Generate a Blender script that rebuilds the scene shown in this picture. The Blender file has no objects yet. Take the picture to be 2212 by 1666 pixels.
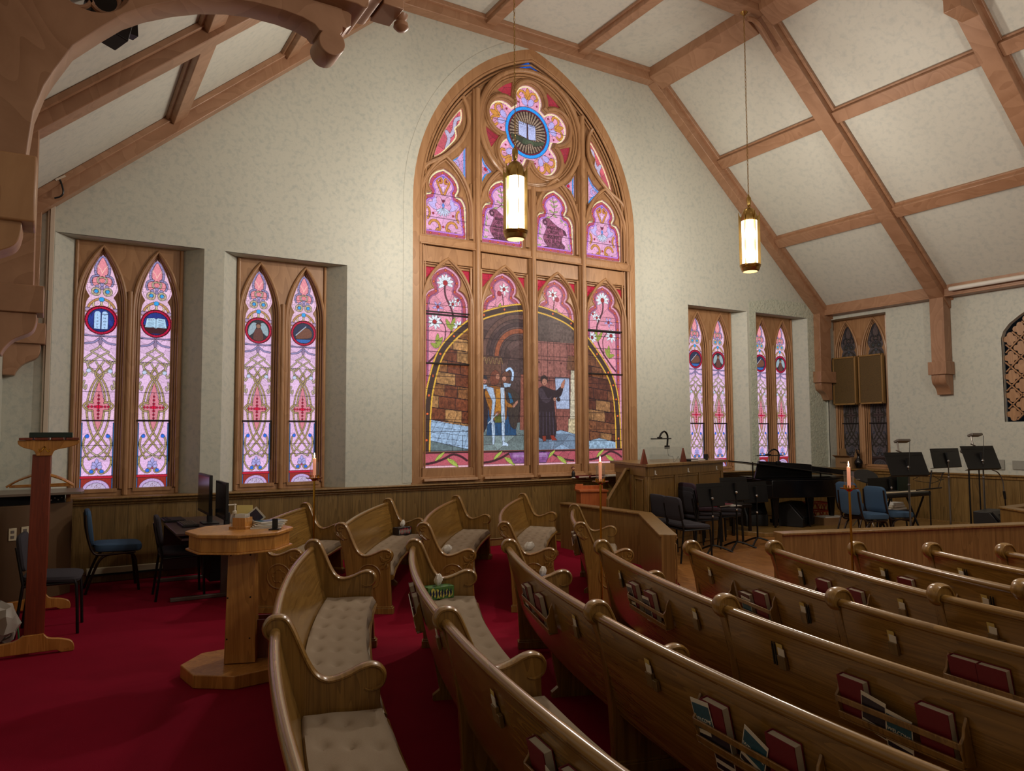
import bpy, bmesh, math, random
import numpy as np
from mathutils import Vector, Matrix
random.seed(7); RNG = np.random.RandomState(5)
SC = bpy.context.scene; COL = SC.collection
R_ = math.radians
# ---------------------------------------------------------------- camera, world, exposure, room lamps
EYE = (0.0, 0.0, 1.6)
cam = bpy.data.cameras.new('camera'); camo = bpy.data.objects.new('camera', cam); COL.objects.link(camo)
cam.sensor_width = 36.0; cam.lens = 1628.3 / 2212 * 36.0; cam.clip_start = 0.05; cam.clip_end = 200
_y, _p, _r = R_(31.14), R_(3.737), R_(-0.274)
_f = Vector((math.sin(_y) * math.cos(_p), math.cos(_y) * math.cos(_p), math.sin(_p)))
_rt = Vector((math.cos(_y), -math.sin(_y), 0)); _up = _rt.cross(_f)
_r2 = _rt * math.cos(_r) + _up * math.sin(_r); _u2 = -_rt * math.sin(_r) + _up * math.cos(_r)
_m = Matrix((_r2, _u2, -_f)).transposed().to_4x4(); _m.translation = Vector(EYE)
camo.matrix_world = _m; SC.camera = camo
SC.view_settings.view_transform = 'Standard'; SC.view_settings.look = 'None'
SC.view_settings.exposure = 0.3; SC.view_settings.gamma = 1.0; SC.view_settings.use_curve_mapping = False
world = bpy.data.worlds.new('world'); SC.world = world; world.use_nodes = True
world.node_tree.nodes['Background'].inputs[0].default_value = (0.55, 0.7, 1.0, 1)
world.node_tree.nodes['Background'].inputs[1].default_value = 0.6
SC.cycles.max_bounces = 6; SC.cycles.diffuse_bounces = 4; SC.cycles.glossy_bounces = 2
SC.cycles.transmission_bounces = 4; SC.cycles.transparent_max_bounces = 8
SC.cycles.sample_clamp_indirect = 4.0; SC.cycles.use_denoising = True
SC.cycles.caustics_reflective = False; SC.cycles.caustics_refractive = False
LAMP_W = 290.0        # watts of one pendant lantern
SPOT_W = 22.0         # watts of one recessed downlight
def lamp(name, kind, loc, power, col, radius=0.1, rot=None, **kw):
    l = bpy.data.lights.new(name, kind); l.energy = power; l.color = col
    if kind in ('POINT', 'SPOT'): l.shadow_soft_size = radius
    for k, v in kw.items(): setattr(l, k, v)
    o = bpy.data.objects.new(name, l); COL.objects.link(o); o.location = loc
    if rot: o.rotation_euler = rot
    return o
# downlights recessed in the flat part of the ceiling
WARM = (1.0, 0.86, 0.70)
for dx, dy in ((5.0, 8.5), (7.5, 8.5), (5.0, 3.8), (7.5, 3.8), (5.2, 0.2), (8.3, 0.2), (5.2, -3.6), (8.3, -3.6)):
    lamp('ceiling_downlight', 'SPOT', (dx, dy, 7.74), SPOT_W, WARM, 0.06, spot_size=R_(110), spot_blend=0.8)

# ---------------------------------------------------------------- helpers
def lin(h):
    h = h.lstrip('#'); c = [int(h[i:i + 2], 16) / 255 for i in (0, 2, 4)]
    return tuple(x / 12.92 if x <= 0.04045 else ((x + 0.055) / 1.055) ** 2.4 for x in c)
def wpos(o):
    v = Vector((0, 0, 0))
    while o is not None: v += o.location; o = o.parent
    return v
def tag(o, label=None, cat=None, group=None, kind=None):
    if label: o['label'] = label
    if cat: o['category'] = cat
    if group: o['group'] = group
    if kind: o['kind'] = kind
    return o
def thing(name, label, cat, loc=(0, 0, 0), rz=0.0, group=None):
    o = bpy.data.objects.new(name, None); COL.objects.link(o); o.location = loc; o.rotation_euler = (0, 0, rz)
    o.empty_display_size = 0.1
    return tag(o, label, cat, group)
def struct(name, loc=(0, 0, 0)):
    o = bpy.data.objects.new(name, None); COL.objects.link(o); o.location = loc; o['kind'] = 'structure'; return o
def cr(pts, n=6, closed=False):
    P = [Vector(p) for p in pts]; out = []; m = len(P)
    for i in range(m if closed else m - 1):
        a = P[(i - 1) % m] if closed or i > 0 else P[0]; b = P[i]; c = P[(i + 1) % m]
        d = P[(i + 2) % m] if closed or i + 2 < m else P[-1]
        for k in range(n):
            t = k / n
            out.append(tuple(0.5 * ((2 * b) + (c - a) * t + (2 * a - 5 * b + 4 * c - d) * t * t + (3 * b - a - 3 * c + d) * t ** 3)))
    if not closed: out.append(tuple(P[-1]))
    return out
def arc2(cx, cy, r, a0, a1, n):
    return [(cx + r * math.cos(R_(a0 + (a1 - a0) * i / n)), cy + r * math.sin(R_(a0 + (a1 - a0) * i / n))) for i in range(n + 1)]
class MB:
    def __init__(s): s.v = []; s.f = []; s.uv = None
    def add(s, vs, fs):
        b = len(s.v); s.v += [tuple(v) for v in vs]; s.f += [tuple(i + b for i in f) for f in fs]; return s
    def box(s, c, d, rot=None, taper=1.0):
        x, y, z = d[0] / 2, d[1] / 2, d[2] / 2
        vs = [Vector((sx * x * (taper if sz > 0 else 1), sy * y * (taper if sz > 0 else 1), sz * z)) for sz in (-1, 1) for sy in (-1, 1) for sx in (-1, 1)]
        if rot is not None: vs = [rot @ v for v in vs]
        return s.add([v + Vector(c) for v in vs], [(0, 2, 3, 1), (4, 5, 7, 6), (0, 1, 5, 4), (2, 6, 7, 3), (0, 4, 6, 2), (1, 3, 7, 5)])
    def prism(s, poly, fn, a, b):
        # poly in 2D; fn(p, q, t) -> xyz, extruded from t=a to t=b
        n = len(poly); area = sum(poly[i][0] * poly[(i + 1) % n][1] - poly[(i + 1) % n][0] * poly[i][1] for i in range(n))
        if area < 0: poly = list(reversed(poly))
        vs = [fn(p[0], p[1], a) for p in poly] + [fn(p[0], p[1], b) for p in poly]
        fs = [tuple(reversed(range(n))), tuple(range(n, 2 * n))] + [(i, (i + 1) % n, n + (i + 1) % n, n + i) for i in range(n)]
        return s.add(vs, fs)
    def tube(s, path, r, n=8, closed=False, flat=None, up=None):
        P = [Vector(p) for p in path]; m = len(P); vs = []; fs = []
        T = []
        for i in range(m):
            a = P[(i - 1) % m] if closed or i > 0 else P[i]; b = P[(i + 1) % m] if closed or i < m - 1 else P[i]
            t = (b - a); T.append(t.normalized() if t.length > 1e-9 else Vector((0, 0, 1)))
        ref = Vector(up) if up else (Vector((0, 0, 1)) if abs(T[0].z) < 0.9 else Vector((1, 0, 0)))
        N = (ref - T[0] * ref.dot(T[0])).normalized()
        for i in range(m):
            if up: N = (ref - T[i] * ref.dot(T[i]))
            else: N = (N - T[i] * N.dot(T[i]))
            N = N.normalized() if N.length > 1e-6 else T[i].orthogonal().normalized()
            B = T[i].cross(N); rr = r[i] if isinstance(r, (list, tuple)) else r
            for k in range(n):
                a = 2 * math.pi * k / n
                vs.append(P[i] + N * (rr * math.cos(a) * (flat or 1.0)) + B * (rr * math.sin(a)))
        for i in range(m if closed else m - 1):
            j = (i + 1) % m
            for k in range(n): fs.append((i * n + k, i * n + (k + 1) % n, j * n + (k + 1) % n, j * n + k))
        if not closed: fs += [tuple(reversed(range(n))), tuple(range((m - 1) * n, m * n))]
        return s.add(vs, fs)
    def lathe(s, prof, c=(0, 0, 0), n=24, cap=True, ax=None):
        vs = []; fs = []; m = len(prof)
        for (r, z) in prof:
            for k in range(n):
                a = 2 * math.pi * k / n; p = Vector((r * math.cos(a), r * math.sin(a), z))
                if ax is not None: p = ax @ p
                vs.append(p + Vector(c))
        for i in range(m - 1):
            for k in range(n): fs.append((i * n + k, i * n + (k + 1) % n, (i + 1) * n + (k + 1) % n, (i + 1) * n + k))
        if cap: fs += [tuple(reversed(range(n))), tuple(range((m - 1) * n, m * n))]
        return s.add(vs, fs)
    def cyl(s, p, q, r, n=12, r2=None):
        return s.tube([p, q], [r, r if r2 is None else r2], n)
    def ball(s, c, r, n=12, sc=(1, 1, 1)):
        prof = [(r * math.sin(math.pi * i / 8) + 1e-4, -r * math.cos(math.pi * i / 8)) for i in range(9)]
        b = len(s.v); s.lathe(prof, (0, 0, 0), n)
        for i in range(b, len(s.v)): v = s.v[i]; s.v[i] = (v[0] * sc[0] + c[0], v[1] * sc[1] + c[1], v[2] * sc[2] + c[2])
        return s
    def quad(s, a, b, c, d): return s.add([a, b, c, d], [(0, 1, 2, 3)])
    def xf(s, M):
        s.v = [tuple(M @ Vector(v)) for v in s.v]; return s
    def build(s, name, mat, parent=None, world=False, bevel=0.0, smooth=35, uvs=None):
        off = wpos(parent) if (world and parent is not None) else Vector((0, 0, 0))
        me = bpy.data.meshes.new(name)
        me.from_pydata([(v[0] - off.x, v[1] - off.y, v[2] - off.z) for v in s.v], [], s.f)
        if s.uv is not None and len(s.uv) == len(s.v):
            lay = me.uv_layers.new(name='UVMap'); li = np.empty(len(me.loops), dtype=np.int32)
            me.loops.foreach_get('vertex_index', li)
            lay.data.foreach_set('uv', np.array(s.uv, dtype=np.float32)[li].ravel())
        me.update()
        bm = bmesh.new(); bm.from_mesh(me); bmesh.ops.recalc_face_normals(bm, faces=bm.faces); bm.to_mesh(me); bm.free()
        if smooth:
            me.shade_smooth()
            try: me.set_sharp_from_angle(angle=R_(smooth))
            except Exception: pass
        me.materials.append(mat)
        o = bpy.data.objects.new(name, me); COL.objects.link(o)
        if parent is not None: o.parent = parent
        if bevel:
            b = o.modifiers.new('bevel', 'BEVEL'); b.width = bevel; b.segments = 2; b.limit_method = 'ANGLE'; b.angle_limit = R_(40)
            b.harden_normals = False
        return o
def dup(root, loc, rz=None, label=None, group=None, parent=None):
    r = root.copy(); COL.objects.link(r)
    if parent is not None: r.parent = parent
    if loc is not None: r.location = loc
    if rz is not None: r.rotation_euler = (0, 0, rz)
    if label: r['label'] = label
    if group: r['group'] = group
    for ch in list(root.children):
        c = ch.copy(); COL.objects.link(c); c.parent = r
        for g in ch.children:
            d = g.copy(); COL.objects.link(d); d.parent = c
    return r
def plate(outer, holes, thick, bev=0.0):
    """flat board with holes: returns verts (x, y, z in [-thick, 0]... front at z=0) and faces"""
    cu = bpy.data.curves.new('tmp', 'CURVE'); cu.dimensions = '2D'; cu.fill_mode = 'BOTH'
    cu.extrude = max(thick / 2 - bev, 1e-4); cu.bevel_depth = bev; cu.bevel_resolution = 1; cu.offset = -bev
    for poly in [outer] + list(holes):
        s = cu.splines.new('POLY'); s.points.add(len(poly) - 1); s.use_cyclic_u = True
        for i, p in enumerate(poly): s.points[i].co = (p[0], p[1], 0, 1)
    o = bpy.data.objects.new('tmp', cu); COL.objects.link(o)
    bpy.context.view_layer.update()
    dg = bpy.context.evaluated_depsgraph_get()
    me = bpy.data.meshes.new_from_object(o.evaluated_get(dg))
    vs = [(v.co.x, v.co.y, v.co.z - thick / 2) for v in me.vertices]; fs = [tuple(p.vertices) for p in me.polygons]
    bpy.data.objects.remove(o); bpy.data.curves.remove(cu); bpy.data.meshes.remove(me)
    return vs, fs
def text_mesh(txt, size, M, mat, parent, name='lettering', depth=0.001, align='CENTER', world=False, sx=1.0):
    cu = bpy.data.curves.new('t', 'FONT'); cu.body = txt; cu.size = size; cu.extrude = depth; cu.align_x = align; cu.align_y = 'CENTER'
    o = bpy.data.objects.new('t', cu); COL.objects.link(o); bpy.context.view_layer.update()
    me = bpy.data.meshes.new_from_object(o.evaluated_get(bpy.context.evaluated_depsgraph_get()))
    off = wpos(parent) if (world and parent is not None) else Vector((0, 0, 0))
    for v in me.vertices: v.co = (M @ Vector((v.co.x * sx, v.co.y, v.co.z))) - off
    bpy.data.objects.remove(o); bpy.data.curves.remove(cu)
    me.name = name; me.materials.clear(); me.materials.append(mat)
    ob = bpy.data.objects.new(name, me); COL.objects.link(ob)
    if parent is not None: ob.parent = parent
    return ob

# ---------------------------------------------------------------- materials
def newmat(name):
    m = bpy.data.materials.new(name); m.use_nodes = True; nt = m.node_tree
    return m, nt, nt.nodes['Principled BSDF']
def N(nt, t, **kw):
    n = nt.nodes.new(t)
    for k, v in kw.items():
        if k in n.inputs.keys(): n.inputs[k].default_value = v
        else: setattr(n, k, v)
    return n
def plain(name, col, rough=0.5, metal=0.0, spec=0.5, var=0.0, vscale=20, bump=0.0, bscale=60, emit=None, estr=1.0):
    m, nt, b = newmat(name); c = lin(col) if isinstance(col, str) else col
    b.inputs['Roughness'].default_value = rough; b.inputs['Metallic'].default_value = metal
    b.inputs['Specular IOR Level'].default_value = spec
    tc = N(nt, 'ShaderNodeTexCoord')
    no = N(nt, 'ShaderNodeTexNoise', Scale=vscale, Detail=4.0); nt.links.new(tc.outputs['Object'], no.inputs['Vector'])
    mx = N(nt, 'ShaderNodeMix', data_type='RGBA'); mx.inputs[6].default_value = tuple(x * (1 - var) for x in c) + (1,)
    mx.inputs[7].default_value = tuple(min(1, x * (1 + var)) for x in c) + (1,)
    nt.links.new(no.outputs['Fac'], mx.inputs[0]); nt.links.new(mx.outputs[2], b.inputs['Base Color'])
    if bump:
        n2 = N(nt, 'ShaderNodeTexNoise', Scale=bscale, Detail=3.0); nt.links.new(tc.outputs['Object'], n2.inputs['Vector'])
        bp = N(nt, 'ShaderNodeBump', Strength=bump, Distance=0.01); nt.links.new(n2.outputs['Fac'], bp.inputs['Height'])
        nt.links.new(bp.outputs['Normal'], b.inputs['Normal'])
    if emit:
        b.inputs['Emission Color'].default_value = (lin(emit) if isinstance(emit, str) else emit) + (1,); b.inputs['Emission Strength'].default_value = estr
    return m
def wood(name, c1, c2, scale=(20, 20, 1.3), rough=0.35, coat=0.0, uv=False, planks=0.0, plank_axis='X', knots=0.0, spec=0.5):
    m, nt, b = newmat(name); tc = N(nt, 'ShaderNodeTexCoord'); mp = N(nt, 'ShaderNodeMapping')
    mp.inputs['Scale'].default_value = scale; nt.links.new(tc.outputs['UV' if uv else 'Object'], mp.inputs['Vector'])
    n1 = N(nt, 'ShaderNodeTexNoise', Scale=1.0, Detail=6.0, Roughness=0.65, Distortion=0.4); nt.links.new(mp.outputs[0], n1.inputs['Vector'])
    mp2 = N(nt, 'ShaderNodeMapping'); mp2.inputs['Scale'].default_value = tuple(s * 0.22 for s in scale); nt.links.new(tc.outputs['UV' if uv else 'Object'], mp2.inputs['Vector'])
    wv = N(nt, 'ShaderNodeTexNoise', Scale=1.0, Detail=2.0, Distortion=1.5); nt.links.new(mp2.outputs[0], wv.inputs['Vector'])
    mth = N(nt, 'ShaderNodeMath', operation='MULTIPLY'); mth.inputs[1].default_value = 14.0; nt.links.new(wv.outputs['Fac'], mth.inputs[0])
    fr = N(nt, 'ShaderNodeMath', operation='FRACT'); nt.links.new(mth.outputs[0], fr.inputs[0])
    mix = N(nt, 'ShaderNodeMath', operation='MULTIPLY_ADD'); mix.inputs[1].default_value = 0.30; nt.links.new(fr.outputs[0], mix.inputs[0]); nt.links.new(n1.outputs['Fac'], mix.inputs[2])
    rp = N(nt, 'ShaderNodeValToRGB'); rp.color_ramp.elements[0].position = 0.35; rp.color_ramp.elements[1].position = 0.85
    rp.color_ramp.elements[0].color = lin(c1) + (1,); rp.color_ramp.elements[1].color = lin(c2) + (1,)
    nt.links.new(mix.outputs[0], rp.inputs[0]); last = rp.outputs[0]
    if planks:
        sx = N(nt, 'ShaderNodeSeparateXYZ'); nt.links.new(tc.outputs['Object'], sx.inputs[0])
        dv = N(nt, 'ShaderNodeMath', operation='DIVIDE'); dv.inputs[1].default_value = planks; nt.links.new(sx.outputs[plank_axis], dv.inputs[0])
        # planks of two widths
        f2 = N(nt, 'ShaderNodeMath', operation='FRACT'); nt.links.new(dv.outputs[0], f2.inputs[0])
        fl = N(nt, 'ShaderNodeMath', operation='FLOOR'); nt.links.new(dv.outputs[0], fl.inputs[0])
        wn = N(nt, 'ShaderNodeTexWhiteNoise', noise_dimensions='1D'); nt.links.new(fl.outputs[0], wn.inputs['W'])
        lt = N(nt, 'ShaderNodeMath', operation='LESS_THAN'); lt.inputs[1].default_value = 0.014; nt.links.new(f2.outputs[0], lt.inputs[0])
        m1 = N(nt, 'ShaderNodeMix', data_type='RGBA', blend_type='MULTIPLY'); m1.inputs[0].default_value = 0.35
        nt.links.new(last, m1.inputs[6]); gg = N(nt, 'ShaderNodeMapRange'); gg.inputs['To Min'].default_value = 0.55; nt.links.new(wn.outputs['Value'], gg.inputs['Value'])
        cc = N(nt, 'ShaderNodeCombineColor'); [nt.links.new(gg.outputs[0], cc.inputs[i]) for i in range(3)]; nt.links.new(cc.outputs[0], m1.inputs[7])
        m2 = N(nt, 'ShaderNodeMix', data_type='RGBA'); nt.links.new(lt.outputs[0], m2.inputs[0]); nt.links.new(m1.outputs[2], m2.inputs[6])
        m2.inputs[7].default_value = tuple(x * 0.35 for x in lin(c1)) + (1,); last = m2.outputs[2]
    nt.links.new(last, b.inputs['Base Color'])
    b.inputs['Roughness'].default_value = rough; b.inputs['Coat Weight'].default_value = coat; b.inputs['Coat Roughness'].default_value = 0.18
    b.inputs['Specular IOR Level'].default_value = spec
    bp = N(nt, 'ShaderNodeBump', Strength=0.08, Distance=0.004); nt.links.new(n1.outputs['Fac'], bp.inputs['Height']); nt.links.new(bp.outputs[0], b.inputs['Normal'])
    return m
def plaster(name, base, blot, bstr, bscale, dist, rough=0.6, cscale=17.0):
    m, nt, b = newmat(name); tc = N(nt, 'ShaderNodeTexCoord')
    n1 = N(nt, 'ShaderNodeTexNoise', Scale=cscale, Detail=3.0, Roughness=0.55, Distortion=0.3); nt.links.new(tc.outputs['Object'], n1.inputs['Vector'])
    rp = N(nt, 'ShaderNodeValToRGB'); rp.color_ramp.elements[0].position = 0.47; rp.color_ramp.elements[1].position = 0.72
    rp.color_ramp.elements[0].color = lin(base) + (1,); rp.color_ramp.elements[1].color = lin(blot) + (1,)
    nt.links.new(n1.outputs['Fac'], rp.inputs[0]); nt.links.new(rp.outputs[0], b.inputs['Base Color'])
    n2 = N(nt, 'ShaderNodeTexNoise', Scale=bscale, Detail=4.0, Distortion=1.2); nt.links.new(tc.outputs['Object'], n2.inputs['Vector'])
    bp = N(nt, 'ShaderNodeBump', Strength=bstr, Distance=dist); nt.links.new(n2.outputs['Fac'], bp.inputs['Height']); nt.links.new(bp.outputs[0], b.inputs['Normal'])
    b.inputs['Roughness'].default_value = rough
    return m
OAK1, OAK2 = '#67491f', '#957138'
M = {}
M['oak'] = wood('oak', OAK1, OAK2, (22, 22, 1.6), 0.28, 0.35)
M['oak_uv'] = wood('oak_long_grain', OAK1, OAK2, (1.4, 26, 1), 0.25, 0.45, uv=True)
M['wainscot'] = wood('wainscot_oak', '#5a4522', '#866a3c', (26, 26, 1.2), 0.38, 0.15, planks=0.36)
M['wainscot_y'] = wood('wainscot_oak_right', '#5a4522', '#866a3c', (26, 26, 1.2), 0.38, 0.15, planks=0.36, plank_axis='Y')
M['parapet'] = wood('parapet_oak', '#654a24', '#8c6c3c', (26, 26, 1.2), 0.35, 0.2)
M['trim'] = wood('brown_trim', '#936a46', '#ad835c', (6, 6, 1.5), 0.45, 0.1)
M['beam'] = wood('brown_beam', '#8d664a', '#a37b5e', (3, 3, 3), 0.45, 0.1)
M['mahog'] = wood('red_wood', '#5a2312', '#7d351c', (22, 22, 1.4), 0.4, 0.1)
M['maple'] = wood('orange_wood', '#9a6428', '#c48a44', (18, 18, 1.4), 0.35, 0.2)
M['orange'] = wood('orange_veneer', '#a8562c', '#c06a38', (18, 18, 1.4), 0.4, 0.1)
M['parquet'] = wood('parquet', '#7d4f25', '#b07a42', (14, 3, 14), 0.3, 0.25)
M['tan'] = wood('tan_frame', '#7d5c30', '#94723f', (18, 18, 1.4), 0.45)
M['laminate'] = plain('brown_laminate', '#5b4530', 0.35, var=0.05)
M['plaster'] = plaster('sponged_plaster', '#bfc0b4', '#adb2aa', 0.12, 26, 0.01, 0.55)
M['plaster_rough'] = plaster('swirled_plaster', '#bec3b3', '#a3ada0', 0.9, 15, 0.02, 0.38, 17)
M['ceil'] = plaster('ceiling_plaster', '#c4c3b8', '#b6b8b0', 0.15, 20, 0.01, 0.6, 13)
M['carpet'] = plain('red_carpet', '#840c28', 0.95, spec=0.1, var=0.14, vscale=3.0, bump=0.35, bscale=420)
M['cushion'] = plain('taupe_weave', '#978875', 0.95, spec=0.15, var=0.07, vscale=160, bump=0.25, bscale=500)
M['gray_fab'] = plain('charcoal_fabric', '#38363c', 0.9, spec=0.2, var=0.12, vscale=200, bump=0.2, bscale=500)
M['plum_fab'] = plain('plum_fabric', '#443540', 0.9, spec=0.2, var=0.12, vscale=200, bump=0.2, bscale=500)
M['blue_fab'] = plain('blue_fabric', '#3d5570', 0.9, spec=0.2, var=0.12, vscale=200, bump=0.2, bscale=500)
M['black'] = plain('black_metal', '#0e0e10', 0.4, 0.3, var=0.05)
M['blackp'] = plain('black_plastic', '#101012', 0.45, var=0.05)
M['gloss'] = plain('black_lacquer', '#09090c', 0.22, var=0.02)
M['bronze'] = plain('bronze_frame', '#2e211b', 0.35, 0.6)
M['brass'] = plain('brushed_brass', '#a88a50', 0.28, 1.0, var=0.08, vscale=30)
M['gold'] = plain('polished_gold', '#c89a3c', 0.18, 1.0)
M['chrome'] = plain('chrome', '#b8b8bc', 0.15, 1.0)
M['steelgray'] = plain('gray_metal', '#77726c', 0.35, 0.6)
M['white'] = plain('white_paper', '#d9d6cf', 0.7, var=0.03)
M['pages'] = plain('page_edges', '#c5bdac', 0.8, var=0.1, vscale=300)
M['redbook'] = plain('burgundy_cloth', '#6d0b20', 0.55, var=0.08, vscale=90, bump=0.1, bscale=300)
M['brownbook'] = plain('brown_cloth', '#5a261c', 0.55, var=0.08)
M['bluebro'] = plain('blue_print', '#23556e', 0.35, var=0.5, vscale=70)
M['darkbro'] = plain('dark_photo_print', '#2c2536', 0.35, var=0.8, vscale=60)
M['cardy'] = plain('yellow_card', '#c6ae63', 0.7, var=0.05)
M['navy'] = plain('navy_binding', '#1b1b38', 0.5); M['greenb'] = plain('green_binding', '#14281f', 0.5)
M['wax'] = plain('candle_wax', '#e0b3a0', 0.5, emit='#ff9a70', estr=0.35)
M['ivory'] = plain('ivory_plastic', '#b9ad92', 0.45)
M['whitetrim'] = plain('cream_metal', '#c7b8a6', 0.5, var=0.03)
M['cardboard'] = plain('cardboard', '#8b6a47', 0.8, var=0.06)
M['crate'] = plain('orange_crate', '#b4402c', 0.5)
M['lead'] = plain('lead_came', '#18120f', 0.6)
M['rattan'] = wood('rattan_grille', '#2e2413', '#6b5228', (160, 160, 60), 0.7, 0.0)
M['dark'] = plain('shade_black', '#07060a', 0.9)  # near-black colour that stands in for shade inside openings
def flame_mat():
    m, nt, b = newmat('flame'); b.inputs['Emission Color'].default_value = (1, 0.55, 0.28, 1); b.inputs['Emission Strength'].default_value = 14; return m
M['flame'] = flame_mat()
def clear(name, col=(1, 1, 1), fac=0.12, rough=0.02):
    m, nt, b = newmat(name); out = nt.nodes['Material Output']; tr = N(nt, 'ShaderNodeBsdfTransparent'); tr.inputs[0].default_value = col + (1,)
    gl = N(nt, 'ShaderNodeBsdfGlossy'); gl.inputs['Roughness'].default_value = rough
    lw = N(nt, 'ShaderNodeLayerWeight', Blend=0.35); ad = N(nt, 'ShaderNodeMath', operation='MULTIPLY_ADD'); ad.inputs[1].default_value = 0.5; ad.inputs[2].default_value = fac
    nt.links.new(lw.outputs['Facing'], ad.inputs[0])
    mx = N(nt, 'ShaderNodeMixShader'); nt.links.new(ad.outputs[0], mx.inputs[0]); nt.links.new(tr.outputs[0], mx.inputs[1]); nt.links.new(gl.outputs[0], mx.inputs[2])
    nt.links.new(mx.outputs[0], out.inputs[0]); return m
M['glass'] = clear('clear_glass'); M['acrylic'] = clear('clear_acrylic', fac=0.03)
def lantern_glass():
    m, nt, b = newmat('lantern_glass'); out = nt.nodes['Material Output']
    em = N(nt, 'ShaderNodeEmission', Strength=9.0); em.inputs[0].default_value = (1, 0.93, 0.82, 1)
    tr = N(nt, 'ShaderNodeBsdfTransparent'); mx = N(nt, 'ShaderNodeMixShader'); mx.inputs[0].default_value = 0.35
    nt.links.new(tr.outputs[0], mx.inputs[1]); nt.links.new(em.outputs[0], mx.inputs[2]); nt.links.new(mx.outputs[0], out.inputs[0])
    m.cycles.emission_sampling = 'NONE'; return m
M['lantern'] = lantern_glass()
def stained(name, lit, strength=1.0):
    m, nt, b = newmat(name); at = N(nt, 'ShaderNodeAttribute', attribute_name='Col')
    no = N(nt, 'ShaderNodeTexNoise', Scale=60.0, Detail=2.0); tc = N(nt, 'ShaderNodeTexCoord'); nt.links.new(tc.outputs['Object'], no.inputs['Vector'])
    mr = N(nt, 'ShaderNodeMapRange'); mr.inputs['To Min'].default_value = 0.55; mr.inputs['To Max'].default_value = 1.45; nt.links.new(no.outputs['Fac'], mr.inputs['Value'])
    vm = N(nt, 'ShaderNodeVectorMath', operation='SCALE'); nt.links.new(at.outputs['Color'], vm.inputs[0]); nt.links.new(mr.outputs[0], vm.inputs['Scale'])
    b.inputs['Roughness'].default_value = 0.4; b.inputs['Specular IOR Level'].default_value = 0.12
    if lit:
        b.inputs['Base Color'].default_value = (0.03, 0.025, 0.03, 1)
        nt.links.new(vm.outputs[0], b.inputs['Emission Color']); b.inputs['Emission Strength'].default_value = strength
        m.cycles.emission_sampling = 'NONE'
    else:
        sc = N(nt, 'ShaderNodeHueSaturation', Saturation=0.35, Value=0.16); nt.links.new(vm.outputs[0], sc.inputs['Color']); nt.links.new(sc.outputs[0], b.inputs['Base Color'])
    return m
M['stained'] = stained('backlit_stained_glass', True, 0.86); M['stained_dark'] = stained('unlit_stained_glass', False)
# ---------------------------------------------------------------- the room shell
XL, XR, YF, YB = -0.5, 13.1, 9.6, -8.0
ZE, ZF, XA, XB = 4.03, 7.8, 3.86, 8.64            # eaves, flat ceiling, flat from XA to XB
SL = (ZF - 3.94) / (13.1 - XB)
ZR = 3.94
def gothic(cx, hw, zs, za, n=14):
    """pointed arch from right spring over the apex to the left spring"""
    h = za - zs; a = (h * h - hw * hw) / (2 * hw); r = hw + a
    th = math.degrees(math.atan2(h, a))
    right = [(cx - a + r * math.cos(R_(th * i / n)), zs + r * math.sin(R_(th * i / n))) for i in range(n + 1)]
    left = [(2 * cx - x, z) for x, z in reversed(right[:-1])]
    return right + left
def lancet_hole(cx, hw, z0, zs, za, n=12): return [(cx - hw, z0), (cx + hw, z0)] + gothic(cx, hw, zs, za, n)
def front(v, Y=YF): return (v[0], Y - v[2], v[1])
def side(v, X=XR): return (X - v[2], v[0], v[1])
def left(v, X=XL): return (X + v[2], v[0], v[1])
BW = 6.2                                           # centre of the great window
wins = [(0.70, 0.77), (2.475, 0.775), (10.15, 0.74), (11.86, 0.735)]
holes = [[(c - h, 0.90), (c + h, 0.90), (c + h, 3.86), (c - h, 3.86)] for c, h in wins]
holes.append(lancet_hole(BW, 2.02, 0.90, 4.92, 7.62, 24))
gable = [(XL, 0), (XR, 0), (XR, ZR), (XB, ZF), (XA, ZF), (XL, ZE)]
vs, fs = plate(gable, holes, 0.02)
w = MB(); w.add([front(v) for v in vs], fs)
for (c, h), (ci, hi) in zip(wins, [(0.705, 0.57), (2.47, 0.57), (10.15, 0.57), (11.86, 0.57)]):
    a = [(c - h, YF, 0.9), (c + h, YF, 0.9), (c + h, YF, 3.86), (c - h, YF, 3.86)]
    b = [(ci - hi, 9.86, 0.9), (ci + hi, 9.86, 0.9), (ci + hi, 9.86, 3.86), (ci - hi, 9.86, 3.86)]
    for i in range(4): w.quad(a[i], a[(i + 1) % 4], b[(i + 1) % 4], b[i])
wall_front = w.build('wall_front', M['plaster'], smooth=0); tag(wall_front, kind='structure')
# plaster band round the great window arch and the rough swirled plaster field by the far corner
band = [(BW + x * 1.0, z) for x, z in []]
o_ = gothic(BW, 2.15, 4.92, 7.78, 24); i_ = gothic(BW, 2.01, 4.92, 7.62, 24)
vs, fs = plate([(BW + 2.15, 0.95)] + o_ + [(BW - 2.15, 0.95), (BW - 2.01, 0.95)] + list(reversed(i_)) + [(BW + 2.01, 0.95)], [], 0.02)
vs = [(v[0], min(v[1], 7.66), v[2]) for v in vs]
m = MB(); m.add([front(v, YF - 0.004) for v in vs], fs); tag(m.build('trim_1', M['plaster'], smooth=0), kind='structure')
vs, fs = plate([(10.95, 0.95), (13.09, 0.95), (13.09, 3.9), (12.75, 4.15), (11.6, 4.15), (10.95, 4.05)], [[(10.15 + 0.74 + .03, 0.9 - .02), (10.95, .9)][:0] or [(11.12, 0.97), (12.6, 0.97), (12.6, 3.865), (11.12, 3.865)]], 0.006)
m = MB(); m.add([front(v, YF - 0.008) for v in vs], fs); tag(m.build('trim_2', M['plaster_rough'], smooth=0), kind='structure')
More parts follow.
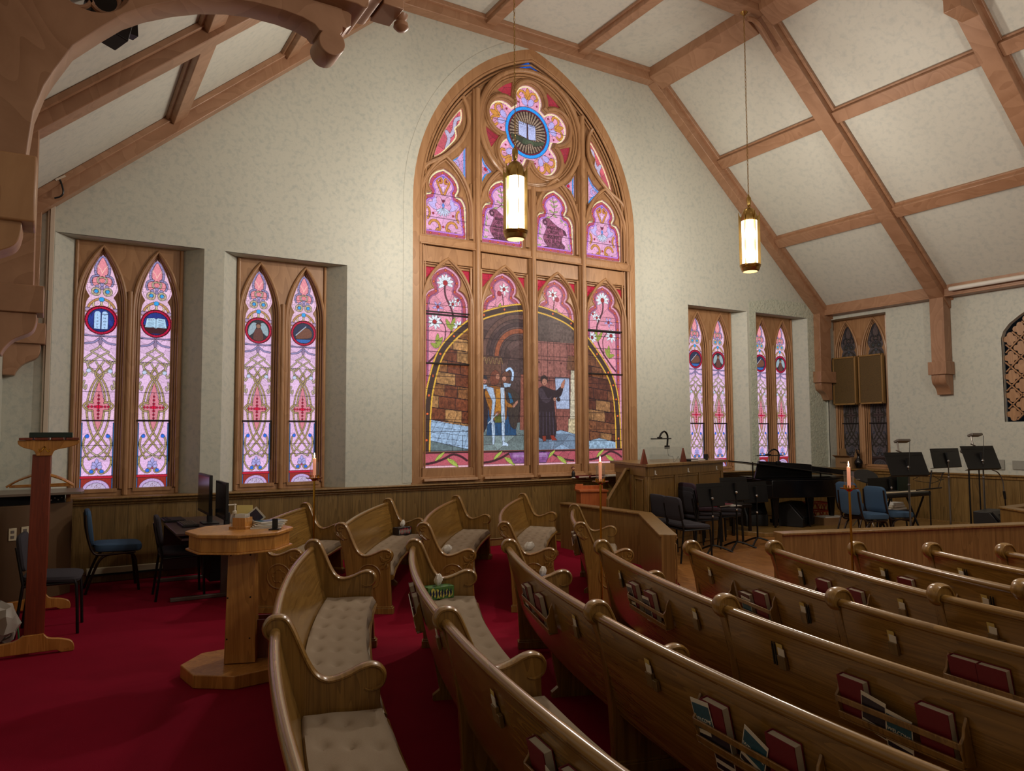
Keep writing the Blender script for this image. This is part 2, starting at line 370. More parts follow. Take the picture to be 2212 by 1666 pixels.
# right wall with its window recess and the arched grille opening
gr_hole = [(4.9, 1.77), (6.31, 1.77), (6.31, 3.13)] + [(6.27, 3.24), (6.18, 3.35), (6.03, 3.46), (5.60, 3.72), (5.17, 3.46), (5.02, 3.35), (4.93, 3.24), (4.9, 3.13)]
w6 = [(8.28, 0.90), (9.55, 0.90), (9.55, 3.84), (8.28, 3.84)]
vs, fs = plate([(YB, 0), (YF, 0), (YF, ZR), (YB, ZR)], [w6, gr_hole], 0.02)
w = MB(); w.add([side(v) for v in vs], fs)
a = [(XR, y, z) for y, z in w6]; b = [(13.36, y, z) for y, z in [(8.42, 0.9), (9.55, 0.9), (9.55, 3.84), (8.42, 3.84)]]
for i in range(4): w.quad(a[i], a[(i + 1) % 4], b[(i + 1) % 4], b[i])
n = len(gr_hole)
for i in range(n):
    p, q = gr_hole[i], gr_hole[(i + 1) % n]; w.quad((XR, p[0], p[1]), (XR, q[0], q[1]), (13.2, q[0], q[1]), (13.2, p[0], p[1]))
tag(w.build('wall_right', M['plaster'], smooth=0), kind='structure')
m = MB(); m.quad((XL, YB, 0), (XL, YF, 0), (XL, YF, ZE), (XL, YB, ZE)); tag(m.build('wall_left', M['plaster'], smooth=0), kind='structure')
m = MB(); m.add([(x, YB, z) for x, z in gable], [tuple(range(6))]); tag(m.build('wall_back', M['plaster'], smooth=0), kind='structure')
m = MB(); m.quad((XL, YB, 0), (XR, YB, 0), (XR, YF, 0), (XL, YF, 0)); tag(m.build('floor', M['carpet'], smooth=0), kind='structure')
m = MB()
pr = [(XL, ZE), (XA, ZF), (XB, ZF), (XR, ZR)]
for i in range(3):
    (x0, z0), (x1, z1) = pr[i], pr[i + 1]; m.quad((x0, YB, z0), (x1, YB, z1), (x1, YF, z1), (x0, YF, z0))
tag(m.build('ceiling', M['ceil'], smooth=0), kind='structure')
# chancel floor of wood blocks and the low riser under the piano
m = MB(); m.add([(x, y, 0.008) for x, y in [(5.25, 5.40), (6.15, 5.05), (9.2, 4.0), (13.1, 2.8), (13.1, 9.6), (6.5, 9.6), (6.45, 7.05)]], [tuple(range(7))])
PF = m.build('floor_chancel', M['parquet'], smooth=0); tag(PF, kind='structure')
m = MB(); m.prism([(9.25, 9.6), (9.0, 8.95), (9.38, 8.02), (12.2, 6.8), (13.1, 6.6), (13.1, 9.6)], lambda p, q, t: (p, q, t), 0.008, 0.075)
tag(m.build('floor_riser', M['parapet'], bevel=0.006), kind='structure')

# ---------------------------------------------------------------- ceiling beams
trim_no = [2]
def trim(mb, mat='beam', bevel=0.008, label=None):
    trim_no[0] += 1; o = mb.build('trim_%d' % trim_no[0], M[mat], bevel=bevel); return tag(o, kind='structure')
def prof_off(h):
    """ceiling outline lowered by the perpendicular distance h"""
    k = h * math.sqrt(1 + SL * SL); zf = ZF - h
    return [(XL, ZE - k), (XA + (k - h) / SL, zf), (XB - (k - h) / SL, zf), (XR, ZR - k)]
def rafter(y0, y1, h, mat='beam'):
    top = [(XL, ZE), (XA, ZF), (XB, ZF), (XR, ZR)]; m = MB()
    for hh, dy in ((h, 0.0), (h * 0.35, 0.045)):
        lo = prof_off(hh)
        for i in range(3):
            m.prism([top[i], top[i + 1], lo[i + 1], lo[i]], lambda p, q, t: (p, t, q), y0 - dy, min(y1 + dy, YF))
    return trim(m, mat)
rafter(9.42, YF, 0.20)
TR = [7.08, 4.70, 2.32, -0.06, -2.44, -4.82]
for y in TR: rafter(y, y + 0.25, 0.16)
def along(x0, z0, x1, z1, h, mold=0.03):
    """beams running along the nave, between trusses, hung under the line (x0,z0)-(x1,z1)"""
    d = Vector((x1 - x0, 0, z1 - z0)); nn = Vector((d.z, 0, -d.x)).normalized()
    if nn.z > 0: nn = -nn
    m = MB(); ys = [9.42] + [v for y in TR for v in (y + 0.25, y)] + [YB]
    for i in range(0, len(ys) - 1, 2):
        for hh, e in ((h, 0.0), (h * 0.4, mold)):
            dn = d.normalized() * e
            a = Vector((x0, 0, z0)) - dn; b = Vector((x1, 0, z1)) + dn; c = b + nn * hh; e2 = a + nn * hh
            m.prism([(a.x, a.z), (b.x, b.z), (c.x, c.z), (e2.x, e2.z)], lambda p, q, t: (p, t, q), ys[i + 1], ys[i])
    return trim(m)
def zs_(x): return ZR + (XR - x) * SL if x > XB else (ZF if x > XA else ZE + (x - XL) * (ZF - ZE) / (XA - XL))
for x in (10.07, 11.53): along(x, zs_(x), x + 0.15, zs_(x + 0.15), 0.11)
for x in (1.00, 2.30): along(x, zs_(x), x + 0.15, zs_(x + 0.15), 0.11)
for x in (5.27, 6.96): along(x, ZF, x + 0.17, ZF, 0.12)
for s in (1, -1):                                   # beams on the break between slope and flat
    m = MB(); ys = [9.42] + [v for y in TR for v in (y + 0.25, y)] + [YB]
    X0 = XB if s > 0 else XA
    poly = [(X0 - 0.22 * s, ZF), (X0, ZF), (X0 + 0.2 * s, ZF - 0.2 * SL), (X0 + 0.09 * s, ZF - 0.2 * SL - 0.13), (X0 - 0.20 * s, ZF - 0.15)]
    for i in range(0, len(ys) - 1, 2): m.prism(poly, lambda p, q, t: (p, t, q), ys[i + 1], ys[i])
    trim(m)
m = MB()                                            # wall plates at the eaves
m.box((13.0, 0.8, 4.06), (0.2, 17.6, 0.24)); m.box((12.97, 0.8, 4.20), (0.26, 17.6, 0.05)); m.box((13.01, 0.8, 3.93), (0.24, 17.6, 0.035)); trim(m)
m = MB(); m.box((XL + 0.1, 0.8, 4.12), (0.2, 17.6, 0.22)); m.box((XL + .12, 0.8, 4.22), (0.26, 17.6, 0.05)); trim(m)
def scroll_profile(x0, x1, z0, z1):
    # ogee bracket below the cap: x0 = wall side, x1 = outer side
    pts = cr([(x1, z0), (x1, z0 - 0.07), (x1 + (x0 - x1) * 0.10, z0 - 0.15), (x1 + (x0 - x1) * 0.45, z0 - 0.22), (x1 + (x0 - x1) * 0.62, z1 + 0.05), (x1 + (x0 - x1) * 0.68, z1)], 5)
    return pts + [(x0, z1), (x0, z0)]
def wall_post(s, y0, y1, xo, cap_out, ztop):
    xw = XR if s > 0 else XL; m = MB(); yc = (y0 + y1) / 2
    def bx(xa, xb, ya, yb, za, zb): m.box(((xa + xb) / 2, (ya + yb) / 2, (za + zb) / 2), (abs(xb - xa), yb - ya, zb - za))
    bx(xw, xo, y0, y1, 2.80, ztop)
    bx(xw + (0.09 if s > 0 and y0 > 9 else 0), cap_out, y0 - 0.035, min(y1 + 0.035, YF), 2.59, 2.81)
    x1 = cap_out - (cap_out - xw) * 0.12
    m.prism(scroll_profile(xw, x1, 2.59, 2.25), lambda p, q, t: (p, t, q), y0, y1)
    return trim(m, bevel=0.006)
wall_post(1, 9.45, YF, 12.78, 12.72, 4.1); wall_post(1, 7.10, 7.34, 12.89, 12.83, 4.1)
wall_post(-1, 9.45, YF, -0.2, -0.125, 4.3); wall_post(-1, 7.10, 7.34, -0.19, -0.115, 4.3)
# truss of the near bay: arched brace with a scroll end, the hammer beam over it, a pendant block with a turned knob
arch = [(-0.179, 3.089), (-0.171, 3.191), (-0.155, 3.347), (-0.111, 3.498), (-0.067, 3.595), (0.018, 3.759), (0.158, 3.907), (0.264, 4.011), (0.375, 4.088), (0.531, 4.17), (0.684, 4.233), (0.843, 4.278), (0.98, 4.300), (1.16, 4.302), (1.28, 4.290), (1.36, 4.265), (1.39, 4.235)]
kn = [(1.475 + 0.088 * math.cos(R_(a)), 4.178 + 0.088 * math.sin(R_(a))) for a in range(140, 415, 15)]
brace = arch + kn + [(1.545, 4.265), (1.545, 4.30), (1.57, 4.295), (1.60, 4.32), (1.605, 4.40), (1.58, 4.415), (XL, 4.415), (XL, 3.09)]
hol = [(0.10 + 0.20 * math.cos(R_(a)), 4.18 + 0.20 * math.sin(R_(a))) for a in range(0, 360, 15)]
hb = struct('trim_hammer_truss', (0, 4.8, 3.6))
vs, fs = plate(brace, [hol], 0.21, 0.006); m = MB(); m.add([(v[0], 4.70 - v[2], v[1]) for v in vs], fs); m.build('arched_brace', M['beam'], hb, world=True, smooth=30)
m = MB()                                            # round tracery set in the spandrel
m.tube([(0.10 + 0.19 * math.cos(R_(a)), 4.78, 4.18 + 0.19 * math.sin(R_(a))) for a in range(0, 360, 15)], 0.022, 8, closed=True)
for k in range(4):
    a = R_(45 + 90 * k); cx, cz = 0.10 + 0.10 * math.cos(a), 4.18 + 0.10 * math.sin(a)
    m.tube([(cx + 0.075 * math.cos(a + R_(t)), 4.80, cz + 0.075 * math.sin(a + R_(t))) for t in range(-120, 121, 20)], 0.014, 6)
m.build('spandrel_tracery', M['beam'], hb, world=True)
ogee = cr([(1.62, 4.44), (1.655, 4.43), (1.69, 4.44), (1.70, 4.50), (1.735, 4.53), (1.80, 4.54), (1.83, 4.59)], 5)
m = MB(); m.prism([(XL, 4.44)] + ogee + [(1.83, 4.80), (XL, 4.80)], lambda p, q, t: (p, t, q), 4.62, 5.02); m.build('hammer_beam', M['beam'], hb, world=True, bevel=0.006)
m = MB(); m.box((1.90, 4.82, 4.62), (0.15, 0.26, 0.16)); m.box((0.6, 4.81, 4.428), (1.9, 0.16, 0.03)); m.build('pendant_block', M['beam'], hb, world=True, bevel=0.006)
m = MB(); m.lathe([(0.005, 4.47), (0.03, 4.475), (0.055, 4.50), (0.05, 4.53), (0.025, 4.545), (0.04, 4.56), (0.05, 4.59)], (2.02, 4.85, 0), 20); m.build('turned_knob', M['beam'], hb, world=True)
m = MB()                                            # wall post, padstone cap and bracket under the arch
m.box((-0.34, 4.81, 3.6), (0.32, 0.21, 1.05)); m.build('wall_post', M['beam'], hb, world=True, bevel=0.006)
m = MB(); m.box(((XL - 0.13) / 2, 4.82, 2.92), (0.37, 0.28, 0.36)); m.build('padstone', M['trim'], hb, world=True, bevel=0.01)
m = MB(); m.prism(scroll_profile(XL, -0.19, 2.76, 2.36), lambda p, q, t: (p, t, q), 4.71, 4.92); m.build('bracket', M['trim'], hb, world=True, bevel=0.006)
# the same truss over the right-hand side: collar beam with pendant
hb2 = struct('trim_collar_truss', (10.2, 4.8, 6.8))
m = MB(); m.box((11.0, 4.81, 6.86), (3.6, 0.21, 0.22)); m.box((11.0, 4.81, 7.01), (3.6, 0.30, 0.10)); m.build('collar_beam', M['beam'], hb2, world=True, bevel=0.006)
m = MB(); m.prism([(10.55, 7.05), (11.0, 7.05), (10.75, 7.30), (10.62, 7.42)], lambda p, q, t: (p, t, q), 4.74, 4.88); m.build('strut', M['beam'], hb2, world=True, bevel=0.006)
m = MB(); m.prism(cr([(9.80, 6.90), (9.83, 6.80), (9.90, 6.74), (9.97, 6.66)], 4) + [(10.0, 6.62), (10.12, 6.62), (10.12, 6.95), (9.80, 6.95)], lambda p, q, t: (p, t, q), 4.66, 4.96); m.build('pendant_block', M['beam'], hb2, world=True, bevel=0.006)
m = MB(); m.lathe([(0.005, 6.37), (0.05, 6.38), (0.085, 6.42), (0.095, 6.47), (0.085, 6.505), (0.05, 6.54), (0.03, 6.56), (0.055, 6.59), (0.06, 6.62)], (10.12, 4.85, 0), 24); m.build('turned_knob', M['beam'], hb2, world=True)
# curved brackets where the second truss meets the flat ceiling
m = MB(); m.tube(cr([(8.33, 7.2, 7.56), (8.48, 7.2, 7.57), (8.62, 7.2, 7.50), (8.78, 7.2, 7.34), (8.92, 7.2, 7.20)], 5), 0.035, 8); trim(m, bevel=0)

# ---------------------------------------------------------------- wainscot, rails, baseboards
m = MB(); m.box((6.3, YF - 0.012, 0.42), (13.6, 0.024, 0.84)); tag(m.build('wall_front_wainscot', M['wainscot']), kind='structure')
m = MB()
m.box((6.3, YF - 0.03, 0.915), (13.6, 0.10, 0.025)); m.box((6.3, YF - 0.02, 0.885), (13.6, 0.065, 0.04)); m.box((6.3, YF - 0.014, 0.852), (13.6, 0.035, 0.03))
for y, z, r in ((YF - 0.075, 0.914, 0.012), (YF - 0.05, 0.882, 0.014), (YF - 0.03, 0.850, 0.010)): m.tube([(XL, y, z), (XR, y, z)], r, 8)
m.box((6.3, 9.74, 0.91), (13.6, 0.26, 0.03)); trim(m, 'parapet')
m = MB(); m.box((XR - 0.012, 4.0, 0.42), (0.024, 11.2, 0.84)); tag(m.build('wall_right_wainscot', M['wainscot_y']), kind='structure')
m = MB(); m.box((XR - 0.03, 4.0, 0.905), (0.08, 11.2, 0.03)); m.box((XR - 0.02, 4.0, 0.865), (0.05, 11.2, 0.05)); m.box((13.2, 8.95, 0.91), (0.3, 1.3, 0.03)); trim(m, 'parapet')
m = MB(); m.box((6.3, YF - 0.03, 0.05), (13.6, 0.03, 0.10)); m.tube([(XL, YF - 0.045, 0.10), (XR, YF - 0.045, 0.10)], 0.01, 8); tag(m.build('baseboard_front', M['parapet'], bevel=0.003), kind='structure')
m = MB(); m.box((XR - 0.03, 4.0, 0.05), (0.03, 11.2, 0.10)); tag(m.build('baseboard_right', M['parapet'], bevel=0.003), kind='structure')
m = MB(); m.box((XL + 0.012, 7.0, 0.42), (0.024, 5.2, 0.84)); tag(m.build('wall_left_wainscot', M['wainscot_y']), kind='structure')
# ---------------------------------------------------------------- stained glass painter (colours of the glass itself, per vertex)
PK, PK2, LV, LV2, GO, GR, BL, RD, DR = '#e0b8d4', '#d98fa0', '#cdbce8', '#8f86b4', '#b98a55', '#b7a78c', '#2e9ce0', '#c01848', '#8c2c3c'
class Cv:
    def __init__(s, x0, x1, z0, z1, res, base):
        s.nx = int(round((x1 - x0) / res)) + 1; s.nz = int(round((z1 - z0) / res)) + 1
        s.xs = np.linspace(x0, x1, s.nx); s.zs = np.linspace(z0, z1, s.nz); s.X, s.Z = np.meshgrid(s.xs, s.zs)
        s.C = np.empty((s.nz, s.nx, 3)); s.C[:] = lin(base)
    def win(s, xa, xb, za, zb):
        i0, i1 = np.searchsorted(s.xs, [xa, xb]); j0, j1 = np.searchsorted(s.zs, [za, zb])
        return slice(max(j0 - 1, 0), min(j1 + 1, s.nz)), slice(max(i0 - 1, 0), min(i1 + 1, s.nx))
    def inside(s, pts, sl=None):
        X, Z = (s.X, s.Z) if sl is None else (s.X[sl], s.Z[sl]); m = np.zeros(X.shape, bool); n = len(pts)
        for i in range(n):
            x1, z1 = pts[i][:2]; x2, z2 = pts[(i + 1) % n][:2]
            if z1 == z2: continue
            m ^= ((z1 > Z) != (z2 > Z)) & (X < (x2 - x1) * (Z - z1) / (z2 - z1) + x1)
        return m
    def poly(s, pts, col, lead=0.0, jit=0.0):
        xs = [p[0] for p in pts]; zs = [p[1] for p in pts]; sl = s.win(min(xs), max(xs), min(zs), max(zs))
        m = s.inside(pts, sl); c = np.array(lin(col)); s.C[sl][m] = c * (1 + jit * (random.random() - 0.5))
        if lead: s.line(list(pts) + [pts[0]], lead)
        return s
    def dist(s, pts, pad):
        xs = [p[0] for p in pts]; zs = [p[1] for p in pts]; sl = s.win(min(xs) - pad, max(xs) + pad, min(zs) - pad, max(zs) + pad)
        X, Z = s.X[sl], s.Z[sl]; d = np.full(X.shape, 9.0)
        for i in range(len(pts) - 1):
            ax, az = pts[i][:2]; bx, bz = pts[i + 1][:2]; ux, uz = bx - ax, bz - az; L = ux * ux + uz * uz + 1e-12
            t = np.clip(((X - ax) * ux + (Z - az) * uz) / L, 0, 1); d = np.minimum(d, np.hypot(X - ax - t * ux, Z - az - t * uz))
        return sl, d
    def line(s, pts, w, col='#140c10'):
        sl, d = s.dist(pts, w); k = np.clip((w / 2 + 0.0015 - d) / 0.003, 0, 1)[..., None]; s.C[sl] = s.C[sl] * (1 - k) + np.array(lin(col)) * k; return s
    def band(s, pts, w, col, lead=0.005, seg=0.0):
        s.line(pts, w + 2 * lead); s.line(pts, w, col)
        if seg:
            acc = 0
            for i in range(len(pts) - 1):
                a, b = pts[i], pts[i + 1]; L = math.hypot(b[0] - a[0], b[1] - a[1]); acc += L
                if acc > seg:
                    acc = 0; n = (-(b[1] - a[1]) / L * w / 2, (b[0] - a[0]) / L * w / 2)
                    s.line([(a[0] - n[0], a[1] - n[1]), (a[0] + n[0], a[1] + n[1])], 0.003)
        return s
    def disk(s, c, r, col, lead=0.004, sx=1.0):
        p = [(c[0] + r * sx * math.cos(R_(a)), c[1] + r * math.sin(R_(a))) for a in range(0, 360, 15)]; return s.poly(p, col, lead)
    def crackle(s, n, w=0.004, mask=None, cols=None, seed=1, jit=0.12):
        rs = np.random.RandomState(seed); px = rs.uniform(s.xs[0], s.xs[-1], n); pz = rs.uniform(s.zs[0], s.zs[-1], n)
        d1 = np.full(s.X.shape, 9.0); d2 = d1.copy(); idx = np.zeros(s.X.shape, int); id2 = idx.copy()
        for i in range(n):
            d = np.hypot(s.X - px[i], s.Z - pz[i]); lt = d < d1; l2 = (d < d2) & ~lt
            d2 = np.where(lt, d1, np.where(l2, d, d2)); id2 = np.where(lt, idx, np.where(l2, i, id2)); idx[lt] = i; d1 = np.where(lt, d, d1)
        k = 1 + jit * (rs.rand(n) - 0.5) * 2; C2 = s.C * k[idx][..., None]
        sep = np.hypot(px[idx] - px[id2], pz[idx] - pz[id2]) + 1e-6; ed = (d2 ** 2 - d1 ** 2) / (2 * sep)
        e = np.clip((w * .6 - ed) / 0.003, 0, 1)[..., None]; C2 = C2 * (1 - e) + np.array(lin('#3a1c26')) * e
        if mask is None: s.C = C2
        else: s.C[mask] = C2[mask]
        return s
    def grain(s, mask, amt, seed=3, cell=4):
        rs = np.random.RandomState(seed); g = rs.rand(s.nz // cell + 2, s.nx // cell + 2)
        g = np.kron(g, np.ones((cell, cell)))[:s.nz, :s.nx]; g = (g + np.roll(g, 1, 0) + np.roll(g, 1, 1) + np.roll(g, 2, 0)) / 4
        s.C[mask] *= (1 + amt * (g[mask] - 0.5) * 2)[:, None]; return s
    def mesh(s, name, fn, mat, parent, outline=None, off=None):
        me = bpy.data.meshes.new(name); nx, nz = s.nx, s.nz
        P = np.array([fn(0, 0), fn(1, 0), fn(0, 1)], float); o = P[0]; ex = P[1] - o; ez = P[2] - o
        if off is not None: o = o - np.array(off)
        V = o + s.X[..., None] * ex + s.Z[..., None] * ez
        j, i = np.meshgrid(np.arange(nz - 1), np.arange(nx - 1), indexing='ij'); a = (j * nx + i)
        F = np.stack([a, a + 1, a + nx + 1, a + nx], -1)
        if outline is not None:
            mk = s.inside(outline); mk2 = mk.copy()
            for dj in (-1, 0, 1):
                for di in (-1, 0, 1): mk2 |= np.roll(np.roll(mk, dj, 0), di, 1)
            F = F[mk2[:-1, :-1]]
        F = F.reshape(-1, 4); used = np.unique(F); rem = np.zeros(nx * nz, int); rem[used] = np.arange(len(used)); F = rem[F]
        V = V.reshape(-1, 3)[used]; C = s.C.reshape(-1, 3)[used]
        me.vertices.add(len(V)); me.vertices.foreach_set('co', V.astype(np.float32).ravel())
        me.loops.add(F.size); me.loops.foreach_set('vertex_index', F.astype(np.int32).ravel())
        me.polygons.add(len(F)); me.polygons.foreach_set('loop_start', np.arange(0, F.size, 4, dtype=np.int32)); 
        me.update(calc_edges=True); me.validate()
        at = me.color_attributes.new('Col', 'FLOAT_COLOR', 'POINT'); at.data.foreach_set('color', np.hstack([C, np.ones((len(C), 1))]).astype(np.float32).ravel())
        me.materials.append(mat); ob = bpy.data.objects.new(name, me); COL.objects.link(ob)
        if parent is not None: ob.parent = parent
        return ob
def mir(p): return [(-a[0], a[1]) for a in p]
def both(c, f, pts, *a, **k):
    getattr(c, f)(pts, *a, **k); getattr(c, f)(mir(pts), *a, **k)

# ---- the narrow lancets of the paired windows (local x from the lancet's axis)
SLO = [(-0.165, 0.975), (0.165, 0.975)] + [(-p[0], p[1]) for p in cr([(-.165, 3.08), (-.150, 3.17), (-.122, 3.22)], 5)] + \
      [(-p[0], p[1]) for p in cr([(-.122, 3.225), (-.160, 3.30), (-.167, 3.40), (-.136, 3.53), (-.07, 3.65), (0, 3.72)], 6)]
SLO = SLO + [(-p[0], p[1]) for p in reversed(SLO[2:-1])]
def small_lancet():
    c = Cv(-0.18, 0.18, 0.965, 3.73, 0.005, PK)
    c.crackle(60, 0.004, seed=4, jit=0.10)
    c.C[(c.Z > 2.0) & (c.Z < 3.1) & (np.abs(c.X) < 0.2)] *= np.array([0.95, 0.97, 1.06])
    c.C[c.Z < 1.8] *= np.array([0.96, 0.94, 1.1])
    both(c, 'poly', [(0.155, .97), (0.18, .97), (0.18, 1.76), (0.155, 1.76)], '#2f6fb0', 0.004)
    # crowning leaf
    leaf = [(0, 3.69), (0.045, 3.60), (0.055, 3.52), (0.03, 3.46), (-0.03, 3.46), (-0.055, 3.52), (-0.045, 3.60)]
    c.band(cr([(-.02, 3.44), (-.07, 3.50), (-.065, 3.60), (0, 3.70), (.065, 3.60), (.07, 3.50), (.02, 3.44)], 6), 0.018, LV2, seg=0.05)
    c.poly(cr(leaf, 5, True), '#e08a96', 0.004)
    both(c, 'line', cr([(0.05, 3.59), (0.02, 3.55), (0.0, 3.50)], 4), 0.006, '#f3c9b8')
    both(c, 'band', cr([(0.04, 3.475), (0.095, 3.46), (0.115, 3.41), (0.10, 3.36)], 5), 0.016, LV2, seg=.04)
    both(c, 'poly', cr([(0.04, 3.46), (0.09, 3.44), (0.10, 3.39), (0.075, 3.35), (0.035, 3.37), (0.055, 3.41)], 4, True), '#e08a96', 0.004)
    c.poly(cr([(0, 3.47), (0.02, 3.45), (0, 3.43), (-.02, 3.45)], 3, True), GO, .004); c.disk((0, 3.42), 0.03, '#dc7f86'); both(c, 'band', cr([(0.0, 3.455), (.045, 3.44), (.045, 3.40), (.03, 3.385)], 4), .012, GR)
    c.disk((0, 3.37), 0.022, LV2); c.disk((0, 3.33), 0.02, '#8a7aa4'); both(c, 'disk', (0.045, 3.34), 0.02, LV2) if False else None
    for sx in (-1, 1):
        c.disk((sx * 0.05, 3.345), 0.02, LV2)
        c.band([(sx * (0.06 + 0.038 * math.cos(R_(a))), 3.285 + 0.038 * math.sin(R_(a))) for a in range(-150, 185, 15)], 0.02, GR, seg=.03)
        c.disk((sx * 0.058, 3.288), 0.021, BL); c.line(cr([(sx * 0.10, 3.24), (sx * .14, 3.29), (sx * .15, 3.36)], 4), 0.004)
    c.band(cr([(-.15, 3.05), (-.12, 3.13), (-.06, 3.185), (0, 3.20), (.06, 3.185), (.12, 3.13), (.15, 3.05)], 6), 0.02, GO, seg=.045)
    c.disk((0, 3.195), 0.028, BL)
    for sx in (-1, 1):
        c.band(cr([(0, 3.16), (sx * .01, 3.12), (sx * .05, 3.10), (sx * .085, 3.12), (sx * .08, 3.15)], 5), 0.014, '#d0bc96')
        c.disk((sx * 0.145, 3.075), 0.024, '#a890b4')
    # veils below the medallion
    both(c, 'band', cr([(0.02, 2.775), (0.08, 2.765), (0.165, 2.775)], 5), 0.010, LV2)
    c.poly([(-.03, 2.80), (.03, 2.80), (0, 2.76)], '#7d6f92', .004); c.poly(cr([(0, 2.77), (.025, 2.72), (0, 2.655), (-.025, 2.72)], 4, True), '#8a7596', .004)
    both(c, 'band', cr([(0.02, 2.73), (0.07, 2.69), (0.15, 2.675)], 5), 0.016, LV2)
    # knotwork straps
    S = [[(0, 2.655), (.03, 2.62), (.09, 2.585)], [(.09, 2.585), (.0, 2.53), (-.07, 2.48)], [(.09, 2.555), (.15, 2.50), (.155, 2.46), (.10, 2.475)],
         [(-.07, 2.47), (-.12, 2.42), (-.06, 2.36), (.02, 2.28), (.075, 2.17), (.105, 2.05), (.115, 1.95), (.11, 1.82), (.085, 1.70), (.04, 1.58), (-.02, 1.50), (-.08, 1.42), (-.145, 1.35)],
         [(-.04, 2.47), (.0, 2.40), (.06, 2.34), (.12, 2.42)] , [(.0, 2.42), (.04, 2.32), (-.01, 2.24), (-.05, 2.13), (-.068, 2.02), (-.06, 1.99)],
         [(-.06, 1.90), (-.045, 1.78), (-.015, 1.68), (.03, 1.60), (.10, 1.49)], [(.06, 1.99), (.11, 2.0), (.15, 1.955), (.11, 1.905), (.06, 1.90)],
         [(.11, 1.48), (.03, 1.40), (-.08, 1.34)], [(.10, 1.62), (.13, 1.58), (.14, 1.50), (.12, 1.42), (.075, 1.34)], [(.145, 1.35), (.14, 1.27), (.10, 1.20), (.05, 1.175), (.02, 1.20), (.04, 1.225)],
         [(.13, 2.46), (.115, 2.38), (.145, 2.30), (.165, 2.34)], [(.15, 2.24), (.16, 2.18), (.135, 2.15), (.13, 2.19)]]
    c.poly([(0, 2.26), (.06, 2.0), (.12, 1.96), (.12, 1.93), (.06, 1.88), (0, 1.62), (-.06, 1.88), (-.12, 1.93), (-.12, 1.96), (-.06, 2.0)], '#cf7c8c', .004)
    for q in S: both(c, 'band', cr(q, 8), 0.015, GR if len(q) < 5 else '#ab9468', lead=.0045, seg=.035)
    for sx in (-1, 1):
        c.disk((sx * .11, 2.36), .024, '#b9c4e0'); c.disk((sx * .105, 1.605), .022, '#2c6ad8'); c.disk((sx * .052, 1.20), .022, '#2c6ad8')
    for k in range(-3, 4):
        if k: c.disk((k * 0.034, 1.945), 0.0135, '#b0103a', .004); c.disk((0, 1.945 + k * 0.043), 0.0155 - abs(k) * .0012, '#b0103a', .004)
    c.disk((0, 1.945), 0.024, '#d00a3c', .003)
    c.line([(0, 2.12), (0, 1.80)], .003)
    # palmette, memorial panel
    for a, l in ((0, .12), (28, .09), (-28, .09), (58, .065), (-58, .065)):
        d = (math.sin(R_(a)), math.cos(R_(a))); n = (d[1], -d[0]); b = (0, 1.23)
        c.poly(cr([b, (d[0] * l * .6 + n[0] * .022, b[1] + d[1] * l * .6 + n[1] * .022), (d[0] * l, b[1] + d[1] * l), (d[0] * l * .6 - n[0] * .022, b[1] + d[1] * l * .6 - n[1] * .022)], 4, True), '#a5a0dc', .004)
    c.disk((0, 1.228), .014, '#a04a5c')
    c.poly([(-.17, 1.12), (.17, 1.12), (.17, 1.15), (-.17, 1.15)], '#b01c34', .005); c.poly([(-.155, .975), (.155, .975), (.155, 1.12), (-.155, 1.12)], '#8a2a22', .004)
    c.poly([(0.14 * math.cos(R_(a)), .985 + .12 * math.sin(R_(a))) for a in range(0, 181, 12)], '#b89ccc', .004)
    c.poly([(0.105 * math.cos(R_(a)), .985 + .085 * math.sin(R_(a))) for a in range(0, 181, 12)], '#b7a8c8', .004)
    rs = random.Random(3)
    for k in range(22): x = rs.uniform(-.07, .07); z = rs.uniform(1.0, 1.05); c.line([(x, z), (x + rs.uniform(-.01, .01), z + .012)], .003, '#6a3a30')
    for z in (3.385, 3.09, 2.92, 2.76, 2.48, 2.12, 1.50, 1.37, 1.15): c.line([(-.18, z), (.18, z)], .007)
    c.line([(-.18, 1.785), (.18, 1.785)], .020)
    c.line([(-.163, 1.0), (-.163, 3.1)], .004); c.line([(.163, 1.0), (.163, 3.1)], .004)
    return c
SM = small_lancet()
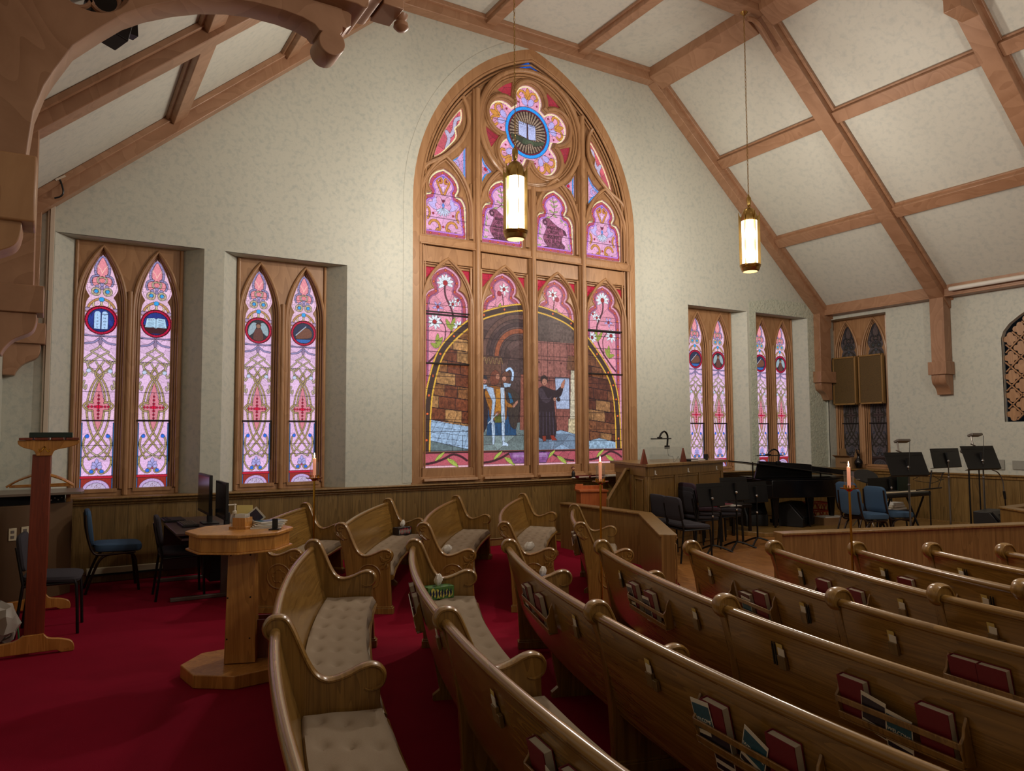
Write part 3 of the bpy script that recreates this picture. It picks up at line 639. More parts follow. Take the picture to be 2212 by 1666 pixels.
def medallion(kind):
    c = Cv(-.17, .17, -.17, .17, 0.0045, '#1c2f78'); r = np.hypot(c.X, c.Z)
    c.crackle(14, .003, seed=9, jit=.4)
    if kind == 'tablets':
        for s in (-1, 1): c.poly([(s * .07, -.10), (s * .005, -.105), (s * .005, .07)] + [(s * .037 + .033 * math.cos(R_(a)), .075 + .033 * math.sin(R_(a))) for a in range(0, 181, 20)][::1] + [(s * .072, .07)], '#a9c9f0', .004) if s > 0 else c.poly([(-.07, -.10), (-.005, -.105), (-.005, .07)] + [(-.037 + .033 * math.cos(R_(a)), .075 + .033 * math.sin(R_(a))) for a in range(0, 181, 20)] + [(-.072, .07)], '#a9c9f0', .004)
    elif kind == 'book':
        c.poly([(-.13, -.02), (.13, -.02), (.12, -.12), (-.12, -.12)], '#3a1a20')
        c.poly([(-.12, -.05), (-.10, .06), (-.02, .07), (0, .055), (.02, .07), (.10, .06), (.12, -.05), (.02, -.045), (0, -.06), (-.02, -.045)], '#a9cce6', .004)
        c.line([(0, .06), (0, -.055)], .006)
        for s in (-1, 1):
            for k in range(4): c.line([(s * .025, .018 - k * .016), (s * (.085 + k * .004), .012 - k * .016)], .004, '#35506c')
    elif kind == 'angel':
        c.C[:] = lin('#2a2c34'); both(c, 'poly', cr([(.02, .08), (.07, .10), (.12, .03), (.12, -.07), (.05, -.02)], 4, True), '#8fa3ad', .004)
        c.poly(cr([(-.06, -.12), (-.045, .0), (0, .03), (.045, 0), (.06, -.12)], 4, True), '#5e3a34', .004); c.disk((0, .055), .028, '#8d6652'); c.line(cr([(-.03, .07), (0, .1), (.03, .07)], 4), .012, '#3c2218')
    else:
        c.C[:] = lin('#27304a'); c.poly(cr([(-.10, -.07), (-.08, .0), (-.02, .06), (.06, .07), (.11, .02), (.10, -.05), (.0, -.07)], 4, True), '#6d4638', .004)
        c.line([(-.10, -.03), (.03, .09)], .010, '#a8b4c8'); c.poly([(-.10, -.08), (.10, -.08), (.07, -.13), (-.07, -.13)], '#2c62a8', .004)
    ring = (r > .135); c.C[ring] = lin('#b00838'); c.C[np.abs(r - .135) < .004] = lin('#140c10')
    for k in range(12):
        a = R_(30 * k + 10); c.line([(.135 * math.cos(a), .135 * math.sin(a)), (.166 * math.cos(a), .166 * math.sin(a))], .003)
    c.C[np.abs(r - .164) < .005] = lin('#140c10')
    return c, [(.166 * math.cos(R_(a)), .166 * math.sin(R_(a))) for a in range(0, 360, 8)]
MED = {k: medallion(k) for k in ('tablets', 'book', 'angel', 'lyre')}
lancet_mesh = None; med_mesh = {}
wn = [0]
def pair_window(cx, place, lit, meds, extra=''):
    """place(x, z, depth): local x along the wall from the window's centre, depth behind the wall face"""
    global lancet_mesh
    wn[0] += 1; o0 = place(0, 2.2, 0.25); W = struct('window_%d' % wn[0], o0)
    off = Vector(o0)
    def put(mb, name, mat, **k): return mb.build(name, M[mat], W, world=True, **k)
    hw = 0.575
    # front board with two pointed openings, then a stepped inner board with the foiled openings
    hol = [lancet_hole(s * 0.29, 0.245, 0.99, 3.12, 3.80, 12) for s in (-1, 1)]
    hol[0] = [(min(x, -0.03), z) for x, z in hol[0]]; hol[1] = [(max(x, 0.03), z) for x, z in hol[1]]
    vs, fs = plate([(-hw, 0.92), (hw, 0.92), (hw, 3.87), (-hw, 3.87)], hol, 0.05, 0.008)
    m = MB(); m.add([place(v[0], v[1], 0.245 - v[2]) for v in vs], fs)
    vs, fs = plate([(-hw + .02, 0.93), (hw - .02, 0.93), (hw - .02, 3.86), (-hw + .02, 3.86)], [[(x + s * 0.29, z) for x, z in SLO] for s in (-1, 1)], 0.03, 0.004)
    m.add([place(v[0], v[1], 0.305 - v[2]) for v in vs], fs); put(m, 'frame', 'trim', smooth=30)
    m = MB()
    for s in (-1, 1):                                # roll mouldings following each arch
        for hwid, za, dep, r in ((0.252, 3.81, 0.235, 0.022), (0.222, 3.79, 0.262, 0.013), (0.196, 3.765, 0.285, 0.011)):
            g = [(s * 0.29 + hwid, 1.0)] + gothic(s * 0.29, hwid, 3.10, za, 10) + [(s * 0.29 - hwid, 1.0)]
            m.tube([place(x, z, dep) for x, z in g], r, 8)
        m.tube([place(s * 0.55, 0.93, 0.235), place(s * 0.55, 3.85, 0.235)], 0.018, 8)
        m.box(place(s * 0.29, 0.985, 0.265), (0.42 if place(1, 0, 0)[0] != place(0, 0, 0)[0] else 0.07, 0.07 if place(1, 0, 0)[0] != place(0, 0, 0)[0] else 0.42, 0.04))
    m.tube([place(0, 0.93, 0.225), place(0, 3.30, 0.225)], 0.03, 10)
    put(m, 'moulding', 'trim')
    ex = Vector(place(1, 0, 0)) - Vector(place(0, 0, 0))
    for s, md in zip((-1, 1), meds):
        fn = lambda x, z, s=s: place(x + s * 0.29, z, 0.31)
        if lancet_mesh is None:
            g = SM.mesh('glass_panel', lambda x, z: (x, 0, z), M['stained'], W, SLO); lancet_mesh = g.data
        else:
            me = lancet_mesh
            if not lit: me = lancet_mesh.copy(); me.materials.clear(); me.materials.append(M['stained_dark'])
            g = bpy.data.objects.new('glass_panel', me); COL.objects.link(g); g.parent = W
        g.location = Vector(fn(0, 0)) - off
        if abs(ex.y) > 0.5: g.rotation_euler = (0, 0, R_(-90))
        if md:
            if md not in med_mesh:
                cv, ol = MED[md]; d = cv.mesh('medallion', lambda x, z: (x, 0, z), M['stained'], g, ol); med_mesh[md] = d.data
            else: d = bpy.data.objects.new('medallion', med_mesh[md]); COL.objects.link(d); d.parent = g
            d.location = (0, -0.006, 2.95)
            if md == 'tablets':
                for k, t in enumerate(('I', 'II', 'III', 'IV', 'V')): text_mesh(t, 0.026, Matrix.Translation((-0.037, -0.004, 0.06 - k * 0.037)) @ Matrix.Rotation(R_(90), 4, 'X'), M['lead'], d, 'numeral')
                for k, t in enumerate(('VI', 'VII', 'VIII', 'IX', 'X')): text_mesh(t, 0.026, Matrix.Translation((0.037, -0.004, 0.06 - k * 0.037)) @ Matrix.Rotation(R_(90), 4, 'X'), M['lead'], d, 'numeral')
            if md == 'book':
                text_mesh('HOLY', 0.024, Matrix.Translation((-0.055, -0.004, 0.042)) @ Matrix.Rotation(R_(90), 4, 'X'), M['lead'], d)
                text_mesh('BIBLE', 0.024, Matrix.Translation((0.055, -0.004, 0.042)) @ Matrix.Rotation(R_(90), 4, 'X'), M['lead'], d)
    m = MB()                                        # opening sash bar of black metal
    for s in ((1,) if wn[0] == 1 else (-1, 1)):
        m.tube([place(s * .29 - .18, 1.79, .295), place(s * .29 + .18, 1.79, .295)], 0.010, 6); m.tube([place(s * .29 + .17, 1.79, .295), place(s * .29 + .17, 1.30, .295)], .007, 6)
    put(m, 'sash_bar', 'lead'); return W
for (c, h), md in zip(wins, (('tablets', 'book'), ('angel', 'lyre'), ('lyre', 'angel'), ('lyre', 'angel'))):
    pair_window(c, lambda x, z, d, c=c: (c + x, YF + d, z), True, md)
pair_window(8.985, lambda x, z, d: (XR + d, 8.985 - x, z), False, (None, None))
# ---------------------------------------------------------------- the great window
wn[0] = 5
def foil(hw, z0, pts_lo, pts_hi):
    r = [(-p[0], p[1]) for p in cr(pts_lo, 5)] + [(-p[0], p[1]) for p in cr(pts_hi, 6)]
    o = [(-hw, z0), (hw, z0)] + r; return o + [(-p[0], p[1]) for p in reversed(r[:-1])]
LOW = foil(.36, 1.14, [(-.36, 3.40), (-.345, 3.54), (-.28, 3.65), (-.19, 3.70)], [(-.195, 3.705), (-.235, 3.78), (-.215, 3.89), (-.12, 3.985), (0, 4.035)])
UP = foil(.366, 4.465, [(-.366, 4.86), (-.35, 4.98), (-.29, 5.07), (-.205, 5.10)], [(-.205, 5.105), (-.25, 5.20), (-.218, 5.32), (-.12, 5.42), (0, 5.475)])
def inset(o, d):
    n = len(o); out = []
    for i in range(n):
        a = Vector(o[(i - 1) % n]); b = Vector(o[i]); c = Vector(o[(i + 1) % n]); t = (c - a)
        t = t.normalized() if t.length > 1e-9 else Vector((1, 0)); out.append((b.x - t.y * d, b.y + t.x * d))
    return out
def border(c, o, jewels=0.14, cols=('#f0e2b0', '#b04a66', '#b878d8'), ws=(.024, .045, .018)):
    d = 0
    for col, wd in zip(cols, ws):
        c.line(inset(o, d + wd / 2) + [inset(o, d + wd / 2)[0]], wd + .006); q = inset(o, d + wd / 2); c.line(q + [q[0]], wd, col); d += wd + .004
    q = inset(o, ws[0] + ws[1] / 2 + .004); acc = 0
    for i in range(len(q) - 1):
        acc += math.hypot(q[i + 1][0] - q[i][0], q[i + 1][1] - q[i][1])
        while acc > jewels:
            acc -= jewels; t = 0
            L = math.hypot(q[i + 1][0] - q[i][0], q[i + 1][1] - q[i][1]); f = 1 - acc / max(L, 1e-6)
            c.disk((q[i][0] + (q[i + 1][0] - q[i][0]) * f, q[i][1] + (q[i + 1][1] - q[i][1]) * f), .017, '#d8602c', .004)
def leafy(c, p, d, l, w, col, lead=.004):
    n = (-d[1], d[0]); c.poly(cr([p, (p[0] + d[0] * l * .45 + n[0] * w, p[1] + d[1] * l * .45 + n[1] * w), (p[0] + d[0] * l, p[1] + d[1] * l), (p[0] + d[0] * l * .5 - n[0] * w * .7, p[1] + d[1] * l * .5 - n[1] * w * .7)], 4, True), col, lead)
def flower(c, x, z, r, cent='#a02028', n=9, col='#dfe6ee', a0=-80, a1=260):
    for k in range(n): a = R_(a0 + (a1 - a0) * k / n); leafy(c, (x, z), (math.cos(a), math.sin(a)), r, r * .22, col)
    c.disk((x, z), r * .28, cent)
def upper(kind):
    c = Cv(-.375, .375, 4.455, 5.485, 0.0065, '#e3a6ce'); c.crackle(46, .005, seed=11 if kind == 'scroll' else 12, jit=.10)
    if kind == 'scroll':
        for s in (-1, 1):
            c.band(cr([(s * .02, 5.10), (s * .05, 5.17), (s * .09, 5.25), (s * .10, 5.31), (s * .06, 5.34), (s * .025, 5.31), (s * .03, 5.27), (s * .065, 5.27)], 6), .028, '#d08a3c', seg=.06)
            c.disk((s * .052, 5.295), .016, '#9a3a1c')
            c.poly(cr([(s * .02, 5.02), (s * .10, 5.03), (s * .19, 5.06), (s * .17, 4.98), (s * .24, 4.95), (s * .18, 4.88), (s * .10, 4.86), (s * .13, 4.93), (s * .09, 4.98)], 4, True), '#c2b2ec', .005)
            c.poly(cr([(s * .03, 5.03), (s * .08, 5.07), (s * .11, 5.03), (s * .10, 4.97), (s * .05, 4.94)], 4, True), '#df9fc0', .004)
            c.band([(s * (.14 + .085 * math.cos(R_(a))), 4.605 + .095 * math.sin(R_(a))) for a in range(20, 330, 15)], .034, '#cf8c40', seg=.07)
            c.band(cr([(s * .19, 4.50), (s * .13, 4.53), (s * .09, 4.58)], 4), .034, '#cf8c40', seg=.06)
            c.band(cr([(s * .245, 4.72), (s * .215, 4.79), (s * .23, 4.86), (s * .255, 4.88)], 5), .028, '#cf8c40', seg=.05)
            c.disk((s * .16, 4.80), .018, '#a02838')
        for a in range(-60, 61, 20): leafy(c, (0, 4.90), (math.sin(R_(a)), -math.cos(R_(a))), .14, .02, '#c9d2ee')
        c.disk((0, 5.0), .022, '#701838'); c.poly([(0, 4.98), (.024, 4.94), (0, 4.89), (-.024, 4.94)], '#5a90e8', .004); c.poly([(0, 5.42), (.022, 5.37), (0, 5.33), (-.022, 5.37)], '#4c7ee0', .004)
        c.poly([(-.03, 5.22), (.03, 5.22), (0, 5.12)], '#f0c8ee', .004); c.disk((0, 4.62), .017, '#c02c40')
    else:
        st = cr([(-.10, 5.02), (0, 5.10), (.01, 5.22), (-.02, 5.36)], 6); c.line(st, .012, '#5c2a3c')
        for p, a in (((.0, 5.12), 20), ((0, 5.12), 160), ((.01, 5.2), 40), ((.01, 5.2), 140), ((0, 5.28), 30), ((0, 5.28), 150), ((-.02, 5.34), 85), ((-.06, 5.05), 200), ((-.02, 5.08), -20)):
            leafy(c, p, (math.cos(R_(a)), math.sin(R_(a))), .09, .018, '#a8ae78')
        for p, a in (((.12, 5.0), 40), ((.16, 4.97), 80), ((.2, 4.95), 20), ((-.24, 4.83), 110), ((-.26, 4.74), 100), ((-.22, 4.66), 160), ((-.24, 4.58), 200), ((.26, 4.62), 10), ((.27, 4.6), -40), ((-.2, 5.0), 150), ((-.15, 5.03), 170)):
            leafy(c, p, (math.cos(R_(a)), math.sin(R_(a))), .10, .02, '#b4b886')
        sc = cr([(-.21, 4.97), (-.12, 5.02), (-.03, 4.97), (.08, 4.90), (.20, 4.86), (.235, 4.80), (.17, 4.76), (.15, 4.66), (.21, 4.60), (.17, 4.52), (.06, 4.49), (-.05, 4.52), (-.13, 4.58), (-.20, 4.68), (-.17, 4.78), (-.13, 4.88), (-.18, 4.92)], 4, True)
        c.poly(sc, '#8c4a66', .007); mk = c.inside(sc); c.grain(mk, .5, 7); mk2 = mk & (c.Z < 4.62); c.C[mk2] *= .6
        c.poly(cr([(-.21, 4.97), (-.17, 5.0), (-.13, 4.95), (-.16, 4.90), (-.20, 4.92)], 4, True), '#5a2c44', .005); c.disk((-.165, 4.945), .022, '#b07890')
        c.poly(cr([(.18, 4.87), (.24, 4.81), (.24, 4.77), (.19, 4.80)], 4, True), '#5a2c44', .005)
        c.line(cr([(-.26, 4.50), (-.18, 4.55), (-.12, 4.56)], 4), .02, '#4a2030')
    border(c, UP)
    for z in (5.09, 4.745): c.line([(-.375, z), (.375, z)], .008, '#40202c')
    for k in range(1, 5): x = -.366 + .732 * k / 5; c.line([(x, 4.46), (x, 4.49)], .003)
    return c
def scene_arch_z(X):      # inner edge of the painted round arch across the four lower lights
    return 0
AR = cr([(-1.73, 1.36), (-1.715, 1.9), (-1.66, 2.32), (-1.48, 2.82), (-1.08, 3.21), (-.675, 3.425), (0, 3.56), (.675, 3.425), (1.08, 3.14), (1.50, 2.66), (1.66, 2.32), (1.715, 1.9), (1.73, 1.36)], 8)
def lower(k):
    xc = (-1.435, -.48, .475, 1.43)[k]; c = Cv(xc - .37, xc + .37, 1.12, 4.045, 0.007, '#dc8fa4'); c.crackle(60, .006, seed=20 + k, jit=.14)
    L = [(x + xc, z) for x, z in LOW]
    # climbing flowers outside the arch
    if k in (0, 3):
        s = 1 if k == 0 else -1
        c.line(cr([(xc - s * .30, 2.60), (xc - s * .12, 2.78), (xc + s * .08, 3.05), (xc + s * .12, 3.35), (xc - s * .0, 3.62), (xc, 3.84)], 8), .030, '#4a2430')
        c.line(cr([(xc - s * .02, 2.92), (xc + s * .0, 3.15), (xc - s * .15, 3.32)], 6), .016, '#4a2430')
        for p, a, l in (((xc - s * .12, 2.86), 90, .20), ((xc - s * .10, 2.86), 160, .14), ((xc + s * .10, 3.10), 75, .22), ((xc + s * .10, 3.12), 120, .18), ((xc - s * .14, 2.84), 60, .2)):
            a = a if s > 0 else 180 - a; leafy(c, p, (math.cos(R_(a)), math.sin(R_(a))), l, .04, '#8f9a3e')
        flower(c, xc - s * .17, 3.22, .12); flower(c, xc + s * .22, 3.17, .10, cent='#86202c'); flower(c, xc, 3.80, .14, n=8, a0=-20, a1=250)
        for p in ((xc + s * .12, 3.50), (xc + s * .2, 3.56)): flower(c, p[0], p[1], .08, n=6)
        flower(c, xc - s * .12, 3.44, .09, n=5, col='#b4a6e0')
    else:
        s = 1 if k == 1 else -1
        c.line(cr([(xc - s * .02, 3.40), (xc + s * .02, 3.55), (xc, 3.72)], 5), .018, '#5a2a34'); flower(c, xc + s * .03, 3.80, .10, n=6, col='#e6e6ea'); c.disk((xc - s * .05, 3.73), .04, '#9a2838')
        leafy(c, (xc - s * .06, 3.44), (.2 * s, .98), .15, .035, '#9aa044')
    border(c, L, cols=('#dba0b8', '#a84858', '#9a5a86'), ws=(.022, .048, .016))
    # everything below the painted arch: the stone room
    room = [p for p in AR]; mk = c.inside(room)
    sv = c.C.copy(); c.C[:] = lin('#6b4632'); rs = np.random.RandomState(40 + k)
    if k in (0, 3):                                # masonry
        zr = 1.95 if k == 0 else 1.50; z = 1.45; row = 0
        while z < 3.5:
            x = xc - .5 - (row % 2) * .11
            while x < xc + .5:
                wd = rs.uniform(.20, .30); g = rs.rand()
                col = ('#7a4e2c' if g < .35 else ('#64341e' if g < .7 else '#9a7044')) if k == 0 else ('#6a4028' if g < .4 else ('#542c1e' if g < .75 else '#87603c'))
                tilt = (-.10 if k == 0 else -.12); zz = z + (x - xc) * tilt
                c.poly([(x, zz), (x + wd, zz + wd * tilt), (x + wd, zz + wd * tilt + .17), (x, zz + .17)], col, .008, .3); x += wd
            z += .175; row += 1
        c.grain(np.ones(c.X.shape, bool), .40, 50 + k, 2); c.grain(np.ones(c.X.shape, bool), .35, 52 + k, 6)
        if k == 0:
            fl = [(xc - .5, 1.86), (xc + .5, 1.70), (xc + .5, 1.0), (xc - .5, 1.0)]; c.poly(fl, '#8fa9c6')
            for q in range(6): zz = 1.80 - q * .075; c.line([(xc - .5, zz + .02), (xc + .5, zz - .08)], .005)
            for q in range(-3, 8): c.line([(xc - .5 + q * .16, 1.40), (xc - .2 + q * .13, 1.9)], .005)
            c.poly([(xc - .5, 1.58), (xc + .5, 1.36), (xc + .5, 1.2), (xc - .5, 1.2)], '#5d6e72', .008)
            for q in range(5): c.line([(xc - .4 + q * .17, 1.2), (xc - .4 + q * .17, 1.6)], .005)
            c.grain(c.Z < 1.86, .25, 60)
        else:
            c.poly([(xc - .5, 1.46), (xc - .1, 1.54), (xc + .5, 1.42), (xc + .5, 1.1), (xc - .5, 1.1)], '#86a0b8', .006); c.grain(c.Z < 1.5, .4, 61)
    elif k == 1:
        c.C[:] = lin('#4e3a36'); c.crackle(70, .005, seed=30, jit=.35)
        for rr, col, wd in ((.62, '#5a4038', .07), (.50, '#3e2e2e', .05), (.40, '#8a4a2e', .07), (.30, '#4a3834', .06)):
            c.band([(xc + .30 + rr * math.cos(R_(a)), 2.78 + rr * math.sin(R_(a))) for a in range(85, 185, 5)], wd, col, lead=.007)
        c.poly([(xc - .37, 2.0), (xc - .02, 2.0), (xc - .02, 2.78), (xc - .37, 2.78)], '#5c3e30', .006)
        for q in range(7): c.line([(xc - .37, 2.05 + q * .1), (xc - .0, 2.05 + q * .1)], .005)
        for q in range(5): c.band(cr([(xc - .34 + q * .07, 2.66), (xc - .31 + q * .07, 2.76), (xc - .28 + q * .07, 2.66)], 4), .008, '#9a7a50', .003)
        c.poly([(xc - .0, 1.9), (xc + .37, 1.9), (xc + .37, 2.75), (xc + .10, 2.72)], '#453634', .006); c.grain(np.ones(c.X.shape, bool), .3, 55)
        c.zs = c.zs - .17; c.Z = c.Z - .17
        c.poly([(xc - .4, .9), (xc + .4, .9), (xc + .4, 1.62), (xc - .4, 1.60)], '#6f7f80', .006); c.crackle(40, .006, mask=(c.Z < 1.6), seed=31, jit=.5)
        c.poly([(xc + .30, 1.5), (xc + .37, 1.5), (xc + .37, 2.35), (xc + .32, 2.35)], '#8a5244', .004)
        # the standing company, in broad shapes
        c.poly(cr([(xc - .37, 2.16), (xc - .30, 2.12), (xc - .26, 1.7), (xc - .30, 1.5), (xc - .40, 1.5)], 4, True), '#2c2226', .005)
        c.disk((xc - .31, 2.235), .05, '#a8705c', sx=.8); c.poly([(xc - .37, 2.26), (xc - .26, 2.25), (xc - .28, 2.31), (xc - .36, 2.32)], '#22262e', .004); c.poly([(xc - .37, 2.18), (xc - .27, 2.17), (xc - .25, 2.11), (xc - .37, 2.10)], '#9cb8d8', .004)
        c.poly([(xc - .25, 1.80), (xc + .20, 1.80), (xc + .24, 1.42), (xc - .28, 1.42)], '#1d4a72', .005)
        c.poly(cr([(xc - .30, 2.10), (xc - .16, 2.16), (xc - .02, 2.13), (xc + .05, 2.05), (xc + .06, 1.66), (xc - .20, 1.66), (xc - .24, 1.85)], 4, True), '#8a5420', .006)
        c.poly(cr([(xc - .31, 2.06), (xc - .22, 2.06), (xc - .13, 1.86), (xc - .08, 1.78), (xc - .13, 1.74), (xc - .24, 1.84)], 4, True), '#a86a22', .006)
        for q in range(5): c.line([(xc - .30 + q * .02, 2.02 - q * .01), (xc - .19 + q * .02, 1.84)], .004, '#4c2c14')
        c.poly([(xc - .30, 2.15), (xc - .16, 2.13), (xc - .12, 1.95), (xc - .17, 1.60), (xc - .21, 1.60), (xc - .18, 1.93)], '#a8bcd8', .005); c.poly([(xc - .04, 2.14), (xc + .03, 2.14), (xc + .04, 1.60), (xc - .02, 1.60)], '#b4c6dc', .005)
        c.poly([(xc - .12, 2.12), (xc - .04, 2.12), (xc - .03, 1.78), (xc - .12, 1.78)], '#b87c2c', .004); c.poly([(xc - .13, 1.74), (xc - .03, 1.74), (xc - .02, 1.61), (xc - .14, 1.61)], '#5c6224', .004)
        c.poly(cr([(xc - .20, 2.18), (xc - .21, 2.32), (xc - .13, 2.40), (xc - .05, 2.34), (xc - .06, 2.22), (xc - .12, 2.17)], 4, True), '#6b3a2a', .005); c.disk((xc - .085, 2.30), .042, '#b0765e', sx=.85)
        c.poly(cr([(xc - .02, 2.20), (xc - .02, 2.32), (xc + .06, 2.39), (xc + .13, 2.33), (xc + .12, 2.22), (xc + .05, 2.16)], 4, True), '#5c3a2c', .005); c.disk((xc + .03, 2.27), .042, '#b27a64', sx=.85); c.poly([(xc + .01, 2.21), (xc + .15, 2.20), (xc + .13, 2.15), (xc + .03, 2.14)], '#9db6d2', .004)
        c.band(cr([(xc + .07, 2.40), (xc + .13, 2.43), (xc + .18, 2.37), (xc + .17, 2.26)], 5), .035, '#a9c4e6', .005)
        c.poly(cr([(xc + .05, 2.12), (xc + .20, 2.10), (xc + .31, 1.98), (xc + .27, 1.68), (xc + .22, 1.52), (xc + .12, 1.6), (xc + .08, 1.9)], 4, True), '#3c342e', .006); c.poly([(xc + .09, 2.07), (xc + .14, 2.05), (xc + .19, 1.92), (xc + .13, 1.90)], '#25658c', .004)
        c.poly(cr([(xc + .05, 1.98), (xc + .08, 1.92), (xc + .16, 1.88), (xc + .17, 1.84), (xc + .08, 1.85), (xc + .04, 1.90)], 4, True), '#a96c28', .004); c.poly(cr([(xc + .17, 1.86), (xc + .25, 1.95), (xc + .27, 1.92), (xc + .20, 1.84)], 4, True), '#b27c68', .004)
        c.disk((xc - .10, 1.74), .03, '#a8705c'); c.line([(xc - .25, 1.60), (xc - .10, 1.74)], .014, '#c0cede')
        for x in (-.17, .0): c.poly(cr([(xc + x - .02, 1.60), (xc + x + .03, 1.60), (xc + x + .03, 1.34), (xc + x + .0, 1.28), (xc + x - .01, 1.34)], 4, True), '#b6cce6', .005)
        c.poly([(xc - .0, 1.34), (xc + .10, 1.29), (xc + .09, 1.26), (xc - .01, 1.27)], '#b6cce6', .004)
        for q in range(9): c.line([(xc - .26 + q * .055, 1.78 - .02 * (q % 3)), (xc - .27 + q * .058, 1.46)], .005, '#16202e')
        for q in range(6): c.line([(xc + .10 + q * .03, 2.05 - q * .02), (xc + .08 + q * .03, 1.66)], .004, '#1c1614')
        for dx, dz in ((-.085, 2.30), (.03, 2.27), (-.31, 2.235)): c.line([(xc + dx - .02, dz + .012), (xc + dx - .005, dz + .012)], .005, '#3a2018'); c.line([(xc + dx + .01, dz + .012), (xc + dx + .022, dz + .012)], .005, '#3a2018'); c.line([(xc + dx - .012, dz - .02), (xc + dx + .012, dz - .02)], .006, '#4a2a20')
        c.grain(c.Z < 2.45, .28, 66, 2); c.C[(c.Z > 1.3) & (c.Z < 2.2)] *= .82
        c.zs = c.zs + .17; c.Z = c.Z + .17
    else:
        c.C[:] = lin('#7c4a42')
        for q in range(6): c.line([(xc - .37 + q * .13, 1.5), (xc - .37 + q * .13, 3.5)], .006)
        c.poly(cr([(xc - .36, 2.5), (xc - .34, 3.0), (xc - .10, 3.28), (xc + .15, 3.2), (xc + .24, 2.9), (xc + .24, 2.5)], 6) , '#8a5850', .007)
        for q in range(5): c.line([(xc - .26 + q * .12, 2.4), (xc - .26 + q * .12, 3.26)], .006)
        c.poly([(xc - .40, 3.05), (xc + .40, 3.05), (xc + .40, 3.6), (xc - .40, 3.6)], '#50423c'); c.crackle(26, .005, mask=(c.Z > 3.05), seed=33, jit=.4)
        for z in (2.82, 2.44): c.line([(xc - .37, z), (xc + .24, z)], .012, '#3c1f20')
        for q in (-.3, -.1, .12): c.disk((xc + q, 2.72), .015, '#5a3030')
        c.grain(np.ones(c.X.shape, bool), .30, 57)
        c.poly([(xc + .27, 1.42), (xc + .40, 1.42), (xc + .40, 2.62), (xc + .30, 2.62)], '#b9b09a', .006); c.poly([(xc + .23, 1.42), (xc + .40, 1.42), (xc + .40, 1.85), (xc + .25, 1.85)], '#b8a988', .006)
        c.poly([(xc + .22, 2.62), (xc + .40, 2.62), (xc + .37, 2.85), (xc + .25, 2.85)], '#6a4632', .006); c.grain(c.X > xc + .23, .35, 58)
        c.zs = c.zs - .15; c.Z = c.Z - .15
        c.poly([(xc + .0, 2.34), (xc + .27, 2.34), (xc + .27, 1.85), (xc + .02, 1.85)], '#9aa8c6', .006); c.line([(xc + .08, 2.03), (xc + .25, 2.03)], .004)
        c.poly([(xc - .4, 1.0), (xc + .4, 1.0), (xc + .4, 1.45), (xc + .1, 1.52), (xc - .4, 1.42)], '#8199b4', .006); c.crackle(24, .006, mask=(c.Z < 1.46), seed=34, jit=.5)
        c.poly(cr([(xc - .33, 2.12), (xc - .22, 2.20), (xc - .10, 2.16), (xc + .02, 2.14), (xc + .10, 2.20), (xc + .15, 2.17), (xc + .10, 2.05), (xc - .0, 2.02), (xc - .02, 1.9), (xc + .0, 1.42), (xc - .34, 1.42), (xc - .33, 1.8)], 3, True), '#251d22', .006)
        c.poly(cr([(xc - .33, 2.13), (xc - .24, 2.17), (xc - .14, 2.02), (xc - .06, 2.06), (xc - .12, 1.95), (xc - .24, 1.96)], 4, True), '#3a3038', .005)
        for q in range(5): c.line([(xc - .29 + q * .06, 1.80), (xc - .30 + q * .066, 1.45)], .008, '#4c4254')
        c.disk((xc - .20, 2.27), .06, '#a06e5c', sx=.8); c.poly(cr([(xc - .26, 2.24), (xc - .27, 2.33), (xc - .20, 2.37), (xc - .14, 2.33), (xc - .14, 2.26), (xc - .17, 2.31), (xc - .23, 2.31)], 4, True), '#2e2422', .004)
        c.poly(cr([(xc + .11, 2.18), (xc + .12, 2.25), (xc + .19, 2.32), (xc + .18, 2.24), (xc + .16, 2.18)], 4, True), '#a8705c', .004); c.disk((xc - .01, 2.0), .03, '#ab7a68'); c.disk((xc + .06, 2.0), .035, '#2c2222')
        c.poly([(xc - .25, 1.43), (xc - .18, 1.43), (xc - .18, 1.35), (xc - .23, 1.34)], '#7c3020', .004); c.poly([(xc - .10, 1.44), (xc - .04, 1.44), (xc + .03, 1.36), (xc - .07, 1.36)], '#8a3020', .004)
        for dx in (-.025, .012): c.line([(xc - .20 + dx, 2.282), (xc - .185 + dx, 2.282)], .005, '#3a2018')
        c.line([(xc - .21, 2.245), (xc - .185, 2.245)], .006, '#4a2a20'); c.grain(c.Z < 2.4, .28, 67, 2)
        c.zs = c.zs + .15; c.Z = c.Z + .15
    new = c.C.copy(); c.C = sv; c.C[mk] = new[mk]
    # the jewelled arch band itself
    c.line(AR, .125); c.line(AR, .110, '#3a2a24')
    def off(P, d):
        out = []
        for i in range(len(P)):
            a = P[max(i - 1, 0)]; b = P[min(i + 1, len(P) - 1)]; L = math.hypot(b[0] - a[0], b[1] - a[1]) or 1; out.append((P[i][0] - (b[1] - a[1]) / L * d, P[i][1] + (b[0] - a[0]) / L * d))
        return out
    for d in (.048, -.052): c.line(off(AR, d), .022, '#d8a83a')
    for i in range(3, len(AR), 5): c.disk(AR[i], .018, '#d8602c', .004)
    # foot band with branches and the scroll
    c.poly([(xc - .38, 1.1), (xc + .38, 1.1), (xc + .38, 1.345), (xc - .38, 1.345)], '#a8505c'); c.crackle(26, .006, mask=(c.Z < 1.345), seed=70 + k, jit=.12)
    c.line([(xc - .38, 1.345), (xc + .38, 1.345)], .016); c.line([(xc - .38, 1.36), (xc + .38, 1.36)], .014, '#6a3a30'); c.poly([(xc - .38, 1.12), (xc + .38, 1.12), (xc + .38, 1.165), (xc - .38, 1.165)], '#d8a8b8', .006)
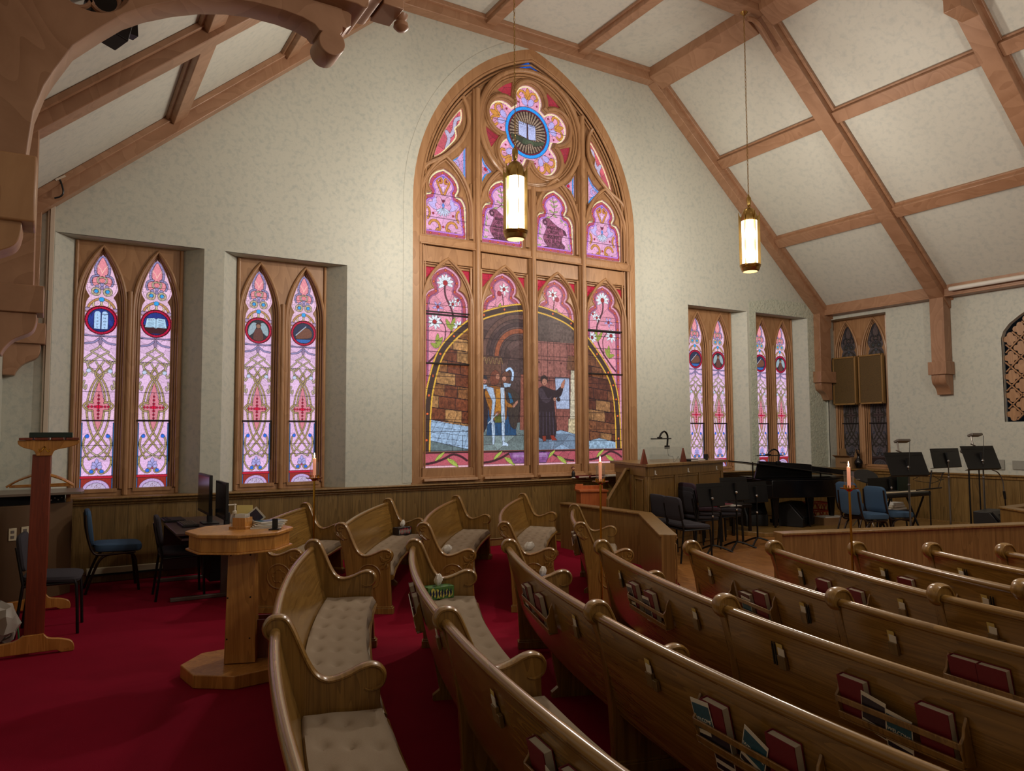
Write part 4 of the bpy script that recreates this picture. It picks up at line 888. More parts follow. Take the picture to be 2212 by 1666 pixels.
    br = cr([(xc - .34, 1.19), (xc - .18, 1.21), (xc - .02, 1.26), (xc + .12, 1.32), (xc + .25, 1.29), (xc + .35, 1.23)], 6)
    if k in (0, 1, 3): c.line(br, .034, '#3c2026')
    else: c.line(mir([(p[0] - xc, p[1]) for p in br]) and [(2 * xc - p[0], p[1]) for p in br], .03, '#3c2026')
    for p, a in (((xc - .16, 1.23), 40), ((xc + .02, 1.26), -25), ((xc + .04, 1.24), -30)): leafy(c, p, (math.cos(R_(a)), math.sin(R_(a))), .20, .030, '#9cac4c')
    if k in (1, 2):
        s = 1 if k == 1 else -1; P = [(xc + s * .10, 1.33), (xc + s * .38, 1.345), (xc + s * .38, 1.17), (xc + s * .18, 1.17)]; c.poly(P, '#7a4a80', .006); mk = c.inside(P); c.grain(mk, .4, 9)
        for q in range(3): c.line([(xc + s * .17, 1.31 - q * .022), (xc + s * .37, 1.31 - q * .022)], .004, '#c0a0d0')
    zs = {0: (3.47, 3.33, 3.2, 3.09, 2.95, 2.79, 2.44, 2.26, 1.82, 1.65, 1.38), 1: (3.52, 3.03, 2.76, 2.48, 2.14, 1.88, 1.59), 2: (3.52, 3.03, 2.76, 2.48, 2.14, 1.88, 1.50), 3: (3.45, 3.2, 3.0, 2.85, 2.42, 2.15, 1.95, 1.68, 1.5)}[k]
    for z in zs: c.line([(xc - .38, z), (xc + .38, z)], .008)
    if k in (0, 3):
        for z in (3.33 if k == 0 else 3.28, 2.62 if k == 0 else 2.58): c.line([(xc - .38, z), (xc + .38, z)], .030, '#120e0c')
    return c, L
def gp(Y=9.74): return lambda x, z: (BW + x, Y, z)
GW = struct('window_6', (BW, 9.7, 3.0)); GO_ = tuple(wpos(GW))
for k in range(4):
    c, L = lower(k); c.mesh('glass_panel', gp(), M['stained'], GW, L, off=GO_)
US = {k: upper(k) for k in ('scroll', 'text')}
for x, k in ((-1.47, 'scroll'), (-.49, 'text'), (.475, 'text'), (1.44, 'scroll')):
    US[k].mesh('glass_panel', lambda a, b, x=x: (BW + x + a, 9.74, b), M['stained'], GW, UP, off=GO_)
TX = lambda x, z: Matrix.Translation((BW + x, 9.735, z)) @ Matrix.Rotation(R_(90), 4, 'X')
for x, ls in ((-.49, ('BEHOLD', 'GOD IS MY', 'SALVATION', 'I WILL TRUST', 'AND NOT BE', 'AFRAID')), (.475, ('WHO CAN', 'FORGIVE', 'SINS BUT', 'GOD ALONE'))):
    for i, t in enumerate(ls):
        text_mesh(t, .062 if len(ls) > 4 else .075, TX(x - .02, 4.87 - i * (.060 if len(ls) > 4 else .075)), M['lead'], GW, 'inscription', world=True, sx=.8)
# rose
RZ = 6.33
c = Cv(-.80, .80, RZ - .80, RZ + .80, .0075, '#de98b8'); c.crackle(150, .006, seed=80, jit=.14)
for k in range(5):
    a = R_(90 + 72 * k); u = (math.cos(a), math.sin(a)); v = (-u[1], u[0]); q = lambda s, t: (u[0] * s + v[0] * t, RZ + u[1] * s + v[1] * t)
    for s in (-1, 1):
        c.poly(cr([q(.42, s * .02), q(.46, s * .10), q(.53, s * .11), q(.55, s * .05), q(.50, s * .01)], 4, True), '#b4a8e4', .005)
        c.band(cr([q(.55, s * .02), q(.64, s * .07), q(.64, s * .15), q(.57, s * .18), q(.54, s * .14)], 6), .034, '#cf8c3c', seg=.06)
    c.poly(cr([q(.56, 0), q(.64, .04), q(.72, 0), q(.64, -.04)], 4, True), '#cf8c3c', .005); c.disk(q(.46, .17), .015, '#9a1c34'); c.disk(q(.46, -.17), .015, '#9a1c34')
    c.poly([q(.40, .27), q(.46, .25), q(.43, .33)], '#f0e2b0', .004)
petal = []
for k in range(5):
    a = 90 + 72 * k; px, pz = .50 * math.cos(R_(a)), .50 * math.sin(R_(a))
    petal += [(px + .245 * math.cos(R_(a + t)), RZ + pz + .245 * math.sin(R_(a + t))) for t in range(-115, 116, 10)]
bq = inset(petal, .012); c.line(bq + [bq[0]], .022, '#efe0ac')
r = np.hypot(c.X, c.Z - RZ); ang = np.arctan2(c.Z - RZ, c.X)
inn = r < .335; ray = (np.sin(ang * 36) > 0)
c.C[inn] = np.where(ray[inn][:, None], np.array(lin('#a08a74')), np.array(lin('#3a2620'))); c.C[inn & (r > .27)] *= .7
c.C[(r >= .375 - .018) & (r < .41)] = lin('#1c96ee'); c.C[(r >= .335) & (r < .357)] = lin('#7a1430')
for rr in (.335, .357, .41): c.C[np.abs(r - rr) < .004] = lin('#140c10')
g1 = cr([(-.30, RZ - .07), (-.1, RZ - .09), (.1, RZ - .12), (.3, RZ - .10), (.28, RZ - .15), (.12, RZ - .20), (.05, RZ - .16), (-.06, RZ - .21), (-.18, RZ - .16), (-.28, RZ - .14)], 4, True); c.poly(g1, '#41503a', .006); c.crackle(300, .004, mask=c.inside(g1), seed=81, jit=.5)
c.poly([(-.17, RZ + .16), (-.02, RZ + .14), (-.02, RZ - .10), (-.17, RZ - .06)], '#b4bce8', .006); c.poly([(.0, RZ + .14), (.14, RZ + .13), (.15, RZ - .10), (.01, RZ - .11)], '#b4bce8', .006); c.line([(-.01, RZ + .15), (-.005, RZ - .11)], .018, '#40202c')
for s in (-1, 1):
    for q in range(7): c.line([(s * .03 - .01, RZ + .08 - q * .022), (s * .13 - .01, RZ + .08 - q * .022)], .004, '#5a5c86')
for z in (RZ + .57, RZ + .1, RZ - .33): c.line([(-.8, z), (-.38, z)], .006); c.line([(.38, z), (.8, z)], .006)
c.mesh('glass_panel', gp(9.745), M['stained'], GW, petal, off=GO_)
text_mesh('HOLY', .05, TX(-.095, RZ + .118), M['lead'], GW, 'inscription', world=True); text_mesh('BIBLE', .045, TX(.075, RZ + .112), M['lead'], GW, 'inscription', world=True)
# small panes of the tracery
TEAR = cr([(-1.66, 5.60), (-1.52, 5.68), (-1.40, 5.80), (-1.29, 5.93), (-1.25, 6.02), (-1.27, 6.12)], 5) + cr([(-1.265, 6.13), (-1.20, 6.20), (-1.165, 6.32), (-1.19, 6.44), (-1.32, 6.30), (-1.48, 6.05), (-1.60, 5.80)], 5)
TRI = [(-1.40, 5.58), (-1.25, 5.70), (-1.115, 5.88), (-1.115, 5.33), (-1.24, 5.47)]
TR2 = [(-.865, 5.82), (-.78, 5.68), (-.66, 5.57), (-.77, 5.50), (-.865, 5.35)]
def pane(pts, base, fn, seed, ncr=14, edge=None):
    xs = [p[0] for p in pts]; zs = [p[1] for p in pts]; c = Cv(min(xs) - .01, max(xs) + .01, min(zs) - .01, max(zs) + .01, .0075, base); c.crackle(ncr, .006, seed=seed, jit=.18)
    if fn: fn(c, (min(xs) + max(xs)) / 2, (min(zs) + max(zs)) / 2)
    if edge: q = inset(pts, .012 if sum(pts[i][0] * pts[(i + 1) % len(pts)][1] - pts[(i + 1) % len(pts)][0] * pts[i][1] for i in range(len(pts))) > 0 else -.012); c.line(q + [q[0]], .022, edge)
    c.mesh('glass_panel', gp(), M['stained'], GW, pts, off=GO_)
def swirl(s, r=.10):
    def f(c, x, z): c.band([(x - s * .02 + (r - r * .0018 * t) * math.cos(R_(90 + s * t)), z + (r - r * .0018 * t) * math.sin(R_(90 + s * t))) for t in range(0, 450, 15)], .028, '#b8a8e4', .004)
    return f
for s in (1, -1):
    fl = (lambda P: P) if s > 0 else (lambda P: [(-x, z) for x, z in P])
    pane(fl(TEAR), '#c85a68', lambda c, x, z, s=s: c.band(cr([(-s * 1.20, 6.30), (-s * 1.27, 6.25), (-s * 1.30, 6.10), (-s * 1.36, 6.0), (-s * 1.42, 6.05), (-s * 1.38, 5.95), (-s * 1.42, 5.80)], 6), .05, '#b8b0cc', .005), 90, 22, '#efe0ac')
    pane(fl(TRI), '#cf9cc8', swirl(s), 91, 16, '#1f8fd8'); pane(fl(TR2), '#d49cc0', lambda c, x, z: c.disk((x, z + .02), .03, '#c01838'), 92, 14, '#1f8fd8')
pane([(-.33, 7.27), (-.10, 7.44), (0, 7.47), (.10, 7.44), (.33, 7.27), (.15, 7.33), (-.15, 7.33)], '#0f52b4', None, 93, 30)
for a in (90 + 36 + 72 * q for q in range(5)):
    if a % 360 in (270,): continue
    P = [(.80 * math.cos(R_(a + t)), RZ + .80 * math.sin(R_(a + t))) for t in range(-14, 15, 4)] + [(.56 * math.cos(R_(a)), RZ + .56 * math.sin(R_(a)))]; pane(P, '#9a2a38', None, int(a), 10)
for x in (-1.435, -.48, .475, 1.43):
    for s in (-1, 1): pane([(x + s * .385, 4.02), (x + s * .12, 4.02), (x + s * .26, 3.90), (x + s * .385, 3.74)], '#b02038', None, 95, 3)
# wooden tracery: main board with all openings
WP = lambda v, Y: (BW + v[0], Y - v[2], v[1])
def ring(r, n=48, cx=0, cz=RZ): return [(cx + r * math.cos(2 * math.pi * i / n), cz + r * math.sin(2 * math.pi * i / n)) for i in range(n)]
outer = lancet_hole(0, 2.02, 0.92, 4.92, 7.63, 24)
opens = []
for x in (-1.435, -.48, .475, 1.43): opens.append([(a + x, b) for a, b in LOW]); 
for x in (-1.435, -.48, .475, 1.43):
    for s in (-1, 1): opens.append([(x + s * .375, 4.00), (x + s * .15, 4.00), (x + s * .27, 3.89), (x + s * .375, 3.77)])
for x in (-1.47, -.49, .475, 1.44): opens.append([(a + x, b) for a, b in UP])
opens.append(petal)
for s in (1, -1):
    for P in (TEAR, TRI, TR2): opens.append([(s * x, z) for x, z in P])
opens.append([(-.31, 7.28), (0, 7.455), (.31, 7.28), (.15, 7.32), (-.15, 7.32)])
for a in (90 + 36 + 72 * q for q in range(5)):
    if a % 360 == 270: continue
    opens.append([(.785 * math.cos(R_(a + t)), RZ + .785 * math.sin(R_(a + t))) for t in range(-13, 14, 4)] + [(.57 * math.cos(R_(a)), RZ + .57 * math.sin(R_(a)))])
vs, fs = plate(outer, opens, 0.04, 0.006); m = MB(); m.add([WP(v, 9.69) for v in vs], fs); m.build('tracery_board', M['trim'], GW, world=True, smooth=30)
m = MB()
def T(path, r, Y, n=8, closed=False): m.tube([(BW + x, Y, z) for x, z in path], r, n, closed=closed)
vs, fs = plate(outer, [lancet_hole(0, 1.90, 1.02, 4.92, 7.46, 24)], 0.06, 0.01); m.add([WP(v, 9.60) for v in vs], fs)     # outer frame
for hw, za, Y, r in ((1.88, 7.44, 9.625, .022), (1.83, 7.38, 9.65, .016), (1.79, 7.33, 9.665, .014)): T([(hw, 1.02)] + gothic(0, hw, 4.92, za, 24) + [(-hw, 1.02)], r, Y)
m.build('outer_frame', M['trim'], GW, world=True)
m = MB()                                           # mullions and transom
for x in (-.975, 0, .95):
    top = 6.75 if abs(x) > .5 else 5.42
    m.box((BW + x, 9.655, (1.0 + top) / 2), (.12, .07, top - 1.0)); T([(x, .96), (x, top)], .040, 9.60, 12)
    for d in (-.085, .085): T([(x + d, 1.0), (x + d, 4.05)], .018, 9.655); T([(x + d, 4.47), (x + d, 5.3)], .018, 9.655)
m.box((BW, 9.645, 4.36), (3.84, .09, .10)); m.box((BW, 9.635, 4.43), (3.84, .06, .03), Matrix.Rotation(R_(30), 3, 'X')); T([(-1.9, 4.31), (1.9, 4.31)], .016, 9.60)
for x in (-1.435, -.48, .475, 1.43):
    m.box((BW + x, 9.665, 4.18), (.80, .03, .22)); m.box((BW + x, 9.66, 1.07), (.80, .06, .13)); m.box((BW + x, 9.60, .965), (.84, .14, .04), Matrix.Rotation(R_(-14), 3, 'X'))
    for zz in (4.07, 4.04): T([(x - .40, zz), (x + .40, zz)], .010, 9.66)
m.build('mullion', M['trim'], GW, world=True, bevel=.004)
m = MB()                                           # arch mouldings over each light
for x in (-1.435, -.48, .475, 1.43):
    for hw, za, Y, r in ((.405, 4.135, 9.645, .022), (.385, 4.10, 9.665, .012)): T([(x + hw, 1.14)] + gothic(x, hw, 3.42, za, 12) + [(x - hw, 1.14)], r, Y)
for x in (-1.47, -.49, .475, 1.44):
    for hw, za, Y, r in ((.43, 5.64, 9.645, .026), (.40, 5.59, 9.665, .014)): T([(x + hw, 4.47)] + gothic(x, hw, 4.86, za, 12) + [(x - hw, 4.47)], r, Y)
for L, x0 in ((LOW, (-1.435, -.48, .475, 1.43)), (UP, (-1.47, -.49, .475, 1.44))):
    for x in x0: T([(a + x, b) for a, b in inset(L, -.012)], .009, 9.688, 6, True)
m.build('light_moulding', M['trim'], GW, world=True)
m = MB()                                           # rose rings and cusping
T(ring(.93), .040, 9.63, 10, True); T(ring(.875), .020, 9.655, 8, True); T(ring(.84), .014, 9.67, 8, True)
for d, r, Y in ((-.05, .030, 9.66), (-.018, .012, 9.685), (-.085, .014, 9.675)): T(inset(petal, d), r, Y, 8, True)
for s in (1, -1):
    for d, r, Y in ((.035, .024, 9.66), (.012, .010, 9.685)):
        P = [(s * x, z) for x, z in TEAR]; T(inset(P, d if s < 0 else -d) if False else P, r if d > .02 else r, Y, 8, True) if d < .02 else None
    T([(s * x, z) for x, z in cr([(-1.90, 5.2), (-1.80, 5.44), (-1.55, 5.60), (-1.36, 5.76), (-1.20, 5.95), (-1.10, 6.2), (-1.12, 6.45), (-1.2, 6.6)], 6)], .032, 9.65)
    for P in (TRI, TR2): T([(s * x, z) for x, z in P], .010, 9.685, 6, True)
m.build('rose_moulding', M['trim'], GW, world=True)
m = MB()                                           # iron vent frames in the outer lights
for x0, z0, z1 in ((-1.435, 2.62, 3.36), (1.43, 2.58, 3.29)):
    P = [(x0 - .38, z0), (x0 + .40, z0), (x0 + .40, z1), (x0 - .38, z1)]
    T(P, .016, 9.70, 6, True)
m.build('vent_frame', M['lead'], GW, world=True)
# grille of quatrefoil lattice in the right wall
wn[0] = 7; GV = struct('window_7', (13.15, 5.6, 2.6))
inn = [(y, z) for y, z in gr_hole]; hl = []
P_ = .215
for i in range(-12, 13):
    for j in range(-12, 13):
        cy, cz = 5.6 + (i - j) * P_ / 1.414 , 2.5 + (i + j) * P_ / 1.414
        okc = 4.97 < cy < 6.22 and 1.84 < cz < 3.70 and not (cz > 3.1 and abs(cy - 5.6) > .68 - (cz - 3.1) * 1.05)
        if okc:
            q = []
            for k in range(4):
                a = 90 * k; q += [(cy + .062 * math.cos(R_(a)) + .043 * math.cos(R_(a + t)), cz + .062 * math.sin(R_(a)) + .043 * math.sin(R_(a + t))) for t in range(-100, 101, 25)]
            hl.append(q)
n = len(inn); cyv = sum(p[0] for p in inn) / n; czv = sum(p[1] for p in inn) / n
outp = [(cyv + (y - cyv) * 1.04, czv + (z - czv) * 1.04) for y, z in inn]
vs, fs = plate(outp, hl, 0.04, 0.004); m = MB(); m.add([(13.17 - v[2], v[0], v[1]) for v in vs], fs)
for k in range(-12, 13):
    for s in (-1, 1):
        seg = []
        for t in np.linspace(-2.2, 2.2, 200):
            y, z = 5.6 + (k * P_ / 1.414 * 2 + P_ / 1.414 + t) * 1.0, 2.5 + s * t
            if 4.93 < y < 6.29 and 1.79 < z < 3.72 and not (z > 3.13 and abs(y - 5.6) > .70 - (z - 3.13) * 1.05): seg.append((13.16, y, z))
        if len(seg) > 3: m.tube([seg[0], seg[-1]], .013, 6)
m.build('lattice', M['trim'], GV, world=True, smooth=30)
m = MB(); m.box((13.6, 5.6, 2.8), (.02, 2.4, 2.8)); m.build('backing', M['dark'], GV, world=True)  # near-black sheet in place of the unlit space behind the lattice
# ---------------------------------------------------------------- curved pews, set in arcs about one centre
CX, CY = 12.5, 0.25
TOPP = [(-.005, .712), (-.028, .735), (-.032, .765), (-.012, .795), (.025, .803), (.058, .790), (.085, .745), (.115, .675), (.15, .597), (.185, .543), (.225, .516), (.27, .514), (.33, .532), (.385, .556), (.43, .565), (.468, .552), (.487, .520), (.478, .482), (.45, .462), (.415, .460), (.40, .470)]
def pol(r, th, z, s=0.0):
    a = R_(th); return (CX + r * math.cos(a) - s * math.sin(a), CY + r * math.sin(a) + s * math.cos(a), z)
def Rf(row, th):
    R0, t0, R1, t1 = row; k = (th - t0) / (t1 - t0); k = max(0, k) if t1 > t0 and row[4:] == () else k
    return R0 + (R1 - R0) * min(max(k, 0), 1)
def sweep(m, row, prof, ta, tb, n=None):
    n = n or max(4, int(abs(tb - ta) * 1.6)); k = len(prof); base = len(m.v); uv = []
    per = [0]
    for i in range(1, k + 1): per.append(per[-1] + math.hypot(prof[i % k][0] - prof[i - 1][0], prof[i % k][1] - prof[i - 1][1]))
    for i in range(n + 1):
        th = ta + (tb - ta) * i / n; R = Rf(row, th)
        for j, (u, z) in enumerate(prof): m.v.append(pol(R - u, th, z)); uv.append((R_(th) * R, per[j]))
    for i in range(n):
        for j in range(k):
            a = base + i * k + j; b = base + i * k + (j + 1) % k; m.f.append((a, b, b + k, a + k))
    m.f.append(tuple(range(base, base + k))); m.f.append(tuple(range(base + n * k, base + n * k + k)))
    m.uv = (m.uv or []) + uv; return m
RAIL = [(.012 + .023 * math.cos(R_(a)), .742 + .022 * math.sin(R_(a))) for a in range(0, 360, 30)]
BACK = [(.028, .735), (.047, .65), (.083, .50), (.118, .39), (.135, .335), (.150, .30), (.118, .275), (.098, .33), (.078, .41), (.054, .51), (.020, .65), (.002, .735)]
SEAT = [(.12, .285), (.49, .292), (.505, .305), (.508, .322), (.495, .332), (.12, .318)]
def carved(m, fn, s, par):
    """leaf carving on the scrolls and the foiled roundel, on one face of an end"""
    def t(pts, r): m.tube([fn(u, z, s) for u, z in cr(pts, 5)], [r * (0.35 + 0.65 * math.sin(math.pi * min(1, (i + 2) / (len(pts) * 5 - 2)))) for i in range((len(pts) - 1) * 5 + 1)], 6)
    t([(.05, .765), (.02, .775), (-.005, .755), (.01, .735), (.035, .745)], .009)
    for k in range(4): t([(-.02 + k * .012, .73 - k * .002), (-.008 + k * .016, .70 - k * .004), (.025 + k * .014, .675 - k * .002), (.055 + k * .010, .655 + k * .006)], .010)
    m.build('scroll_carving', M['oak'], par, world=True); m = MB()
    def t(pts, r): m.tube([fn(u, z, s) for u, z in cr(pts, 5)], [r * (0.35 + 0.65 * math.sin(math.pi * min(1, (i + 2) / (len(pts) * 5 - 2)))) for i in range((len(pts) - 1) * 5 + 1)], 6)
    t([(.45, .535), (.475, .53), (.468, .505), (.445, .50), (.44, .52)], .009)
    for k in range(3): t([(.465 - k * .012, .49 - k * .004), (.44 - k * .008, .475 + k * .002), (.405 - k * .004, .47 + k * .012), (.385, .50 + k * .006)], .009)
    t([(.44, .455), (.425, .43), (.41, .405), (.395, .395)], .011); t([(.425, .45), (.395, .44), (.385, .42)], .009); t([(.45, .44), (.45, .415), (.435, .40)], .009)
    m.build('arm_carving', M['oak'], par, world=True); m = MB()
    c = (.285, .33)
    m.tube([fn(c[0] + .104 * math.cos(R_(a)), c[1] + .108 * math.sin(R_(a)), s) for a in range(0, 360, 12)], .007, 6, closed=True); m.build('roundel', M['oak'], par, world=True); m = MB()
    q = []
    for k in range(5):
        a = 90 + 72 * k; q += [fn(c[0] + .036 * math.cos(R_(a)) + .026 * math.cos(R_(a + t2)), c[1] + .036 * math.sin(R_(a)) + .026 * math.sin(R_(a + t2)), s) for t2 in range(-105, 106, 30)]
    m.tube(q, .005, 6, closed=True); m.build('cinquefoil', M['oak'], par, world=True)
def end_panel(row, th, parent, carve=0, t=.055):
    R = Rf(row, th); fn = lambda u, z, s: pol(R - u, th, z, s)
    path = cr(TOPP[:19], 4); out = path[:-6] + [(.470, .465), (.468, .43), (.474, .30), (.486, .06), (.488, .0), (.095, .0), (.092, .07), (.078, .33), (.045, .55), (.0, .70)]
    m = MB(); m.prism(out, fn, -t / 2, t / 2); m.build('end_panel', M['oak'], parent, world=True, bevel=.004)
    m = MB(); P = cr(TOPP, 5); vs = []; n = 10
    ra = .0125; rb = t / 2 + .010; k = len(P)
    for i, (u, z) in enumerate(P):
        a = P[max(i - 1, 0)]; b = P[min(i + 1, k - 1)]; L = math.hypot(b[0] - a[0], b[1] - a[1]) or 1; nx, nz = -(b[1] - a[1]) / L, (b[0] - a[0]) / L
        tp = 1 if i < k - 8 else .55
        for j in range(n):
            g = 2 * math.pi * j / n; vs.append(fn(u + nx * ra * tp * math.cos(g), z + nz * ra * tp * math.cos(g), rb * math.sin(g)))
    m.add(vs, [(i * n + j, i * n + (j + 1) % n, (i + 1) * n + (j + 1) % n, (i + 1) * n + j) for i in range(k - 1) for j in range(n)] + [tuple(range(n)), tuple(range((k - 1) * n, k * n))])
    m.build('edge_moulding', M['oak'], parent, world=True)
    m = MB()
    m.prism([(.080, 0), (.505, 0), (.505, .052), (.080, .052)], fn, -t / 2 - .012, t / 2 + .012); m.prism([(.087, .052), (.498, .052), (.492, .066), (.092, .066)], fn, -t / 2 - .007, t / 2 + .007)
    m.build('plinth', M['oak'], parent, world=True, bevel=.003)
    if carve: carved(MB(), fn, carve * (t / 2 + .001), parent)
def pew(name_label, row, ths, group, carve_near=0):
    th = (ths[0] + ths[-1]) / 2; R = Rf(row, th); o = pol(R - .25, th, 0)
    P = thing('pew', name_label, 'pew', o, 0, group)
    for i, t in enumerate(ths): end_panel(row, t, P, carve=carve_near if (carve_near and i == len(ths) - 1) else 0)
    for a, b in zip(ths[:-1], ths[1:]):
        g = math.degrees(.03 / R); m = sweep(MB(), row, BACK, a + g, b - g); m.build('backrest', M['oak_uv'], P, world=True)
        sweep(MB(), row, RAIL, a + g, b - g).build('top_rail', M['oak_uv'], P, world=True)
        sweep(MB(), row, SEAT, a + g, b - g).build('seat', M['oak_uv'], P, world=True)
        if abs(b - a) > 6:
            tm = (a + b) / 2; R2 = Rf(row, tm); m = MB(); m.prism([(.12, 0), (.42, 0), (.42, .03), (.38, .06), (.36, .28), (.12, .28), (.16, .06), (.12, .03)], lambda u, z, s: pol(R2 - u, tm, z, s), -.02, .02); m.build('support', M['oak'], P, world=True)
    return P
def cushion(label, row, a, b, group, seed=0, u0=.118, u1=.492):
    """tufted bench cushion: a closed grid with dimples at the buttons"""
    R = Rf(row, (a + b) / 2); g = math.degrees(.034 / R); a += g; b -= g; L = R_(abs(b - a)) * R
    nt = max(8, int(L / .018)); nu = 22; z0, h = .3335, .050; rs = random.Random(seed)
    btn = []; k = max(2, round(L / .26)); 
    for i in range(k):
        for j, uu in enumerate((.20, .305, .41)):
            t = (i + .32 + .17 * j) / k
            if .02 < t < .98: btn.append((t * L, uu))
    o = pol(R - .3, (a + b) / 2, z0)
    C = thing('pew_cushion', label, 'cushion', o, 0, group); m = MB(); B = np.array(btn)
    for i in range(nt + 1):
        th = a + (b - a) * i / nt; s = L * i / nt; Rr = Rf(row, th)
        for j in range(nu + 1):
            q = j / nu; u = u0 + (u1 - u0) * q
            eu = min(u - u0, u1 - u); es = min(s, L - s); e = min(eu, es)
            z = z0 + h * (1 - max(0, 1 - e / .022) ** 2.2 * .75)
            d2 = ((B[:, 0] - s) ** 2 / .0022 + (B[:, 1] - u) ** 2 / .0006); z -= .020 * float(np.exp(-d2).sum())
            d3 = (B[:, 0] - s) ** 2 / .00010 + (B[:, 1] - u) ** 2 / .00010; z -= .010 * float(np.exp(-d3).sum())
            z += .0035 * math.sin(s * 9 + u * 14 + seed) * math.sin(q * 3.1)
            m.v.append(pol(Rr - u - (.006 * math.sin(s * 11 + seed) if j == nu else 0), th, z))
    W = nu + 1
    for i in range(nt):
        for j in range(nu): m.f.append((i * W + j, i * W + j + 1, (i + 1) * W + j + 1, (i + 1) * W + j))
    nb = len(m.v)
    ring_ = [i * W for i in range(nt + 1)] + [nt * W + j for j in range(1, W)] + [i * W + nu for i in range(nt - 1, -1, -1)] + [j for j in range(nu - 1, 0, -1)]
    for idx in ring_: v = m.v[idx]; m.v.append((v[0], v[1], z0 + .001))
    n = len(ring_)
    for i in range(n): m.f.append((ring_[i], ring_[(i + 1) % n], nb + (i + 1) % n, nb + i))
    m.f.append(tuple(range(nb, nb + n))); m.build('padding', M['cushion'], C, world=True, smooth=60)
    m = MB(); m.tube([tuple(Vector(m_) + Vector((0, 0, .0))) for m_ in [(CV[0], CV[1], z0 + .020) for CV in [C_ for C_ in []]]], .003, 6) if False else None
    pts = []
    for k2 in range(len(btn)):
        s, u = btn[k2]; th = a + (b - a) * s / L; pts.append(pol(Rf(row, th) - u, th, z0 + h - .0265))
    for p in pts: m.lathe([(.001, .0), (.0065, .001), (.0055, .004), (.001, .005)], p, 8)
    m.build('buttons', M['cushion'], C, world=True)
    return C
ROWS = {  # R far, angle far, R at the middle arm, angle of the middle arm, then the near end
 'A': (12.14, 152.95, 12.087, 164.7, 176.5), 'B': (11.374, 153.2, 11.342, 165.0, 180.5), 'C': (10.653, 153.7, 10.631, 165.45, 181.5), 'D': (9.968, 154.4, 9.975, 165.8, 182.0),
 'E': (9.323, 155.2, 9.346, 166.1, 182.5), 'F': (8.727, 155.8, 8.777, 166.65, 183), 'G': (8.163, 156.8, 8.25, 167.0, 183), 'H': (7.667, 157.8, 7.72, 167.5, 183), 'I': (7.197, 158.9, 7.25, 168, 183)}
ORD = dict(A='first', B='second', C='third', D='fourth', E='fifth', F='sixth', G='seventh', H='eighth', I='ninth')
DESC = dict(A='first curved oak pew from the left, its cushions in full view, octagonal stand behind it', B='second curved oak pew from the left, pear-pattern tissue box on its seat',
 C='third curved oak pew from the left, blue tissue box on its far seat', D='fourth curved oak pew from the left, candle stand at its far end',
 E='fifth curved oak pew from the left, far scroll before the wood block floor', F='sixth curved oak pew from the left, far scroll before the long low wall corner', G='seventh curved oak pew from the left, candle stand rising from its far scroll',
 H='eighth curved oak pew from the left, second from the right frame edge', I='ninth curved oak pew, only its far scroll showing at the right frame edge')
for k, (Ra, ta, Rb, tb, tn) in ROWS.items():
    row = (Ra, ta, Rb, tb); pew(DESC[k], row, [ta, tb, tn], 'curved pews in the nearer block')
    if k in 'ABCDE':
        cushion('taupe tufted cushion on the far half of the %s curved pew from the left' % ORD[k], row, ta, tb, 'long tufted pew cushions', ord(k))
        cushion('taupe tufted cushion on the near half of the %s curved pew from the left' % ORD[k], row, tb, tn, 'long tufted pew cushions', ord(k) + 9)
NR = {'1': (12.98, 147.6, 13.24, 138.8), '2': (12.15, 147.75, 12.49, 135.5), '3': (11.40, 147.7, 11.80, 132.6), '4': (10.67, 147.4, 11.05, 129.9), '5': (9.98, 147.7, 10.08, 137.6)}
ND = {'1': 'leftmost short oak pew by the panelled wall, partly behind the octagonal stand', '2': 'short oak pew in the far block with a red and black tissue box', '3': 'middle short oak pew of the far block, crumpled tissue by its near arm',
      '4': 'short oak pew below the right half of the great window', '5': 'rightmost short oak pew of the far block, behind the middle candle stand'}
for k, (Rn, tn, Rr, tf) in NR.items():
    row = (Rr, tf, Rn, tn); pew(ND[k], row, [tf, tn], 'short pews in the far block', carve_near=1)
    cushion({'1': 'taupe cushion on the leftmost short pew by the wall', '2': 'taupe cushion under the red and black tissue box', '3': 'taupe cushion on the middle short pew of the far block', '4': 'taupe cushion on the short pew below the great window', '5': 'taupe cushion on the short pew behind the middle candle stand'}[k], row, tf, tn, 'cushions in the far block', int(k) * 3)
# ---- book racks, card pockets, hymnals, leaflets on the pew backs
def bframe(row, th, z, out=0.0):
    """frame on the rear face of a back: x to the viewer's right, z up the slope, y into the wood"""
    R = Rf(row, th); u = .002 + (.735 - z) * .215
    r = R - u + out; p = Vector(pol(r, th, z)); a = R_(th)
    ex = Vector((-math.sin(a), math.cos(a), 0)); rad = Vector((math.cos(a), math.sin(a), 0)); ez = (Vector((0, 0, 1)) + rad * .215).normalized(); ey = ez.cross(ex)
    Mx = Matrix((ex, ey, ez)).transposed().to_4x4(); Mx.translation = p; return Mx
pew_of = {}
for o in list(COL.objects):
    if o.name.split('.')[0] == 'pew' and o.get('group') == 'curved pews in the nearer block':
        for k in DESC:
            if o['label'] == DESC[k]: pew_of[k] = o
    elif o.get('label') == ND['5']: pew_of['5'] = o
def fsign():
    Mx = bframe(ROWS['C'][:4], 160, .6); return 1 if (Mx.to_3x3() @ Vector((0, 1, 0))).dot(Vector((CX, CY, 0)) - Mx.translation) > 0 else -1
YS = fsign()      # +1: local +y points into the seat side
